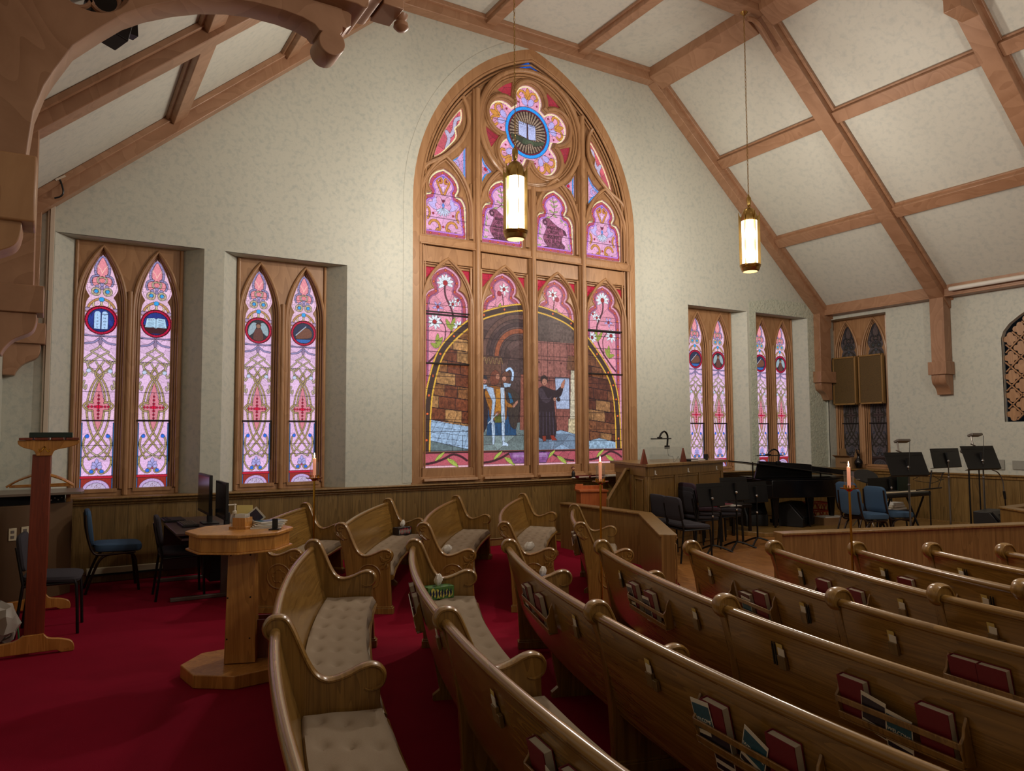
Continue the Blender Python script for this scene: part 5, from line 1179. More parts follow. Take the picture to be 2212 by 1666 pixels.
def rack(row, tl, tr, parent):
    zc = .575; m = MB(); tm = (tl + tr) / 2; Wd = R_(tr - tl) * Rf(row, tm); Mx = bframe(row, tm, .575)
    prof = [(0, -.085), (-.045, -.07), (-.052, -.02), (-.05, .012), (-.03, .03), (-.022, .055), (0, .085)]
    for s in (-1, 1):
        m.prism(prof, lambda p, q, t: tuple(Mx @ Vector((t, p * YS * 1.0, q))), s * Wd / 2 - .006, s * Wd / 2 + .006)
    for z in (.0, -.062): m.prism([(-.045, z - .012), (-.053, z - .012), (-.053, z + .012), (-.045, z + .012)], lambda p, q, t: tuple(Mx @ Vector((t, p * YS, q))), -Wd / 2, Wd / 2)
    m.prism([(-.002, -.085), (-.05, -.085), (-.05, -.077), (-.002, -.077)], lambda p, q, t: tuple(Mx @ Vector((t, p * YS, q))), -Wd / 2, Wd / 2)
    m.build('book_rack', M['oak'], parent, world=True, bevel=.002)
def mk_book(mat, w=.125, h=.185, t=.030):
    B = thing('hymnal', 'hymnal', 'book'); m = MB(); m.box((0, -t / 2, 0), (w, .003, h)); m.box((0, t / 2, 0), (w, .003, h)); m.box((-w / 2 + .002, 0, 0), (.004, t, h)); m.build('cover', mat, B)
    m = MB(); m.box((.001, 0, 0), (w - .008, t - .003, h - .008)); m.build('pages', M['pages'], B); return B
protos = {}
def place_M(o, Mx):
    o.rotation_mode = 'XYZ'; o.location = Mx.translation; o.rotation_euler = Mx.to_euler()
def book(row, th, kind, label, z=.655, lean=0, ox=0.0, yy=-.020, w=.125, h=.185, t=.030):
    key = (kind, w, h, t)
    if key not in protos: b = protos[key] = mk_book(M[kind], w, h, t)
    else: b = dup(protos[key], (0, 0, 0))
    tag(b, label, 'book', 'hymnals in the pew racks')
    Mx = bframe(row, th, .58) @ Matrix.Translation((ox, yy * YS, z - .58 - h / 2)) @ Matrix.Rotation(R_(lean), 4, 'Y'); place_M(b, Mx)
    if YS < 0: pass
    return b
def leaflet(row, th, label, z=.64, lean=0, mat='bluebro', yy=-.040, w=.11, h=.15, word=None, ox=0):
    L = thing('leaflet', label, 'leaflet', group='printed leaflets in the pew racks'); m = MB(); m.box((0, 0, 0), (w, .0016, h)); m.build('paper', M['white'], L)
    m = MB(); m.box((0, -.0012 * YS, .012), (w - .008, .0008, h * .62)); m.build('picture', M[mat], L)
    m = MB(); m.box((0, -.0012 * YS, -h * .40), (w - .008, .0008, h * .12)); m.build('lower_picture', M['darkbro'], L)
    if word: text_mesh(word, .020, Matrix.Translation((0, -.0024 * YS, h * .02)) @ Matrix.Rotation(R_(90 if YS > 0 else -90), 4, 'X'), M['white'], L, 'lettering')
    place_M(L, bframe(row, th, .58) @ Matrix.Translation((ox, yy * YS, z - .58 - h / 2)) @ Matrix.Rotation(R_(lean), 4, 'Y')); return L
def pocket(row, th, parent, two=False):
    Mx = bframe(row, th, .60); m = MB(); m.box((0, -.010 * YS, 0), (.050, .016, .06)); 
    if two: m.box((.042, -.010 * YS, -.012), (.030, .016, .045))
    m.xf(Mx).build('card_pocket', M['wainscot'], parent, world=True, bevel=.002)
def card(row, th, label, pens=0, pen_side=1):
    Cc = thing('visitor_card', label, 'card', group='cards in the pew pockets'); m = MB(); m.box((-.006, -.008 * YS, .045), (.040, .001, .075)); m.build('yellow_slip', M['cardy'], Cc)
    m = MB(); m.box((.003, -.011 * YS, .037), (.040, .003, .055), Matrix.Rotation(R_(4), 3, 'Y')); m.build('white_slip', M['white'], Cc); place_M(Cc, bframe(row, th, .60))
    for k in range(pens):
        p = thing('pencil', label.replace('yellow and white cards', 'dark pencil') + (', left' if pens > 1 and k == 0 else ', right' if pens > 1 else ''), 'pencil', group='pencils in the pew pockets'); m = MB(); m.cyl((0, 0, -.05), (0, 0, .045), .0045, 8); m.build('barrel', M['blackp'], p)
        m = MB(); m.cyl((0, 0, .045), (0, 0, .055), .003, 8); m.build('tip', M['blackp'], p)
        place_M(p, bframe(row, th, .60) @ Matrix.Translation((pen_side * (.036 + .016 * k), -.012 * YS, .03)) @ Matrix.Rotation(R_(5), 4, 'Y'))
half = lambda t, k: 'far half' if t < ROWS[k][3] else 'near half'
RK = {'B': [(157.6, 160.8), (170.8, 173.8)], 'C': [(158.4, 161.9), (170.2, 173.3)], 'D': [(159.0, 162.3), (170.25, 173.25)], 'E': [(159.7, 162.7), (170.05, 173.2)], 'F': [(159.95, 163.2), (170.1, 173.4)], 'G': [(160.4, 163.8)]}
for k, v in RK.items():
    for a, b in v: rack(ROWS[k][:4], a, b, pew_of[k])
BK = [('B', 158.1, 'redbook', 0, 'left'), ('B', 159.7, 'redbook', 0, 'right'), ('B', 171.2, 'redbook', 0, 'left'), ('B', 172.35, 'redbook', 0, 'right'), ('C', 158.9, 'redbook', 0, 'left'), ('C', 160.6, 'redbook', 0, 'right'),
      ('C', 170.75, 'redbook', 0, 'left'), ('C', 172.55, 'redbook', 2, 'right'), ('D', 159.4, 'redbook', 0, 'left'), ('D', 161.0, 'redbook', 0, 'right'), ('D', 170.65, 'redbook', 0, 'left'), ('D', 172.65, 'redbook', 1, 'right'),
      ('E', 160.75, 'brownbook', 0, 'left'), ('E', 161.95, 'redbook', 0, 'right'), ('E', 170.55, 'redbook', 0, 'left'), ('E', 171.33, 'redbook', 0, 'right'), ('F', 160.4, 'redbook', 0, 'left'), ('F', 162.55, 'redbook', 0, 'right'), ('G', 160.9, 'redbook', 0, 'left'), ('G', 163.0, 'redbook', 0, 'right')]
for k, th, mt, ln, sd in BK:
    book(ROWS[k][:4], th, mt, '%s hymnal, %s one in the rack on the %s of the %s curved pew' % ('brown' if mt == 'brownbook' else 'burgundy', sd, half(th, k), ORD[k]), z=.665 if mt == 'redbook' else .62, lean=ln, h=.185 if mt == 'redbook' else .15)
for k, th, z, ln, mt, word, d in (('C', 170.45, .66, -6, 'bluebro', 'WELCOME', 'blue leaflet leaning over the left hymnal'), ('C', 171.85, .645, 24, 'bluebro', 'WELCOME', 'slanting blue leaflet between two hymnals'), ('C', 170.9, .575, 0, 'darkbro', None, 'dark photo leaflet under the left hymnal'),
      ('D', 171.2, .632, 10, 'darkbro', None, 'white-bordered dark leaflet beside the left hymnal'), ('D', 171.8, .598, 8, 'bluebro', 'WELCOME', 'blue leaflet low in the rack'), ('B', 171.75, .625, 14, 'darkbro', None, 'dark leaflet wedged between the hymnals'),
      ('C', 158.7, .655, -4, 'darkbro', None, 'pale leaflet before the left hymnal'), ('D', 159.15, .65, -5, 'darkbro', None, 'leaflet before the left hymnal'), ('D', 160.75, .63, -4, 'darkbro', None, 'leaflet before the right hymnal'), ('E', 160.9, .60, 4, 'bluebro', None, 'blue leaflet before the brown hymnal'), ('F', 162.3, .575, 6, 'bluebro', None, 'blue leaflet low before the right hymnal')):
    leaflet(ROWS[k][:4], th, '%s, %s of the %s curved pew' % (d, half(th, k), ORD[k]), z=z, lean=ln, mat=mt, word=word)
for k, th, pens, side_, two in (('B', 164.0, 0, 1, False), ('B', 168.95, 0, 1, True), ('C', 163.95, 0, 1, False), ('C', 168.25, 0, 1, True), ('D', 157.55, 1, 1, False), ('D', 164.15, 0, 1, False), ('D', 168.25, 2, -1, False), ('E', 157.5, 0, 1, False), ('E', 164.4, 2, 1, False), ('E', 168.25, 0, 1, False),
      ('F', 158.45, 1, 1, False), ('F', 164.95, 0, 1, False), ('F', 168.6, 0, 1, True), ('G', 159.1, 2, 1, False), ('G', 165.3, 2, 1, False), ('H', 160.0, 2, 1, False)):
    pocket(ROWS[k][:4], th, pew_of[k], two); card(ROWS[k][:4], th, 'yellow and white cards on the back of the %s of the %s curved pew' % (half(th, k), ORD[k]), pens, side_)
R5 = (10.08, 137.6, 9.98, 147.7)
rack(R5, 143.6, 146.8, pew_of['5'])
for th, sd in ((144.6, 'farther'), (146.0, 'nearer')): book(R5, th, 'redbook', 'dark hymnal, %s of two behind the rightmost short pew' % sd, z=.665)
# ---------------------------------------------------------------- pendant lanterns
def lantern(loc, top, label):
    """brass and glass pendant lantern; loc = middle of the lantern foot, top = ceiling height"""
    L = thing('pendant_lantern', label, 'lamp', loc, 0, 'pendant lanterns')
    m = MB(); m.lathe([(.108, .72), (.112, .74), (.108, .80), (.098, .84), (.074, .885), (.036, .915), (.012, .925)], n=32); m.build('dome', M['brass'], L)
    m = MB(); m.lathe([(.012, .92), (.022, .93), (.03, .97), (.036, 1.02), (.034, 1.055), (.02, 1.07), (.008, 1.10)], n=20); m.build('finial', M['brass'], L)
    m = MB(); m.lathe([(.104, .09), (.106, .72)], n=32, cap=False); m.build('glass_cylinder', M['lantern'], L)
    m = MB(); m.lathe([(.098, .0), (.118, .012), (.126, .03), (.134, .05), (.128, .055), (.142, .07), (.136, .076), (.148, .09), (.14, .10), (.10, .105)], n=36, cap=False); m.build('foot_rings', M['brass'], L)
    m = MB(); m.lathe([(.001, .004), (.04, .002), (.07, .006), (.098, .004)], n=32, cap=False); m.build('lens', M['lens'], L)
    for k in range(6):
        a = R_(60 * k + 15); c, s = math.cos(a), math.sin(a); m = MB()
        m.prism([(.107, .08), (.142, .08), (.146, .86), (.138, .84), (.128, .80), (.107, .78)], lambda p, q, t: (c * p - s * t, s * p + c * t, q), -.004, .004); m.build('fin', M['brass'], L)
    n = int((top - loc[2] - 1.10) / .055); m = MB()
    for i in range(n):
        z = 1.10 + .055 * (i + .5); ax = Vector((1, 0, 0)) if i % 2 else Vector((0, 1, 0))
        m.tube([tuple(ax * (.010 * math.cos(R_(t))) + Vector((0, 0, z + .032 * math.sin(R_(t))))) for t in range(0, 360, 45)], .0035, 5, closed=True)
    o = m.build('chain', M['brass'], L)
    m = MB(); zc = top - loc[2]; m.lathe([(.008, zc - .07), (.02, zc - .06), (.05, zc - .025), (.065, zc - .01), (.065, zc)], n=24); m.build('canopy', M['brass'], L)
    for z in (.25, .55): lamp('lantern_bulb', 'POINT', (loc[0], loc[1], loc[2] + z), LAMP_W / 2, (1.0, .90, .78), .06)
    return L
def lens_mat():
    m, nt, b = newmat('lantern_lens'); b.inputs['Base Color'].default_value = (.8, .5, .2, 1); b.inputs['Emission Color'].default_value = (1, .62, .28, 1); b.inputs['Emission Strength'].default_value = 1.6; m.cycles.emission_sampling = 'NONE'; return m
M['lens'] = lens_mat()
lantern((4.455, 7.28, 3.84), 7.65, 'lit brass and glass pendant lantern hanging before the great window')
lantern((8.285, 7.22, 3.87), 7.66, 'lit brass and glass pendant lantern hanging right of the great window')
for x, y in ((4.0, 2.4), (8.5, 2.4), (4.0, -2.4), (8.5, -2.4)):       # the rest of the row, outside the frame: their light only
    for z in (4.1, 4.4): lamp('lantern_bulb', 'POINT', (x, y, z), LAMP_W * .15, (1.0, .90, .78), .08)
# ---------------------------------------------------------------- candle stands on the pew ends
def candle(loc, zt, label, lean=0.0):
    C_ = thing('candle_stand', label, 'candle stand', loc, 0, 'brass candle stands on the aisle')
    m = MB(); m.tube([(0, 0, .02), (lean, 0, zt)], .0085, 10); m.build('pole', M['gold'], C_)
    m = MB(); m.lathe([(.085, .0), (.085, .012), (.03, .02), (.012, .05)], n=24); m.build('base', M['gold'], C_)
    m = MB(); m.lathe([(.012, -.02), (.03, -.005), (.062, .0), (.064, .006), (.03, .006), (.012, .004)], (lean, 0, zt), 28); m.build('drip_plate', M['gold'], C_)
    m = MB()
    for k in range(12): a = R_(30 * k); m.cyl((lean + .034 * math.cos(a), .034 * math.sin(a), zt + .005), (lean + .036 * math.cos(a), .036 * math.sin(a), zt + .025), .0035, 6)
    m.build('gallery', M['gold'], C_)
    m = MB(); m.lathe([(.012, zt + .008), (.0125, zt + .150), (.009, zt + .158), (.002, zt + .160)], (lean, 0, 0), 16); m.build('candle', M['wax'], C_)
    m = MB(); m.lathe([(.032, zt + .010), (.034, zt + .060), (.036, zt + .125)], (lean, 0, 0), 24, cap=False); m.build('chimney', M['glass'], C_)
    m = MB(); m.lathe([(.0008, zt + .160), (.005, zt + .168), (.0042, zt + .180), (.0008, zt + .198)], (lean, 0, 0), 10); m.build('flame', M['flame'], C_)
    lamp('candle_light', 'POINT', (loc[0] + lean, loc[1], zt + .18), 1.2, (1, .55, .25), .01)
candle((1.735, 5.86, 0), 1.268, 'brass candle stand with lit pink candle at the first pew, left of the others')
candle((3.585, 4.63, 0), 1.236, 'brass candle stand with lit pink candle before the angled low wall')
candle((4.93, 3.43, 0), 1.20, 'brass candle stand with lit pink candle in front of the blue chairs', -.02)
# ---------------------------------------------------------------- chancel low walls
def low_wall(pts, h, label, panel_h=.08, thick=.13, rackf=None, name='low_wall'):
    P = thing(name, label, 'low wall', (pts[0][0], pts[0][1], 0)); m = MB(); cp = MB(); mo = MB()
    V = [Vector((x, y, 0)) for x, y in pts]
    nrm = []
    for i in range(len(V) - 1): d = (V[i + 1] - V[i]).normalized(); nrm.append(Vector((d.y, -d.x, 0)))
    off = []
    for i in range(len(V)):
        if i == 0: n = nrm[0]
        elif i == len(V) - 1: n = nrm[-1]
        else: n = (nrm[i - 1] + nrm[i]); n = n / (n.length ** 2) * 2 if n.length > 0 else nrm[i]
        off.append(n)
    def ringp(d): return [(v + o * d) for v, o in zip(V, off)]
    def strip(mb, d0, d1, z0, z1):
        a = ringp(d0); b = ringp(d1)
        for i in range(len(V) - 1): mb.prism([(a[i].x, a[i].y), (a[i + 1].x, a[i + 1].y), (b[i + 1].x, b[i + 1].y), (b[i].x, b[i].y)], lambda p, q, t: (p, q, t), z0, z1)
    strip(m, 0, -thick, .0, h - .02); m.build('panelling', M['parapet'], P, world=True)
    strip(cp, .022, -thick - .022, h - .025, h); cp.build('cap', M['parapet'], P, world=True, bevel=.006)
    for d, z0, z1 in ((.016, h - .055, h - .025), (.026, h - .04, h - .025), (.014, 0, .075), (.010, h - .105, h - .085)): strip(mo, d, 0.0, z0, z1)
    a = ringp(.012)
    for i in range(len(V)): mo.box((a[i].x, a[i].y, h / 2 - .03), (.012, .012, h - .12))
    mo.build('moulding', M['parapet'], P, world=True, bevel=.003); return P
PA = low_wall([(6.30, 8.9), (6.31, 7.16), (5.13, 5.47)][::-1], .634, 'angled oak low wall beside the candle stand, hymnal rack on its face')
PB = low_wall([(6.10, 5.10), (8.964, 4.174), (12.6, 3.0)][::-1], .634, 'long straight oak low wall in front of the blue chairs')
PC = low_wall([(12.9, 5.35), (11.0, 5.25), (10.5, 4.5)][::-1], .60, 'short oak low wall with a corner at the right frame edge')
# rack and cards on the angled wall
def wall_rack(P, p, ang, label):
    Mx = Matrix.Translation(p) @ Matrix.Rotation(R_(ang), 4, 'Z'); m = MB()
    for s in (-1, 1): m.prism([(0, -.11), (-.05, -.08), (-.05, .02), (-.02, .09), (0, .11)], lambda a, q, t: tuple(Mx @ Vector((t, a, q))), s * .15 - .006, s * .15 + .006)
    for z in (.0, -.07): m.prism([(-.043, z - .014), (-.052, z - .014), (-.052, z + .014), (-.043, z + .014)], lambda a, q, t: tuple(Mx @ Vector((t, a, q))), -.15, .15)
    m.build('book_rack', M['parapet'], P, world=True, bevel=.002); m = MB(); m.box((.25, -.018, -.02), (.06, .03, .11)); m.xf(Mx).build('card_pocket', M['parapet'], P, world=True, bevel=.002)
    for i, (x, lb) in enumerate(((-.05, 'left'), (.045, 'right'))):
        b = dup(protos[('redbook', .125, .185, .030)], (0, 0, 0)); tag(b, 'dark hymnal standing %s in the rack on the angled low wall' % lb, 'book', 'hymnals in the pew racks'); place_M(b, Mx @ Matrix.Translation((x, -.024, .035)))
    c = thing('visitor_card', 'yellow card in the pocket on the angled low wall', 'card', group='cards in the pew pockets'); m = MB(); m.box((0, 0, 0), (.04, .002, .09)); m.build('slip', M['cardy'], c); place_M(c, Mx @ Matrix.Translation((.25, -.018, .07)))
_d = Vector((6.31 - 5.13, 7.16 - 5.47, 0)).normalized(); _q = Vector((5.13, 5.47, .50)) + _d * .30 + Vector((-_d.y, _d.x, 0)) * .003
wall_rack(PA, _q, math.degrees(math.atan2(-_d.y, -_d.x)), '')
# console enclosure behind the chairs
DK = thing('console_desk', 'tall panelled oak desk enclosure with a lamp and clear screen on top', 'desk', (7.6, 8.6, 0))
def slab(pts, z0, z1, name, mat='parapet', bevel=.006, P=DK): m = MB(); m.prism(pts, lambda p, q, t: (p, q, t), z0, z1); return m.build(name, M[mat], P, world=True, bevel=bevel)
slab([(6.74, 7.70), (8.86, 8.38), (9.1, 9.0), (7.3, 9.05)], 0.01, 1.16, 'body'); slab([(6.68, 7.62), (8.92, 8.30), (9.2, 9.1), (7.25, 9.12)], 1.16, 1.20, 'desk_top')
m = MB(); f0 = Vector((6.74, 7.70, 0)); fd = (Vector((8.86, 8.38, 0)) - f0); fl_ = fd.length; fd.normalize(); fn_ = Vector((fd.y, -fd.x, 0))
def fbox(mb, a, b, z0, z1, d): c = f0 + fd * (a + b) / 2 + fn_ * d / 2; mb.box((c.x, c.y, (z0 + z1) / 2), (b - a, d, z1 - z0), Matrix.Rotation(math.atan2(fd.y, fd.x), 3, 'Z'))
for a, b, z0, z1 in ((0, fl_, 1.03, 1.16), (0, fl_, .02, .14), (0, .06, .14, 1.03), (.72, .80, .14, 1.03), (1.44, 1.52, .14, 1.03), (fl_ - .06, fl_, .14, 1.03)): fbox(m, a, b, z0, z1, .022)
for i in range(3): fbox(m, .08 + .72 * i, .70 + .72 * i, 1.00, 1.03, .014)
m.build('front_framing', M['parapet'], DK, world=True, bevel=.004)
for i, a in enumerate((.16, 1.08, 1.98)):
    m = MB(); fbox(m, a, a + .02, 1.06, 1.11, .034); fbox(m, a, a + .02, 1.05, 1.062, .05); m.build('hook', M['white'], DK, world=True, bevel=.003)
m = MB(); l0 = Vector((6.74, 7.70, 0)); ld = (Vector((7.3, 9.05, 0)) - l0); ll = ld.length; ld.normalize(); ln = Vector((-ld.y, ld.x, 0))
def lbox(a, b, z0, z1, d): c = l0 + ld * (a + b) / 2 + ln * d / 2; m.box((c.x, c.y, (z0 + z1) / 2), (b - a, d, z1 - z0), Matrix.Rotation(math.atan2(ld.y, ld.x), 3, 'Z'))
for a, b, z0, z1 in ((0, ll, 1.03, 1.16), (0, .06, .02, 1.03), (.55, .62, .02, 1.03), (.14, .16, .14, .99), (.46, .48, .14, .99), (.14, .48, .98, .99)): lbox(a, b, z0, z1, .018)
m.build('side_framing', M['parapet'], DK, world=True, bevel=.004)
m = MB(); m.prism([(0, 0.01), (0, 1.12), (-.06, 1.12), (-.40, .70), (-.40, 0.01)], lambda p, q, t: tuple(Vector((7.0, 8.38, 0)) + Vector((p * 1.0, p * -.0 + t, q))), -.02, .02); m.build('sloping_wing', M['parapet'], DK, world=True, bevel=.005)
m = MB(); m.tube([(6.98, 8.35, 1.10), (6.93, 8.35, 1.10), (6.60, 8.35, .69), (6.60, 8.35, .5)], .014, 8); m.build('wing_moulding', M['parapet'], DK, world=True)
def arc_lamp(loc, rz, label, col='black'):
    A_ = thing('desk_lamp', label, 'lamp', loc, rz); m = MB(); m.tube(cr([(.0, 0, .0), (.02, 0, .12), (-.0, 0, .18), (-.07, 0, .215), (-.15, 0, .19), (-.21, 0, .13)], 6), .013, 8, flat=1.0); m.build('arm', M['black'], A_)
    m = MB(); m.box((-.16, 0, .115), (.52, .035, .016)); m.box((-.20, 0, .13), (.10, .03, .02)); m.build('light_bar', M['black'], A_, bevel=.006)
    m = MB(); m.box((0, 0, -.005), (.07, .05, .05)); m.build('clamp', M['black'], A_, bevel=.006); return A_
arc_lamp((7.32, 7.93, 1.42), R_(18), 'black arched desk lamp with a long light bar over the clear screen')
SCR = thing('music_screen', 'clear upright screen between two wooden triangles on the desk enclosure', 'stand', (7.2, 7.86, 1.2), R_(18))
m = MB(); m.box((.02, .0, .115), (1.06, .004, .21)); m.build('clear_panel', M['acrylic'], SCR)
for s in (-1, 1): m = MB(); m.prism([(-.085, 0), (.085, 0), (0, .20)], lambda p, q, t: (p + s * .54, t, q), -.012, .012); m.build('triangle_foot', M['mahog'], SCR, bevel=.002)
m = MB(); m.tube(cr([(.12, 0.012, .20), (.14, .012, .10), (.26, .012, .08), (.28, .012, .01), (.36, .012, .03), (.42, .012, .08), (.46, .012, .02)], 6), .003, 6); m.build('cable', M['blackp'], SCR)
for i, (x, y, w_, t_, mt, lb) in enumerate(((7.93, 8.12, .22, .035, 'blackp', 'black case lying on the desk enclosure behind a triangle foot'), (8.22, 8.28, .26, .022, 'pages', 'flat white book lying at the right of the desk enclosure top'))):
    b = thing('book', lb, 'book', (x, y, 1.20), R_(18)); m = MB(); m.box((0, 0, t_ / 2), (w_, .16, t_)); m.build('cover', M[mt], b, bevel=.003); m = MB(); m.box((0.004, -.004, t_ / 2), (w_, .155, t_ * .6)); m.build('pages', M['white'], b)
cu_ = thing('cup', 'dark mug on the right of the desk enclosure top', 'mug', (8.52, 8.38, 1.20)); m = MB(); m.lathe([(.03, 0), (.035, .09), (.031, .09), (.028, .01)], n=18); m.build('body', M['blackp'], cu_); m = MB(); m.tube([(.033, 0, .07), (.06, 0, .06), (.058, 0, .03), (.033, 0, .02)], .005, 6); m.build('handle', M['blackp'], cu_)
# orange lectern by the wall
LC = thing('lectern', 'plain orange-brown lectern standing by the wall behind the angled low wall', 'lectern', (6.95, 9.2, 0), R_(-22)); m = MB(); m.box((0, 0, .37), (.40, .30, .74)); m.build('body', M['orange'], LC, bevel=.005)
m = MB(); m.box((0, 0, .755), (.44, .34, .03)); m.box((0, .15, .79), (.44, .03, .06)); m.box((-.15, .15, .83), (.12, .03, .03)); m.build('top', M['orange'], LC, bevel=.004)
# things on the window ledge by the enclosure
FG = thing('figurine', 'tiny dark-robed figurine with a big head on the window ledge', 'figurine', (6.85, 9.52, .93)); m = MB(); m.lathe([(.025, 0), (.028, .01), (.022, .03), (.028, .07), (.02, .10), (.008, .115)], n=14); m.build('robe', M['blackp'], FG)
m = MB(); m.ball((0, 0, .14), .028); m.build('head', plain('figurine_skin', '#b58664', .5), FG); m = MB(); m.ball((0, .006, .15), .029); m.build('hair', M['brownbook'], FG); m = MB(); m.lathe([(.03, 0), (.03, .012)], n=14); m.build('base', M['white'], FG)
for i, (x, w_, t_, mt, lb) in enumerate(((7.0, .20, .03, 'redbook', 'dark red book lying beside the figurine on the window ledge'), (7.28, .30, .02, 'redbook', 'wide thin red book lying in the middle of the window ledge'), (7.62, .30, .03, 'white', 'white papers lying on the window ledge near the wooden chair'))):
    b = thing('book', lb, 'book', (x, 9.52, .93)); m = MB(); m.box((0, 0, t_ / 2), (w_, .14, t_)); m.build('cover', M[mt], b, bevel=.002); m = MB(); m.box((0, -.004, t_ / 2), (w_ - .01, .14, t_ * .6)); m.build('pages', M['pages'], b)
for i in range(7):
    b = thing('book', 'upright book, %s of the row at the far right of the window ledge' % ('leftmost', 'second', 'third', 'middle', 'fifth', 'sixth', 'rightmost')[i], 'book', (7.86 + i * .035, 9.50, .93), 0, 'upright books on the window ledge'); m = MB(); h_ = .20 + .02 * (i % 3); m.box((0, 0, h_ / 2), (.030, .15, h_)); m.build('cover', M[('blackp', 'redbook', 'redbook', 'brownbook', 'redbook', 'brownbook', 'pages')[i]], b, bevel=.002); m = MB(); m.box((0, 0, h_ / 2 + .002), (.022, .142, h_)); m.build('pages', M['pages'], b)
WC = thing('wooden_chair', 'light wood ladder-back chair behind the sloping wing of the enclosure', 'chair', (7.95, 9.1, 0), R_(200)); m = MB()
for s in (-1, 1):
    m = MB(); m.tube([(s * .18, -.18, 0), (s * .18, -.2, .46), (s * .18, -.26, .98)], .018, 8); m.build('leg', M['maple'], WC); m = MB(); m.tube([(s * .18, .18, 0), (s * .18, .18, .44)], .018, 8); m.build('leg', M['maple'], WC)
m = MB(); m.box((0, 0, .45), (.42, .42, .035)); m.build('seat', M['maple'], WC, bevel=.008)
for z in (.62, .76, .90): m = MB(); m.box((0, -.235, z), (.34, .016, .05)); m.build('slat', M['maple'], WC, bevel=.004)
# ---------------------------------------------------------------- chairs
def pad(m, c, d, r=.02, rot=None):
    """a softly rounded cushion block"""
    x, y, z = d; prof = []
    N1 = 18
    def sup(t, a, b, e): ct, st = math.cos(t), math.sin(t); return (a * math.copysign(abs(ct) ** e, ct), b * math.copysign(abs(st) ** e, st))
    vs = []; L = [(.86, -.5), (.97, -.36), (1, 0), (.97, .36), (.86, .5), (.5, .56)]
    for sc_, zz in L:
        for k in range(24): px, py = sup(2 * math.pi * k / 24, x / 2 * sc_, y / 2 * sc_, .35); vs.append((px, py, zz * z))
    fs = [(i * 24 + k, i * 24 + (k + 1) % 24, (i + 1) * 24 + (k + 1) % 24, (i + 1) * 24 + k) for i in range(len(L) - 1) for k in range(24)] + [tuple(range(24)), tuple(range((len(L) - 1) * 24, len(L) * 24))]
    vs = [Vector(v) for v in vs]
    if rot is not None: vs = [rot @ v for v in vs]
    return m.add([v + Vector(c) for v in vs], fs)
RX = lambda a: Matrix.Rotation(R_(a), 3, 'X')
def stack_chair(fab, label, loc, rz, z=0, legs=True, group=None):
    C_ = thing('stacking_chair', label, 'chair', (loc[0], loc[1], z), R_(rz), group)
    m = MB(); pad(m, (0, .0, .45), (.45, .42, .055), rot=RX(-3)); m.build('seat', M[fab], C_); m = MB(); pad(m, (0, -.215, .665), (.42, .30, .045), rot=RX(98)); m.build('backrest', M[fab], C_)
    for s in (-1, 1):
        m = MB(); m.tube(cr([(s * .20, .20, 0), (s * .20, .18, .40), (s * .20, .14, .425)], 3), .012, 8); m.build('leg', M['black'], C_)
        m = MB(); m.tube([(s * .20, -.24, 0), (s * .20, -.19, .42), (s * .19, -.245, .72)], .012, 8); m.build('leg', M['black'], C_)
        m = MB(); m.tube([(s * .20, -.19, .405), (s * .20, .18, .415)], .011, 8); m.build('side_rail', M['black'], C_)
    m = MB(); m.box((0, .0, .42), (.36, .34, .012)); m.tube([(-.2, .17, .41), (.2, .17, .41)], .010, 8); m.tube([(-.2, -.19, .41), (.2, -.19, .41)], .010, 8); m.build('seat_frame', M['black'], C_); return C_
def banquet(label, loc, rz, group=None):
    C_ = thing('banquet_chair', label, 'chair', (loc[0], loc[1], 0), R_(rz), group)
    m = MB(); pad(m, (0, .02, .45), (.44, .46, .085), rot=RX(-2)); m.build('seat', M['blue_fab'], C_); m = MB(); pad(m, (0, -.245, .66), (.40, .38, .055), rot=RX(97)); m.build('backrest', M['blue_fab'], C_)
    for s in (-1, 1):
        m = MB(); m.tube(cr([(s * .20, .22, 0), (s * .20, .19, .25), (s * .20, .16, .37), (s * .20, .06, .395)], 4), .013, 8); m.build('leg', M['bronze'], C_)
        m = MB(); m.tube(cr([(s * .20, -.27, 0), (s * .20, -.20, .22), (s * .20, -.13, .36), (s * .20, -.02, .395)], 4), .013, 8); m.build('leg', M['bronze'], C_)
        m = MB(); m.tube(cr([(s * .205, .18, .40), (s * .205, -.12, .39), (s * .205, -.215, .43), (s * .20, -.265, .60), (s * .19, -.285, .80)], 4), .012, 8); m.build('back_frame', M['bronze'], C_)
    m = MB(); m.box((0, -.20, .44), (.36, .02, .05)); m.tube([(-.2, .17, .36), (.2, .17, .36)], .008, 6); m.build('crossbar', M['bronze'], C_); return C_
stack_chair('gray_fab', 'charcoal padded chair with black legs behind the coat rack post', (0.02, 7.42), -96, group='charcoal stacking chairs')
stack_chair('gray_fab', 'charcoal padded chair pulled up to the computer desk', (1.12, 8.33), -92, group='charcoal stacking chairs')
banquet('blue padded chair with bronze frame against the left wainscot', (.57, 9.08), -90, group='blue padded chairs')
stack_chair('gray_fab', 'charcoal chair at the left end of the low wall, farther of two', (7.0, 7.50), -100, group='charcoal stacking chairs')
stack_chair('gray_fab', 'charcoal chair just behind the angled low wall, nearer of two', (6.90, 7.10), -104, group='charcoal stacking chairs')
for i in range(3): stack_chair('plum_fab' if i == 2 else 'gray_fab', ('lowest', 'middle', 'plum top')[i] + ' chair of the stack in front of the desk enclosure', (7.74 + .01 * i, 7.76 - .01 * i), -100, z=i * .055, group='stack by the enclosure')
for i in range(2): stack_chair('gray_fab', ('lower', 'upper')[i] + ' chair of the stack that holds a red book', (8.36 + .01 * i, 7.92), -100, z=i * .055, group='stack with the red book')
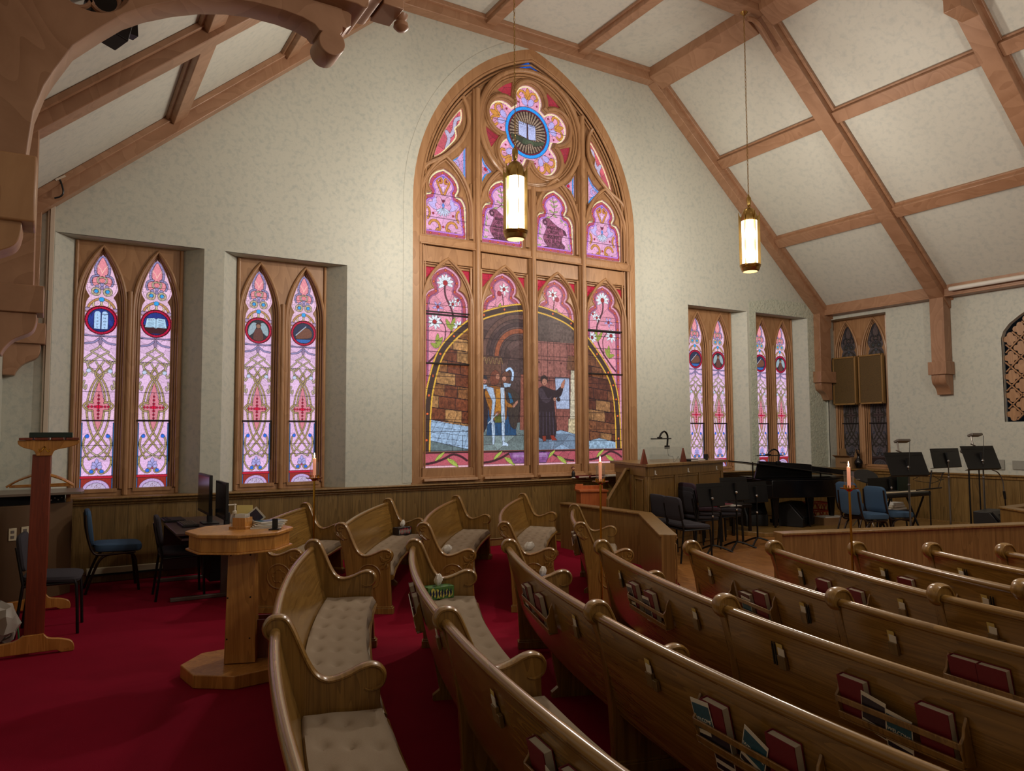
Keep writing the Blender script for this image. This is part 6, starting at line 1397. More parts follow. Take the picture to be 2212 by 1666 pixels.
hb_ = thing('red_binder', 'long red book lying on the stacked chairs between music stands', 'book', (8.28, 7.90, .545), R_(8)); m = MB(); m.box((0, 0, .018), (.38, .22, .036)); m.build('cover', plain('crimson_cover', '#8c1230', .45), hb_, bevel=.008); m = MB(); m.box((.01, -.005, .018), (.375, .215, .024)); m.build('pages', M['white'], hb_)
pp = thing('paper_sheets', 'white sheets lying beside the red book on the stacked chairs', 'paper', (8.52, 7.92, .545), R_(-10)); m = MB(); m.box((0, 0, .003), (.22, .28, .006)); m.build('top_sheets', M['white'], pp)
banquet('blue padded chair behind the long low wall, nearest the right candle', (9.72, 6.55), -104, group='blue padded chairs'); banquet('blue padded chair behind the long low wall, second from the right candle', (10.22, 6.50), -104, group='blue padded chairs')
banquet('blue padded chair partly hidden behind the keyboard and black desk', (10.75, 7.35), -98, group='blue padded chairs')
# ---------------------------------------------------------------- music stands
def music_stand(label, loc, rz, zt, tilt=15, w_=.50, h_=.33, pole='black', feet=True, lampy=False):
    S = thing('music_stand', label, 'music stand', (loc[0], loc[1], 0), R_(rz), 'music stands'); Mx = Matrix.Translation((0, 0, zt)) @ Matrix.Rotation(R_(tilt), 4, 'X')
    m = MB(); m.box((0, 0, 0), (w_, .006, h_)); m.box((0, -.028, -h_ / 2), (w_, .055, .005)); m.box((0, -.0, h_ / 2 - .05), (w_, .012, .006)); m.xf(Mx).build('desk', M['black'], S, bevel=.002)
    m = MB(); m.tube([(0, .03, zt - .02), (0, .03, zt - .30)], .009, 8); m.tube([(0, .03, zt - .28), (0, .03, .10)], .013, 8); m.build('pole', M[pole], S)
    m = MB(); m.ball((0, .03, zt - .05), .022); m.ball((0, .03, zt - .29), .018); m.build('clutch', M['chrome'], S)
    m = MB(); m.box((0, .015, zt), (.03, .03, .16)); m.build('bracket', M['blackp'], S)
    for k in range(3):
        a = R_(120 * k + 30); m = MB(); m.tube(cr([(0, .03, .10), (.10 * math.cos(a), .03 + .10 * math.sin(a), .075), (.26 * math.cos(a), .03 + .26 * math.sin(a), .012)], 4), .013, 8); m.build('foot', M['black'], S)
    if lampy:
        m = MB(); m.box((-.06, .0, h_ / 2 + .17), (.22, .09, .035)); m.xf(Mx).build('clip_lamp', M['steelgray'], S, bevel=.006); m = MB(); m.tube([(0.03, 0, h_ / 2 + .15), (.06, .0, h_ / 2 + .02)], .011, 8); m.tube([(.02, 0, h_ / 2), (.10, 0, h_ / 2 + .03)], .010, 6); m.xf(Mx).build('lamp_arm', M['steelgray'], S)
        m = MB(); m.tube(cr([(-.04, .03, zt + h_ / 2 + .14), (.0, .05, zt), (.02, .05, zt - .4), (.03, .05, .1)], 6), .004, 6); m.build('lamp_cord', M['blackp'], S)
    return S
music_stand('black music stand nearest the angled low wall, left of three', (7.63, 7.43), 176, .775, 10, .46, .31); music_stand('black music stand in the middle of three before the stacked chairs', (8.17, 7.50), 176, .83, 10, .50, .32)
music_stand('black music stand nearest the piano, right of three', (8.72, 7.62), 176, .75, 8, .48, .30)
music_stand('large black music stand with clip lamp, left of the wall stands', (10.17, 6.2), 165, 1.17, 22, .66, .34, 'steelgray', lampy=True)
music_stand('black music stand facing out, middle one before the plain wall', (11.52, 6.4), 180, 1.22, 10, .76, .29, 'steelgray')
music_stand('large black music stand with clip lamp at the right by the gooseneck', (11.52, 5.9), 170, 1.24, 20, .68, .35, 'steelgray', lampy=True)
music_stand('wide low black music stand behind the blue chairs over the keyboard', (10.85, 6.9), 180, .82, 4, 1.05, .22)
gf = thing('green_folder', 'dark green folder on the wide low black music stand', 'folder', (11.15, 6.86, .82)); m = MB(); m.box((0, 0, 0), (.30, .012, .22)); m.build('cover', M['greenb'], gf); m = MB(); m.box((0, .004, .003), (.28, .01, .21)); m.build('sheets', M['pages'], gf)
WS = thing('wire_music_stand', 'folding wire music stand between the lamp stands', 'music stand', (10.62, 6.15, 0)); m = MB(); m.tube([(0, 0, .15), (0, 0, .78)], .010, 8); m.build('pole', M['black'], WS)
for k in range(3): a = R_(120 * k); m = MB(); m.tube([(0, 0, .25), (.22 * math.cos(a), .22 * math.sin(a), .01)], .007, 6); m.build('leg', M['black'], WS)
m = MB(); m.tube([(-.32, 0, .80), (.30, 0, .81)], .010, 6); m.tube([(-.34, .03, 1.03), (.44, .03, 1.02)], .008, 6); m.tube([(0, 0, .80), (.12, .03, 1.06)], .010, 6); m.tube([(-.30, .03, .93), (.10, .02, .88), (.44, .03, .93)], .004, 6); m.tube([(-.34, .03, .95), (-.05, .03, 1.02), (.12, .03, 1.0), (.32, .03, .92), (.4, .03, 1.02)], .004, 6); m.tube([(.22, 0, .82), (.42, .03, 1.02)], .004, 6); m.build('wire_desk', M['black'], WS)
MC = thing('microphone', 'silver-headed microphone on a boom between the right music stands', 'microphone', (11.75, 6.05, 0)); m = MB(); m.ball((-.42, 0, 1.33), .036); m.build('head', M['steelgray'], MC); m = MB(); m.tube([(-.40, 0, 1.325), (-.25, 0, 1.28)], [.022, .016], 10); m.build('body', M['blackp'], MC)
m = MB(); m.tube([(-.28, 0, 1.29), (0, 0, 1.16)], .009, 8); m.tube([(0, 0, 1.2), (0, 0, .05)], .010, 8); m.build('stand_pole', M['black'], MC); m = MB(); m.lathe([(.12, 0), (.12, .015), (.03, .035), (.012, .05)], n=24); m.build('base', M['black'], MC)
GN = thing('gooseneck', 'thin metal gooseneck holder bending down right of the last music stand', 'microphone stand', (12.2, 5.95, 0)); m = MB(); m.tube(cr([(-.30, 0, 1.05), (-.12, 0, 1.0), (0, 0, .88), (.03, 0, .72)], 6), .009, 8); m.build('neck', M['steelgray'], GN); m = MB(); m.tube([(.03, 0, .72), (.05, 0, .60)], .018, 10); m.build('grip', M['blackp'], GN); m = MB(); m.tube([(.05, 0, .62), (.08, 0, .0)], .010, 8); m.build('pole', M['bronze'], GN)
for x, y, lb in ((11.15, 5.88, 'plain thin floor stand left of the last music stand'),): 
    g = thing('floor_stand', lb, 'stand', (x, y, 0)); m = MB(); m.tube([(0, 0, .02), (0, 0, 1.06)], .012, 8); m.build('pole', M['black'], g); m = MB(); m.lathe([(.11, 0), (.11, .015), (.02, .03)], n=20); m.build('base', M['black'], g)
# ---------------------------------------------------------------- grand piano and what stands by it
PN = thing('grand_piano', 'black grand piano with lid partly raised behind the low wall', 'piano', (9.90, 8.30, .075), R_(-20))
pout = cr([(0, 0), (.55, 0), (.95, .02), (1.25, .12), (1.50, .34), (1.72, .55), (1.80, .80), (1.72, 1.02), (1.55, 1.12)], 5) + [(0, 1.12)]
m = MB(); m.prism(pout, lambda p, q, t: (p, q, t), .48, .77); m.build('case', M['gloss'], PN, bevel=.012)
m = MB(); m.prism([(x + (.03 if x > .5 else .0), y) for x, y in pout], lambda p, q, t: (p, q, t), .775, .785); m.build('rim_edge', M['gloss'], PN)
m = MB(); m.box((-.10, .56, .50), (.22, 1.10, .05)); m.box((-.10, .03, .60), (.22, .06, .20)); m.box((-.10, 1.09, .60), (.22, .06, .20)); m.build('key_bed', M['gloss'], PN, bevel=.008)
m = MB(); m.box((-.12, .56, .54), (.14, .98, .02)); m.build('keys', M['ivory'], PN)
lidr = Matrix.Rotation(R_(9.5), 4, 'Y')
m = MB(); m.prism([(x, y) for x, y in cr([(0, .10), (.6, .06), (1.2, .16), (1.7, .45), (1.85, .75)], 5)] + [(1.6, 1.0), (0, .95)], lambda p, q, t: (-.35 + p * 1.02, q, 1.045 - p * .135 + t), 0, .018); m.build('lid', M['gloss'], PN, bevel=.004)
m = MB(); m.prism([(0, .10), (0, .95), (-.38, .95), (-.38, .10)], lambda p, q, t: (-.35 + p, q, 1.045 - p * .10 + t), 0, .018); m.build('lid_flap', M['gloss'], PN, bevel=.004)
m = MB(); m.box((-.22, .20, .91), (.012, .02, .30)); m.box((1.2, .5, .83), (.015, .02, .12)); m.build('lid_prop', M['gloss'], PN)
m = MB(); m.prism([(-.10, .785), (.95, .785), (.95, 1.0), (.60, 1.03), (-.02, 1.07)], lambda p, q, t: (p, t, q), .36, .40); m.build('music_desk', M['gloss'], PN, bevel=.006)
m = MB(); m.prism([(1.05, .90), (2.0, .78), (2.0, .86), (1.05, .98)], lambda p, q, t: (p - .1, t, q), .5, .7); m.build('folded_lid_edge', M['gloss'], PN, bevel=.004)
for x, y in ((.10, .10), (.72, .10), (1.35, .45), (.12, 1.02)):
    m = MB(); m.prism([(-.065, .48), (-.055, .40), (-.03, .12), (-.032, .03), (.032, .03), (.03, .12), (.055, .40), (.065, .48)], lambda p, q, t: (p + x, t + y, q), -.035, .035); m.ball((x, y, .018), .018); m.build('leg', M['gloss'], PN, bevel=.006)
m = MB(); [m.tube([(.30 + d, .45, .48), (.30 + d, .45, .06)], .010, 6) for d in (-.05, .05)]; m.box((.30, .45, .07), (.16, .06, .06)); m.build('pedal_lyre', M['gloss'], PN)
arc_lamp((10.33, 8.52, 1.12), R_(-12), 'black arched lamp with a light bar standing over the piano')
bn = thing('piano_bench', 'low black bench in front of the piano keyboard', 'bench', (9.35, 8.65, .01), R_(-20)); m = MB(); m.box((0, 0, .46), (.34, .70, .06)); m.build('seat', M['gloss'], bn, bevel=.012)
for sx in (-1, 1):
    for sy in (-1, 1): m = MB(); m.box((sx * .14, sy * .31, .215), (.04, .04, .43)); m.build('leg', M['gloss'], bn)
def wedge(loc, rz, label, w_=.55, d=.40, h=.38, grille=True):
    S = thing('floor_speaker', label, 'speaker', loc, R_(rz)); m = MB(); m.prism([(0, 0), (d, 0), (d, h * .35), (d * .45, h), (0, h)], lambda p, q, t: (t, p, q), -w_ / 2, w_ / 2); m.build('cabinet', M['blackp'], S, bevel=.01)
    m = MB(); m.prism([(d, h * .38), (d * .48, h * .98), (d * .52, h), (d + .02, h * .42)], lambda p, q, t: (t, p, q), -w_ / 2 + .03, w_ / 2 - .03); m.build('grille', M['black'], S); return S
wedge((10.55, 8.6, .075), 200, 'black wedge-shaped floor speaker under the left half of the piano', .6); wedge((10.06, 8.95, .075), 160, 'black floor speaker standing upright in shadow below the piano keyboard', .4, .3, .5)
W2 = wedge((11.35, 5.85, .008), 190, 'black sloping floor speaker with a small label at the right low wall', .60, .45, .49); m = MB(); m.box((.02, .30, .455), (.14, .06, .004), Matrix.Rotation(R_(-45), 3, 'X')); m.build('label_sticker', M['white'], W2)
CT = thing('plastic_crate', 'orange-red plastic crate with lattice sides under the piano', 'crate', (11.50, 8.75, .075), R_(-15)); m = MB()
for sx in (-1, 1):
    for z in (.01, .15, .29): m.box((0, sx * .17, z + .01), (.50, .012, .025)); m.box((sx * .25, 0, z + .01), (.012, .34, .025))
    for k in range(-4, 5): m.box((k * .058, sx * .17, .16), (.008, .008, .30), Matrix.Rotation(R_(25 if k % 2 else -25), 3, 'Y')); m.box((sx * .25, k * .04, .16), (.008, .008, .30), Matrix.Rotation(R_(25 if k % 2 else -25), 3, 'X'))
m.build('lattice_side', M['crate'], CT); m = MB(); m.box((0, 0, .008), (.50, .34, .012)); m.build('bottom', M['crate'], CT)
BX = thing('paper_box', 'open brown box full of white papers in front of the orange crate', 'box', (11.22, 8.22, .075), R_(-15)); m = MB()
for sx in (-1, 1): m.box((sx * .23, 0, .06), (.01, .30, .12)); m.box((0, sx * .15, .06), (.46, .01, .12))
m.box((0, 0, .005), (.46, .30, .01)); m.build('carton', M['cardboard'], BX); m = MB(); [m.box((random.uniform(-.03, .03), random.uniform(-.02, .02), .02 + .013 * k), (.40, .25, .012), Matrix.Rotation(R_(random.uniform(-6, 6)), 3, 'Z')) for k in range(9)]; m.build('papers', M['white'], BX)
DP = thing('drum_pad', 'black tilted drum pad on a stand right of the piano tail', 'drum', (11.35, 7.62, .05)); m = MB(); m.lathe([(.001, .02), (.18, .02), (.19, .0), (.001, -.01)], (0, 0, .84), 28, ax=None); m.v = [tuple(Matrix.Translation((0, 0, .84)) @ Matrix.Rotation(R_(28), 4, 'X') @ Matrix.Rotation(R_(-18), 4, 'Y') @ Matrix.Translation((0, 0, -.84)) @ Vector(v)) for v in m.v]; m.build('head', M['blackp'], DP)
m = MB(); m.tube([(.02, 0, .83), (.02, 0, .3)], .012, 8); m.tube([(-.25, 0, .80), (.02, 0, .78)], .012, 8); m.build('pole', M['steelgray'], DP)
for k in range(3): a = R_(120 * k); m = MB(); m.tube([(.02, 0, .35), (.24 * math.cos(a), .24 * math.sin(a), 0)], .008, 6); m.build('leg', M['steelgray'], DP)
KB = thing('electronic_keyboard', 'long dark electronic keyboard on a cross stand behind the blue chairs', 'keyboard', (10.62, 6.62, 0), R_(-2)); m = MB(); m.box((0, 0, .70), (1.15, .30, .07)); m.build('body', M['blackp'], KB, bevel=.02); m = MB(); m.box((-.15, .10, .737), (.60, .08, .004)); m.box((-.38, .1, .74), (.06, .04, .004)); m.box((.02, .1, .74), (.06, .04, .004)); m.build('control_panel', M['steelgray'], KB); m = MB(); m.box((-.03, -.06, .738), (1.0, .13, .006)); m.build('keys', M['ivory'], KB)
for s in (-1, 1): m = MB(); m.tube([(s * .40, -.13 * s, .66), (s * .40, .13 * s, .02)], .014, 8); m.tube([(s * .38, .13 * s, .66), (s * .38, -.13 * s, .02)], .014, 8); m.build('cross_leg', M['black'], KB)
for i, z in enumerate((.45, .49, .525)):
    b = thing('book', ('lowest', 'middle', 'top white')[i] + ' book of the small pile under the keyboard', 'book', (10.82, 6.84, z), R_(4 * i), 'pile of books under the keyboard'); m = MB(); m.box((0, 0, .017), (.36 - .06 * i, .22, .034)); m.build('cover', M['pages' if i < 2 else 'white'], b, bevel=.003); m = MB(); m.box((0, -.004, .017), (.35 - .06 * i, .22, .024)); m.build('pages', M['white'], b)
st_ = thing('stool', 'low dark stool that carries the small pile of books', 'stool', (10.82, 6.86, 0)); m = MB(); m.box((0, 0, .43), (.40, .32, .04)); m.build('seat', M['gray_fab'], st_, bevel=.01)
for sx in (-1, 1):
    for sy in (-1, 1): m = MB(); m.tube([(sx * .16, sy * .12, .41), (sx * .18, sy * .14, 0)], .012, 6); m.build('leg', M['black'], st_)
# ---------------------------------------------------------------- on the right wall
for y, lb in ((9.245, 'left'), (8.685, 'right')):
    S = thing('speaker_box', '%s of two woven-front speaker boxes hung over the unlit window' % lb, 'speaker', (13.25, y, 2.15), 0, 'speaker boxes over the window'); m = MB()
    for s in (-1, 1): m.box((-.03, s * .235, .47), (.08, .03, .94)); m.box((-.03, 0, .47 + s * .455), (.08, .49, .03))
    m.build('frame', M['tan'], S, bevel=.004); m = MB(); m.box((-.03, 0, .47), (.05, .45, .90)); m.build('woven_front', M['rattan'], S)
LT = thing('wall_light', 'long unlit white tube light on the beam at the top right', 'light', (12.84, 6.0, 4.0)); m = MB(); m.box((0, 0, .02), (.05, 1.90, .07)); m.build('housing', M['whitetrim'], LT, bevel=.01); m = MB(); m.tube([(-.03, -.94, .01), (-.03, .94, .01)], .035, 12); m.build('tube', M['white'], LT)
CB = thing('carton', 'open cardboard carton on the ledge below the unlit window', 'box', (13.16, 9.22, .93)); m = MB()
for s in (-1, 1): m.box((0, s * .17, .10), (.22, .008, .20)); m.box((s * .11, 0, .10), (.008, .34, .20))
m.box((0, 0, .004), (.22, .34, .008)); m.build('body', M['cardboard'], CB); m = MB(); m.box((-.13, .02, .215), (.12, .34, .006), Matrix.Rotation(R_(25), 3, 'Y')); m.box((.06, .12, .28), (.006, .14, .18), Matrix.Rotation(R_(-12), 3, 'Y')); m.box((.06, -.18, .27), (.006, .10, .16), Matrix.Rotation(R_(12), 3, 'X')); m.build('flap', M['cardboard'], CB)
text_mesh('PAPER', .05, Matrix.Translation((-.1165, .0, .10)) @ Matrix.Rotation(R_(-90), 4, 'Z') @ Matrix.Rotation(R_(90), 4, 'X'), M['lead'], CB)
VS = thing('dark_vase', 'dark bulbous vase on the ledge beside the cardboard carton', 'vase', (13.14, 8.96, .93)); m = MB(); m.lathe([(.04, 0), (.05, .02), (.075, .09), (.07, .14), (.03, .19), (.02, .24), (.03, .27)], n=20); m.build('body', M['gloss'], VS); m = MB(); [m.tube([(0, 0, .22), (.05 * math.cos(k), .06 * math.sin(k), .36)], .006, 5) for k in range(5)]; m.build('stems', M['blackp'], VS)
for i, (x, w_, mt, lb) in enumerate(((9.35, .40, 'gray_fab', 'folded dark cloth on the ledge right of the desk enclosure'), (9.62, .22, 'greenb', 'dark green book lying on the ledge beside folded cloth'), (9.62, .30, 'white', 'white papers under the green book on the ledge'))):
    b = thing(('folded_cloth', 'book', 'paper_sheets')[i], lb, ('cloth', 'book', 'paper')[i], (x, 9.66, .925 + (.03 if i == 1 else .0))); m = MB(); (pad(m, (0, 0, .045), (w_, .20, .07)) if i == 0 else m.box((0, 0, .014), (w_, .18, .028 if i == 1 else .02))); m.build(('folds', 'cover', 'sheets')[i], M[mt], b)
ps = thing('wall_shadow_patch', 'two gray rectangles painting shadows on the wall above the right wainscot', 'panel', (13.085, 6.3, .98)); m = MB(); m.box((0, .25, .10), (.008, .42, .16)); m.box((0, -.28, .10), (.008, .40, .14)); m.build('shadow_rectangles', plain('shadow_gray', '#8f8f86', .7, var=.1), ps)  # shadows on the wall, painted as two thin gray rectangles
# ---------------------------------------------------------------- left corner: stand, coat rack, desk, cabinet
OC = thing('octagonal_stand', 'orange oak octagonal stand behind the first pew with leaflets on top', 'table', (1.10, 5.43, 0)); ro = 22.5 + 8
def octo(r, a0=ro, sx=1.0): return [(r * sx * math.cos(R_(a0 + 45 * k)), r * math.sin(R_(a0 + 45 * k))) for k in range(8)]
zp = lambda p, q, t: (p, q, t)
m = MB(); m.prism(octo(.35), zp, .94, .965); m.build('table_top', M['maple'], OC, bevel=.006); m = MB(); m.prism(octo(.325), zp, .85, .94); m.build('apron', M['maple'], OC, bevel=.003); m = MB(); m.prism(octo(.345), zp, .838, .85); m.build('apron_edge', M['maple'], OC, bevel=.002)
m = MB(); m.box((.02, -.02, .465), (.20, .17, .75), Matrix.Rotation(R_(-20), 3, 'Z'), .86); m.build('post', M['maple'], OC, bevel=.003)
m = MB(); [m.lathe([(.008, 0), (.006, .004), (.001, .005)], (0, 0, 0), 8) for _ in ()]; 
for px_, pz_ in ((-.085, .25), (.06, .25), (-.085, .52), (.06, .52), (-.07, .80), (.055, .80)):
    a = R_(-20); q = MB(); q.ball((.02 + px_ * math.cos(a) - (-.082 + .012 * pz_) * math.sin(a) * 1, -.02 + px_ * math.sin(a) + (-.084 + .012 * pz_) * math.cos(a), pz_), .006); m.add(q.v, q.f)
m.build('screws', M['bronze'], OC)
m = MB(); m.prism(octo(.36), zp, 0, .085); m.build('base', M['maple'], OC, bevel=.006)
m = MB(); mx_ = Matrix.Translation((.17, .03, .085)) @ Matrix.Rotation(R_(-20), 4, 'Z')
for s in (-1, 1): m.box((s * .08, 0, .13), (.008, .14, .26)); m.box((0, s * .07, .13), (.16, .008, .26))
m.box((0, 0, .004), (.16, .14, .008)); m.xf(mx_).build('open_box', M['mahog'], OC)
zt_ = .965
SB = thing('sanitizer_bottle', 'clear pump bottle of hand sanitizer on the octagonal stand', 'bottle', (1.10, 5.62, zt_)); m = MB(); m.lathe([(.032, 0), (.035, .01), (.034, .06), (.028, .075), (.022, .085), (.014, .092)], n=20); m.build('body', M['glass'], SB); m = MB(); m.lathe([(.024, .003), (.027, .05), (.001, .05)], n=16); m.build('gel', clear('gel', (.85, .92, 1.0), .05), SB)
m = MB(); m.lathe([(.016, .088), (.016, .105), (.006, .11), (.005, .145), (.010, .148), (.010, .155), (.001, .156)], n=14); m.box((-.022, 0, .151), (.045, .010, .008)); m.build('pump', M['white'], SB)
CBX = thing('card_box', 'small wooden box packed with upright cards on the octagonal stand', 'box', (1.12, 5.46, zt_), R_(-45)); m = MB()
m.box((0, 0, .008), (.13, .12, .016))
for s in (-1, 1): m.box((s * .045, 0, .045), (.006, .09, .06)); m.box((0, s * .042, .045), (.09, .006, .06))
m.build('tray', M['maple'], CBX, bevel=.001); m = MB(); [m.box((0, -.034 + .0075 * k, .055), (.078, .002, .085), Matrix.Rotation(R_(-8 + k), 3, 'X')) for k in range(9)]; m.build('cards', M['white'], CBX)
YC = thing('yellow_card', 'pale yellow card standing up behind the card box', 'card', (1.15, 5.54, zt_), R_(-30)); m = MB(); m.box((0, 0, .085), (.11, .003, .13)); m.build('sheet', plain('pale_yellow', '#e0cf85', .6), YC); m = MB(); m.box((0, .012, .01), (.08, .02, .02)); m.build('holder', M['maple'], YC)
for i in range(5):
    b = thing('leaflet_stack', ('lowest', 'second lowest', 'middle', 'second from the top', 'topmost')[i] + ' glossy leaflet of the pile on the octagonal stand', 'leaflet', (1.27 + .008 * i, 5.40 + .012 * i, zt_ + .009 * i), R_(-20 + 9 * i), 'leaflets on the octagonal stand'); m = MB(); m.box((0, 0, .004), (.20, .13, .007)); m.build('paper', M['pages' if i % 2 else 'white'], b); m = MB(); m.box((0, 0, .0078), (.18, .11, .001)); m.build('picture', M['bluebro' if i in (4, 2) else 'darkbro'], b)
LF = thing('open_leaflet', 'gray leaflet leaning upright on the leaflet pile', 'leaflet', (1.22, 5.50, zt_ + .045), R_(-15)); m = MB(); m.box((0, 0, .03), (.10, .002, .085), Matrix.Rotation(R_(50), 3, 'Y')); m.build('paper', M['pages'], LF); m = MB(); m.box((0, -.0015, .03), (.08, .001, .06), Matrix.Rotation(R_(50), 3, 'Y')); m.build('picture', M['darkbro'], LF)
BH = thing('phone_holder', 'small black bracket at the right edge of the octagonal stand', 'holder', (1.29, 5.25, zt_), R_(-30)); m = MB(); m.box((0, 0, .004), (.07, .06, .008)); m.build('foot', M['blackp'], BH, bevel=.001); m = MB(); m.box((0, .0, .04), (.035, .02, .07)); m.build('upright', M['blackp'], BH, bevel=.002)
# coat rack
CRK = thing('coat_rack', 'red-brown coat rack with orange feet and head in the left foreground', 'coat rack', (-.09, 7.0, 0))
for y, nm in ((6.66, 'near'), (8.3, 'far')):
    m = MB(); foot = cr([(-.35, 0), (-.34, .05), (-.26, .10), (-.13, .115), (-.075, .15)], 4) + [(.055, .15)] + cr([(.055, .15), (.09, .115), (.17, .10), (.235, .075), (.255, .03), (.25, .0)], 4) + [(.17, .0), (.14, .02), (-.22, .02), (-.25, 0)]
    m.prism(foot, lambda p, q, t: (p, y - 7.0 + t, q), -.02, .02); m.build('foot', M['maple'], CRK, bevel=.006)
    m = MB(); m.prism([(-.07, .12), (.06, .12), (.065, 1.47), (-.055, 1.47)], lambda p, q, t: (p, y - 7.0 + t, q), .0, .035); m.build('post', M['mahog'], CRK, bevel=.004)
    m = MB(); m.prism(cr([(-.15, 1.575), (-.145, 1.545), (-.11, 1.52), (-.05, 1.50), (-.03, 1.46)], 4) + cr([(.07, 1.46), (.09, 1.50), (.17, 1.52), (.235, 1.545), (.245, 1.575)], 4), lambda p, q, t: (p - .0, y - 7.0 + t, q), -.02, .015); m.build('head_board', M['maple'], CRK, bevel=.004)
for k in range(4): m = MB(); m.box((-.10 + .10 * k, .48, 1.585), (.085, 1.72, .018)); m.build('shelf_slat', M['mahog'], CRK, bevel=.003)
m = MB(); m.tube([(.0, -.3, 1.40), (.0, 1.26, 1.40)], .014, 10); m.build('hanging_rod', M['mahog'], CRK); m = MB(); m.box((0.0, .48, .07), (.05, 1.6, .03)); m.build('foot_rail', M['maple'], CRK)
for s in (-1, 1): m = MB(); m.tube(cr([(.02, -.365, 1.53), (.02 + s * .015, -.40, 1.50), (.02 + s * .03, -.41, 1.49), (.02 + s * .035, -.40, 1.51)], 4), .004, 6); m.build('hook', M['gold'], CRK)
for i in range(5):
    H_ = thing('coat_hanger', ('nearest', 'second', 'middle', 'fourth', 'farthest')[i] + ' wooden hanger on the coat rack rod', 'hanger', (-.09, 6.78 + .06 * i, 1.39), R_((-10, -3, 4, 9, 15)[i]), 'wooden hangers'); m = MB(); m.tube(cr([(-.22, 0, -.165), (-.14, 0, -.115), (-.03, 0, -.075), (0, 0, -.07), (.03, 0, -.075), (.14, 0, -.115), (.22, 0, -.165)], 4), .011, 8, flat=.6); m.build('shoulder', M['maple'], H_)
    m = MB(); m.tube([(-.20, 0, -.165), (.20, 0, -.165)], .006, 6); m.build('bar', M['maple'], H_); m = MB(); m.tube(cr([(0, 0, -.07), (0, 0, -.03), (.02, 0, -.01), (.016, 0, .022), (-.01, 0, .026), (-.018, 0, .005)], 4), .0025, 6); m.build('hook', M['chrome'], H_)
for i, (y, mt, lb, w_) in enumerate(((6.75, 'greenb', 'dark green book lying on the coat rack shelf', .28), (6.95, 'navy', 'navy book lying on the coat rack shelf behind the green one', .24))):
    b = thing('book', lb, 'book', (-.03 + .02 * i, y, 1.594), 0); m = MB(); m.box((0, 0, .02), (w_, .19, .040)); m.build('cover', M[mt], b, bevel=.004); m = MB(); m.box((.004, 0, .02), (w_, .185, .026)); m.build('pages', M['pages'], b)
# cabinet with lid
CAB = thing('cabinet', 'tan cabinet with two outlets and a propped lid behind the coat rack', 'cabinet', (-.2, 9.2, 0)); pc = [(-.49, 8.80), (-.38, 8.78), (.06, 8.98), (.17, 9.12), (.17, 9.55), (-.49, 9.55)]
m = MB(); m.prism(pc, zp, 0, .93); m.build('body', M['laminate'], CAB, world=True, bevel=.004); m = MB(); m.prism([(-.45, 8.86), (.10, 9.04), (.10, 9.5), (-.45, 9.5)], zp, .93, 1.02); m.build('gap_shade_block', M['dark'], CAB, world=True)  # solid near-black block stands in for the shade of the open gap
m = MB(); m.box((.13, 9.3, .975), (.04, .35, .09)); m.build('lid_support', M['maple'], CAB, world=True); m = MB(); m.prism([(-.49, 8.80), (.24, 8.86), (.27, 8.98), (.27, 9.55), (-.49, 9.55)], zp, 1.02, 1.045); m.build('lid', plain('taupe_lid', '#6f6256', .35), CAB, world=True, bevel=.003)
m = MB(); [m.box((-.05 + .03 * i, 8.93 + .012 * i, .985 - .02 * (i % 2)), (.012, .006, .012)) for i in range(6)]; m.build('equipment_knobs', M['steelgray'], CAB, world=True)
fa = math.atan2(.20, .44)
for i, (x, z) in enumerate(((-.33, .66), (-.23, .665))):
    y = 8.78 + (x + .38) * .4545; m = MB(); m.box((x, y - .006, z), (.07, .006, .12), Matrix.Rotation(fa, 3, 'Z')); o = m.build('outlet_plate', M['ivory'], CAB, world=True, bevel=.002); m = MB()
    for dz in (-.025, .025): m.box((x, y - .011, z + dz), (.030, .004, .028), Matrix.Rotation(fa, 3, 'Z'))
    m.build('socket', M['steelgray'], o, world=True, bevel=.001)
# computer desk
CD = thing('computer_desk', 'dark brown computer desk under the windows left of the pews', 'desk', (1.45, 8.6, 0)); top_m = plain('dark_desk_top', '#3c2c2c', .3)
m = MB(); m.prism([(1.0, 7.80), (1.75, 7.80), (1.80, 9.35), (1.02, 9.35)], zp, .655, .68); m.build('desk_top', top_m, CD, world=True, bevel=.004); m = MB(); m.box((1.35, 7.95, .62), (.60, .30, .02)); m.build('tray', top_m, CD, world=True); m = MB(); m.box((1.4, 9.2, .38), (.7, .02, .5)); m.build('modesty_panel', top_m, CD, world=True)
for y in (8.05, 9.2): m = MB(); m.box((1.5, y, .34), (.10, .03, .62)); m.box((1.30, y, .02), (.62, .045, .035)); m.build('leg', M['steelgray'], CD, world=True, bevel=.004)
m = MB(); m.box((1.55, 8.6, .30), (.30, .45, .40)); m.build('computer_tower', M['blackp'], CD, world=True, bevel=.006)
def monitor(y0, y1, x, z0, z1, label):
    S = thing('monitor', label, 'monitor', (x, (y0 + y1) / 2, .68), 0, 'computer monitors'); w_ = y1 - y0; m = MB(); m.box((0, 0, (z0 + z1) / 2 - .68), (.03, w_, z1 - z0)); m.build('case', M['blackp'], S, bevel=.004)
    m = MB(); m.box((-.016, 0, (z0 + z1) / 2 - .68 + .005), (.003, w_ - .03, z1 - z0 - .05)); m.build('screen', plain('dark_screen', '#15151c', .2), S); m = MB(); m.box((.05, 0, .08), (.05, .06, .14)); m.box((.05, 0, .008), (.16, .24, .014)); m.build('stand', M['blackp'], S, bevel=.003)
monitor(8.20, 8.92, 1.37, .79, 1.20, 'black computer monitor farther from the octagonal stand'); monitor(7.84, 8.38, 1.46, .77, 1.14, 'black computer monitor right behind the sanitizer bottle')
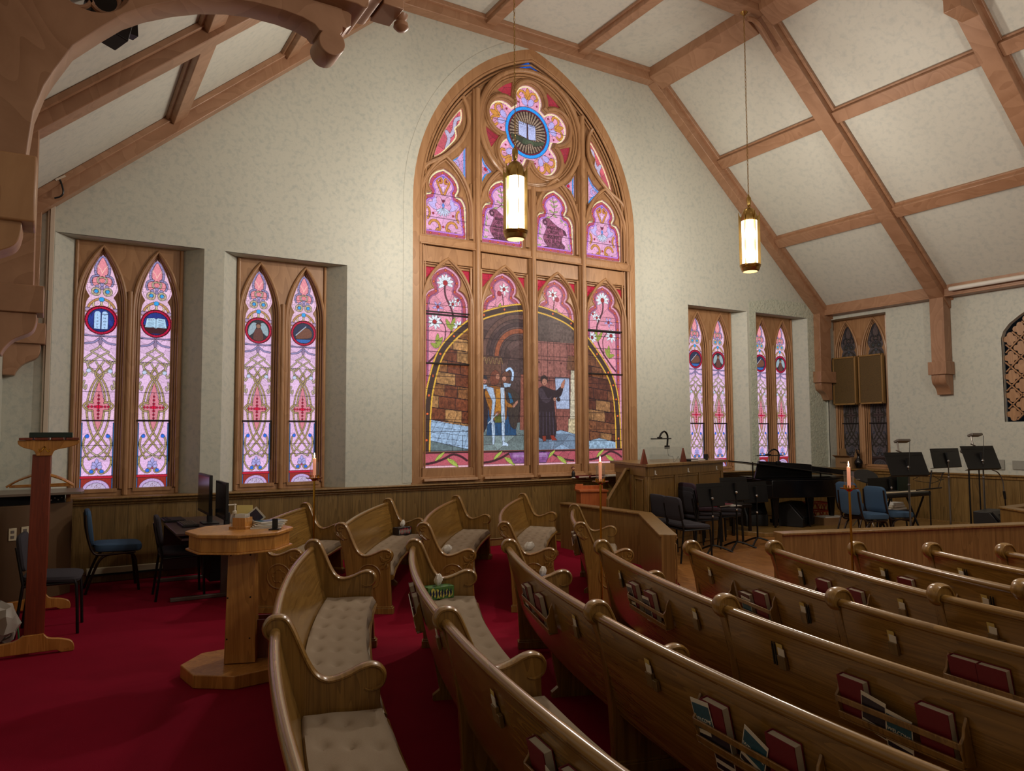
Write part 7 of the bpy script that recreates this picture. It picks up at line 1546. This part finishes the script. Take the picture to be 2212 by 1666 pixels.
for i, (x, y, w_, d, lb) in enumerate(((1.20, 8.5, .16, .42, 'black keyboard on the dark desk before the monitors'), (1.12, 9.05, .22, .36, 'open black tray case at the far end of the dark desk'))):
    b = thing(('computer_keyboard', 'tray_case')[i], lb, ('keyboard', 'tray')[i], (x, y, .68)); m = MB(); m.box((0, 0, .012), (w_, d, .022)); m.build('body', M['blackp'], b, bevel=.004); m = MB(); [m.box((-w_ * .35 + w_ * .14 * r, -d * .42 + d * .065 * k, .027), (w_ * .11, d * .05, .006)) for r in range(6 if i == 0 else 2) for k in range(14)]; m.build('keys', M['steelgray' if i == 0 else 'black'], b)
ms_ = thing('computer_mouse', 'black mouse near the front edge of the dark desk', 'mouse', (1.33, 7.95, .68)); m = MB(); m.ball((0, 0, .012), .035, sc=(.8, 1.3, .5)); m.build('shell', M['blackp'], ms_); m = MB(); m.box((0, .02, .028), (.008, .02, .006)); m.build('wheel', M['steelgray'], ms_)
# conduit on the wall, cable and clip on the beam, heater strip, bag and cord
m = MB(); m.box((-.10, YF - .03, 2.56), (.045, .05, 3.2)); m.box((-.135, YF - .02, 2.56), (.02, .03, 3.2)); trim(m, 'whitetrim', bevel=.004)
cbl = thing('beam_cable', 'black cable looped over the left sloping beam from a small clip', 'cable', (-.03, 9.38, 4.30)); m = MB(); m.tube(cr([(-.02, 0, .09), (.0, -.01, .04), (.02, -.02, -.05), (.0, -.01, -.10), (-.06, 0, -.13)], 5), .010, 6); m.build('cord', M['blackp'], cbl); m = MB(); m.box((-.01, .0, .10), (.11, .03, .02), Matrix.Rotation(R_(-35), 3, 'Y')); m.build('clip', M['whitetrim'], cbl)
ht = thing('baseboard_heater', 'low pale baseboard strip along the wall behind the blue chair', 'heater', (.95, 9.53, .09)); m = MB(); m.box((0, 0, .035), (1.25, .05, .075)); m.build('cover', M['ivory'], ht, bevel=.006); m = MB(); m.box((0, -.02, .0), (1.2, .03, .02)); m.build('vent', M['dark'], ht)
BG = thing('plastic_bag', 'crumpled clear plastic bag with cords at the left frame edge', 'bag', (-.33, 6.95, 0)); m = MB(); m.ball((0, 0, .20), .13, 16, (1, 1, 1.2)); m.v = [(v[0] + random.uniform(-.02, .02), v[1] + random.uniform(-.02, .02), max(.01, v[2] + random.uniform(-.02, .02))) for v in m.v]; m.build('sack', plain('hazy_plastic', '#a9a49c', .25), BG, smooth=20)
m = MB(); m.tube(cr([(.08, 0, .28), (.12, 0, .18), (.13, -.02, .02), (.06, -.05, .012), (-.05, -.1, .012)], 6), .006, 6); m.build('green_cord', plain('green_cord', '#2c6b40', .5), BG); m = MB(); m.tube(cr([(.05, -.05, .2), (.09, -.08, .12), (.03, -.08, .08), (.10, -.09, .04), (.05, -.1, .012)], 6), .006, 6); m.build('gray_cord', M['steelgray'], BG)
SPK = thing('ceiling_speaker', 'dark speaker cabinet hung behind the arched brace at upper left', 'speaker', (.22, 5.6, 4.35), R_(20)); m = MB(); m.box((0, 0, .10), (.26, .20, .34), Matrix.Rotation(R_(12), 3, 'Y')); m.build('cabinet', M['black'], SPK, bevel=.006); m = MB(); m.box((.17, .06, .16), (.06, .08, .26), Matrix.Rotation(R_(-4), 3, 'Y')); m.build('bracket', M['black'], SPK)
m = MB(); m.tube([(0, 0, .26), (0, .1, 1.6)], .012, 6); m.build('hanger', M['black'], SPK)
# ---------------------------------------------------------------- tissue boxes and tissues on the pews
def tissue(m, c, r, seed):
    rs = random.Random(seed); n = 18; base = len(m.v); R = 7
    ph = [rs.uniform(.75, 1.35) for _ in range(n)]; lean = (rs.uniform(-.4, .4), rs.uniform(-.3, .3))
    for i in range(R):
        t = i / (R - 1)
        for k in range(n):
            a = 2 * math.pi * k / n; rr = r * (.30 + .75 * math.sin(t * 2.2)) * (1 - .62 * t * t) * (1 + .30 * math.cos(5 * a + seed) * t) * (1 + .12 * rs.uniform(-1, 1))
            m.v.append((c[0] + rr * math.cos(a) + lean[0] * r * t, c[1] + rr * .7 * math.sin(a) + lean[1] * r * t, c[2] + r * 2.0 * t * (1 + .35 * t * (ph[k] - 1))))
    for i in range(R - 1):
        for k in range(n): m.f.append((base + i * n + k, base + i * n + (k + 1) % n, base + (i + 1) * n + (k + 1) % n, base + (i + 1) * n + k))
    m.f.append(tuple(base + (R - 1) * n + k for k in range(n)))
def tissue_box(label, loc, rz, c1, c2, c3):
    B = thing('tissue_box', label, 'tissue box', loc, R_(rz), 'tissue boxes on the pews'); m = MB(); m.box((0, 0, .045), (.215, .11, .09)); m.build('carton', plain('carton_' + c1[1:], c1, .5), B, bevel=.003)
    m = MB(); rs = random.Random(loc[0])
    for k in range(11):
        x = -.085 + .017 * k; z = .025 + .04 * rs.random(); pts = [(x + .016 * math.cos(R_(a)) * (1 if k % 2 else .6), z + .022 * math.sin(R_(a))) for a in range(0, 360, 40)]; m.prism(pts, lambda p, q, t: (p, t, q), -.0565, -.0555)
        m.prism([(x, .005 + .05 * rs.random()), (x + .03, .03), (x + .01, .06)], lambda p, q, t: (p, t, q), -.0568, -.0556) if k < 9 else None
    m.build('printed_pattern', plain('pattern_' + c2[1:], c2, .5), B); m = MB()
    for k in range(8): x = -.09 + .024 * k; m.prism([(x, .01), (x + .012, .04), (x + .004, .075), (x - .008, .05)], lambda p, q, t: (p, t, q), -.0572, -.0558)
    for k in range(6): m.box((-.08 + .032 * k, .03 * (-1) ** k, .0905), (.022, .02, .001))
    m.build('printed_leaves', plain('leaves_' + c3[1:], c3, .5), B); m = MB(); tissue(m, (0, 0, .088), .04, int(loc[0] * 10)); m.build('tissue', M['white'], B, smooth=20)
tissue_box('green tissue box printed with yellow pears on the second pew', (2.485, 5.20, .384), 1, '#4d7a3c', '#cfc766', '#1a2440')
tissue_box('red and black printed tissue box on the far block pew', (3.68, 8.72, .384), 18, '#2a2226', '#a82430', '#8f9a92')
tissue_box('blue and green tissue box half hidden behind the third pew back', (3.33, 5.06, .384), 25, '#1c3f7a', '#2a7a50', '#c8d4d8')
for x, y, r, lb in ((3.50, 7.13, .055, 'crumpled white tissues on the middle pew of the far block'), (4.30, 6.80, .06, 'folded white tissue on the fourth pew of the far block'), (2.00, 8.02, .05, 'crumpled tissue on the leftmost short pew by the wall')):
    t_ = thing('loose_tissue', lb, 'tissue', (x, y, .378), 0, 'loose tissues on the pews'); m = MB(); tissue(m, (0, 0, 0), r, int(x * 7)); m.v = [(v[0] * 1.3, v[1], v[2] * .7) for v in m.v]; m.build('crumple', M['white'], t_, smooth=20)
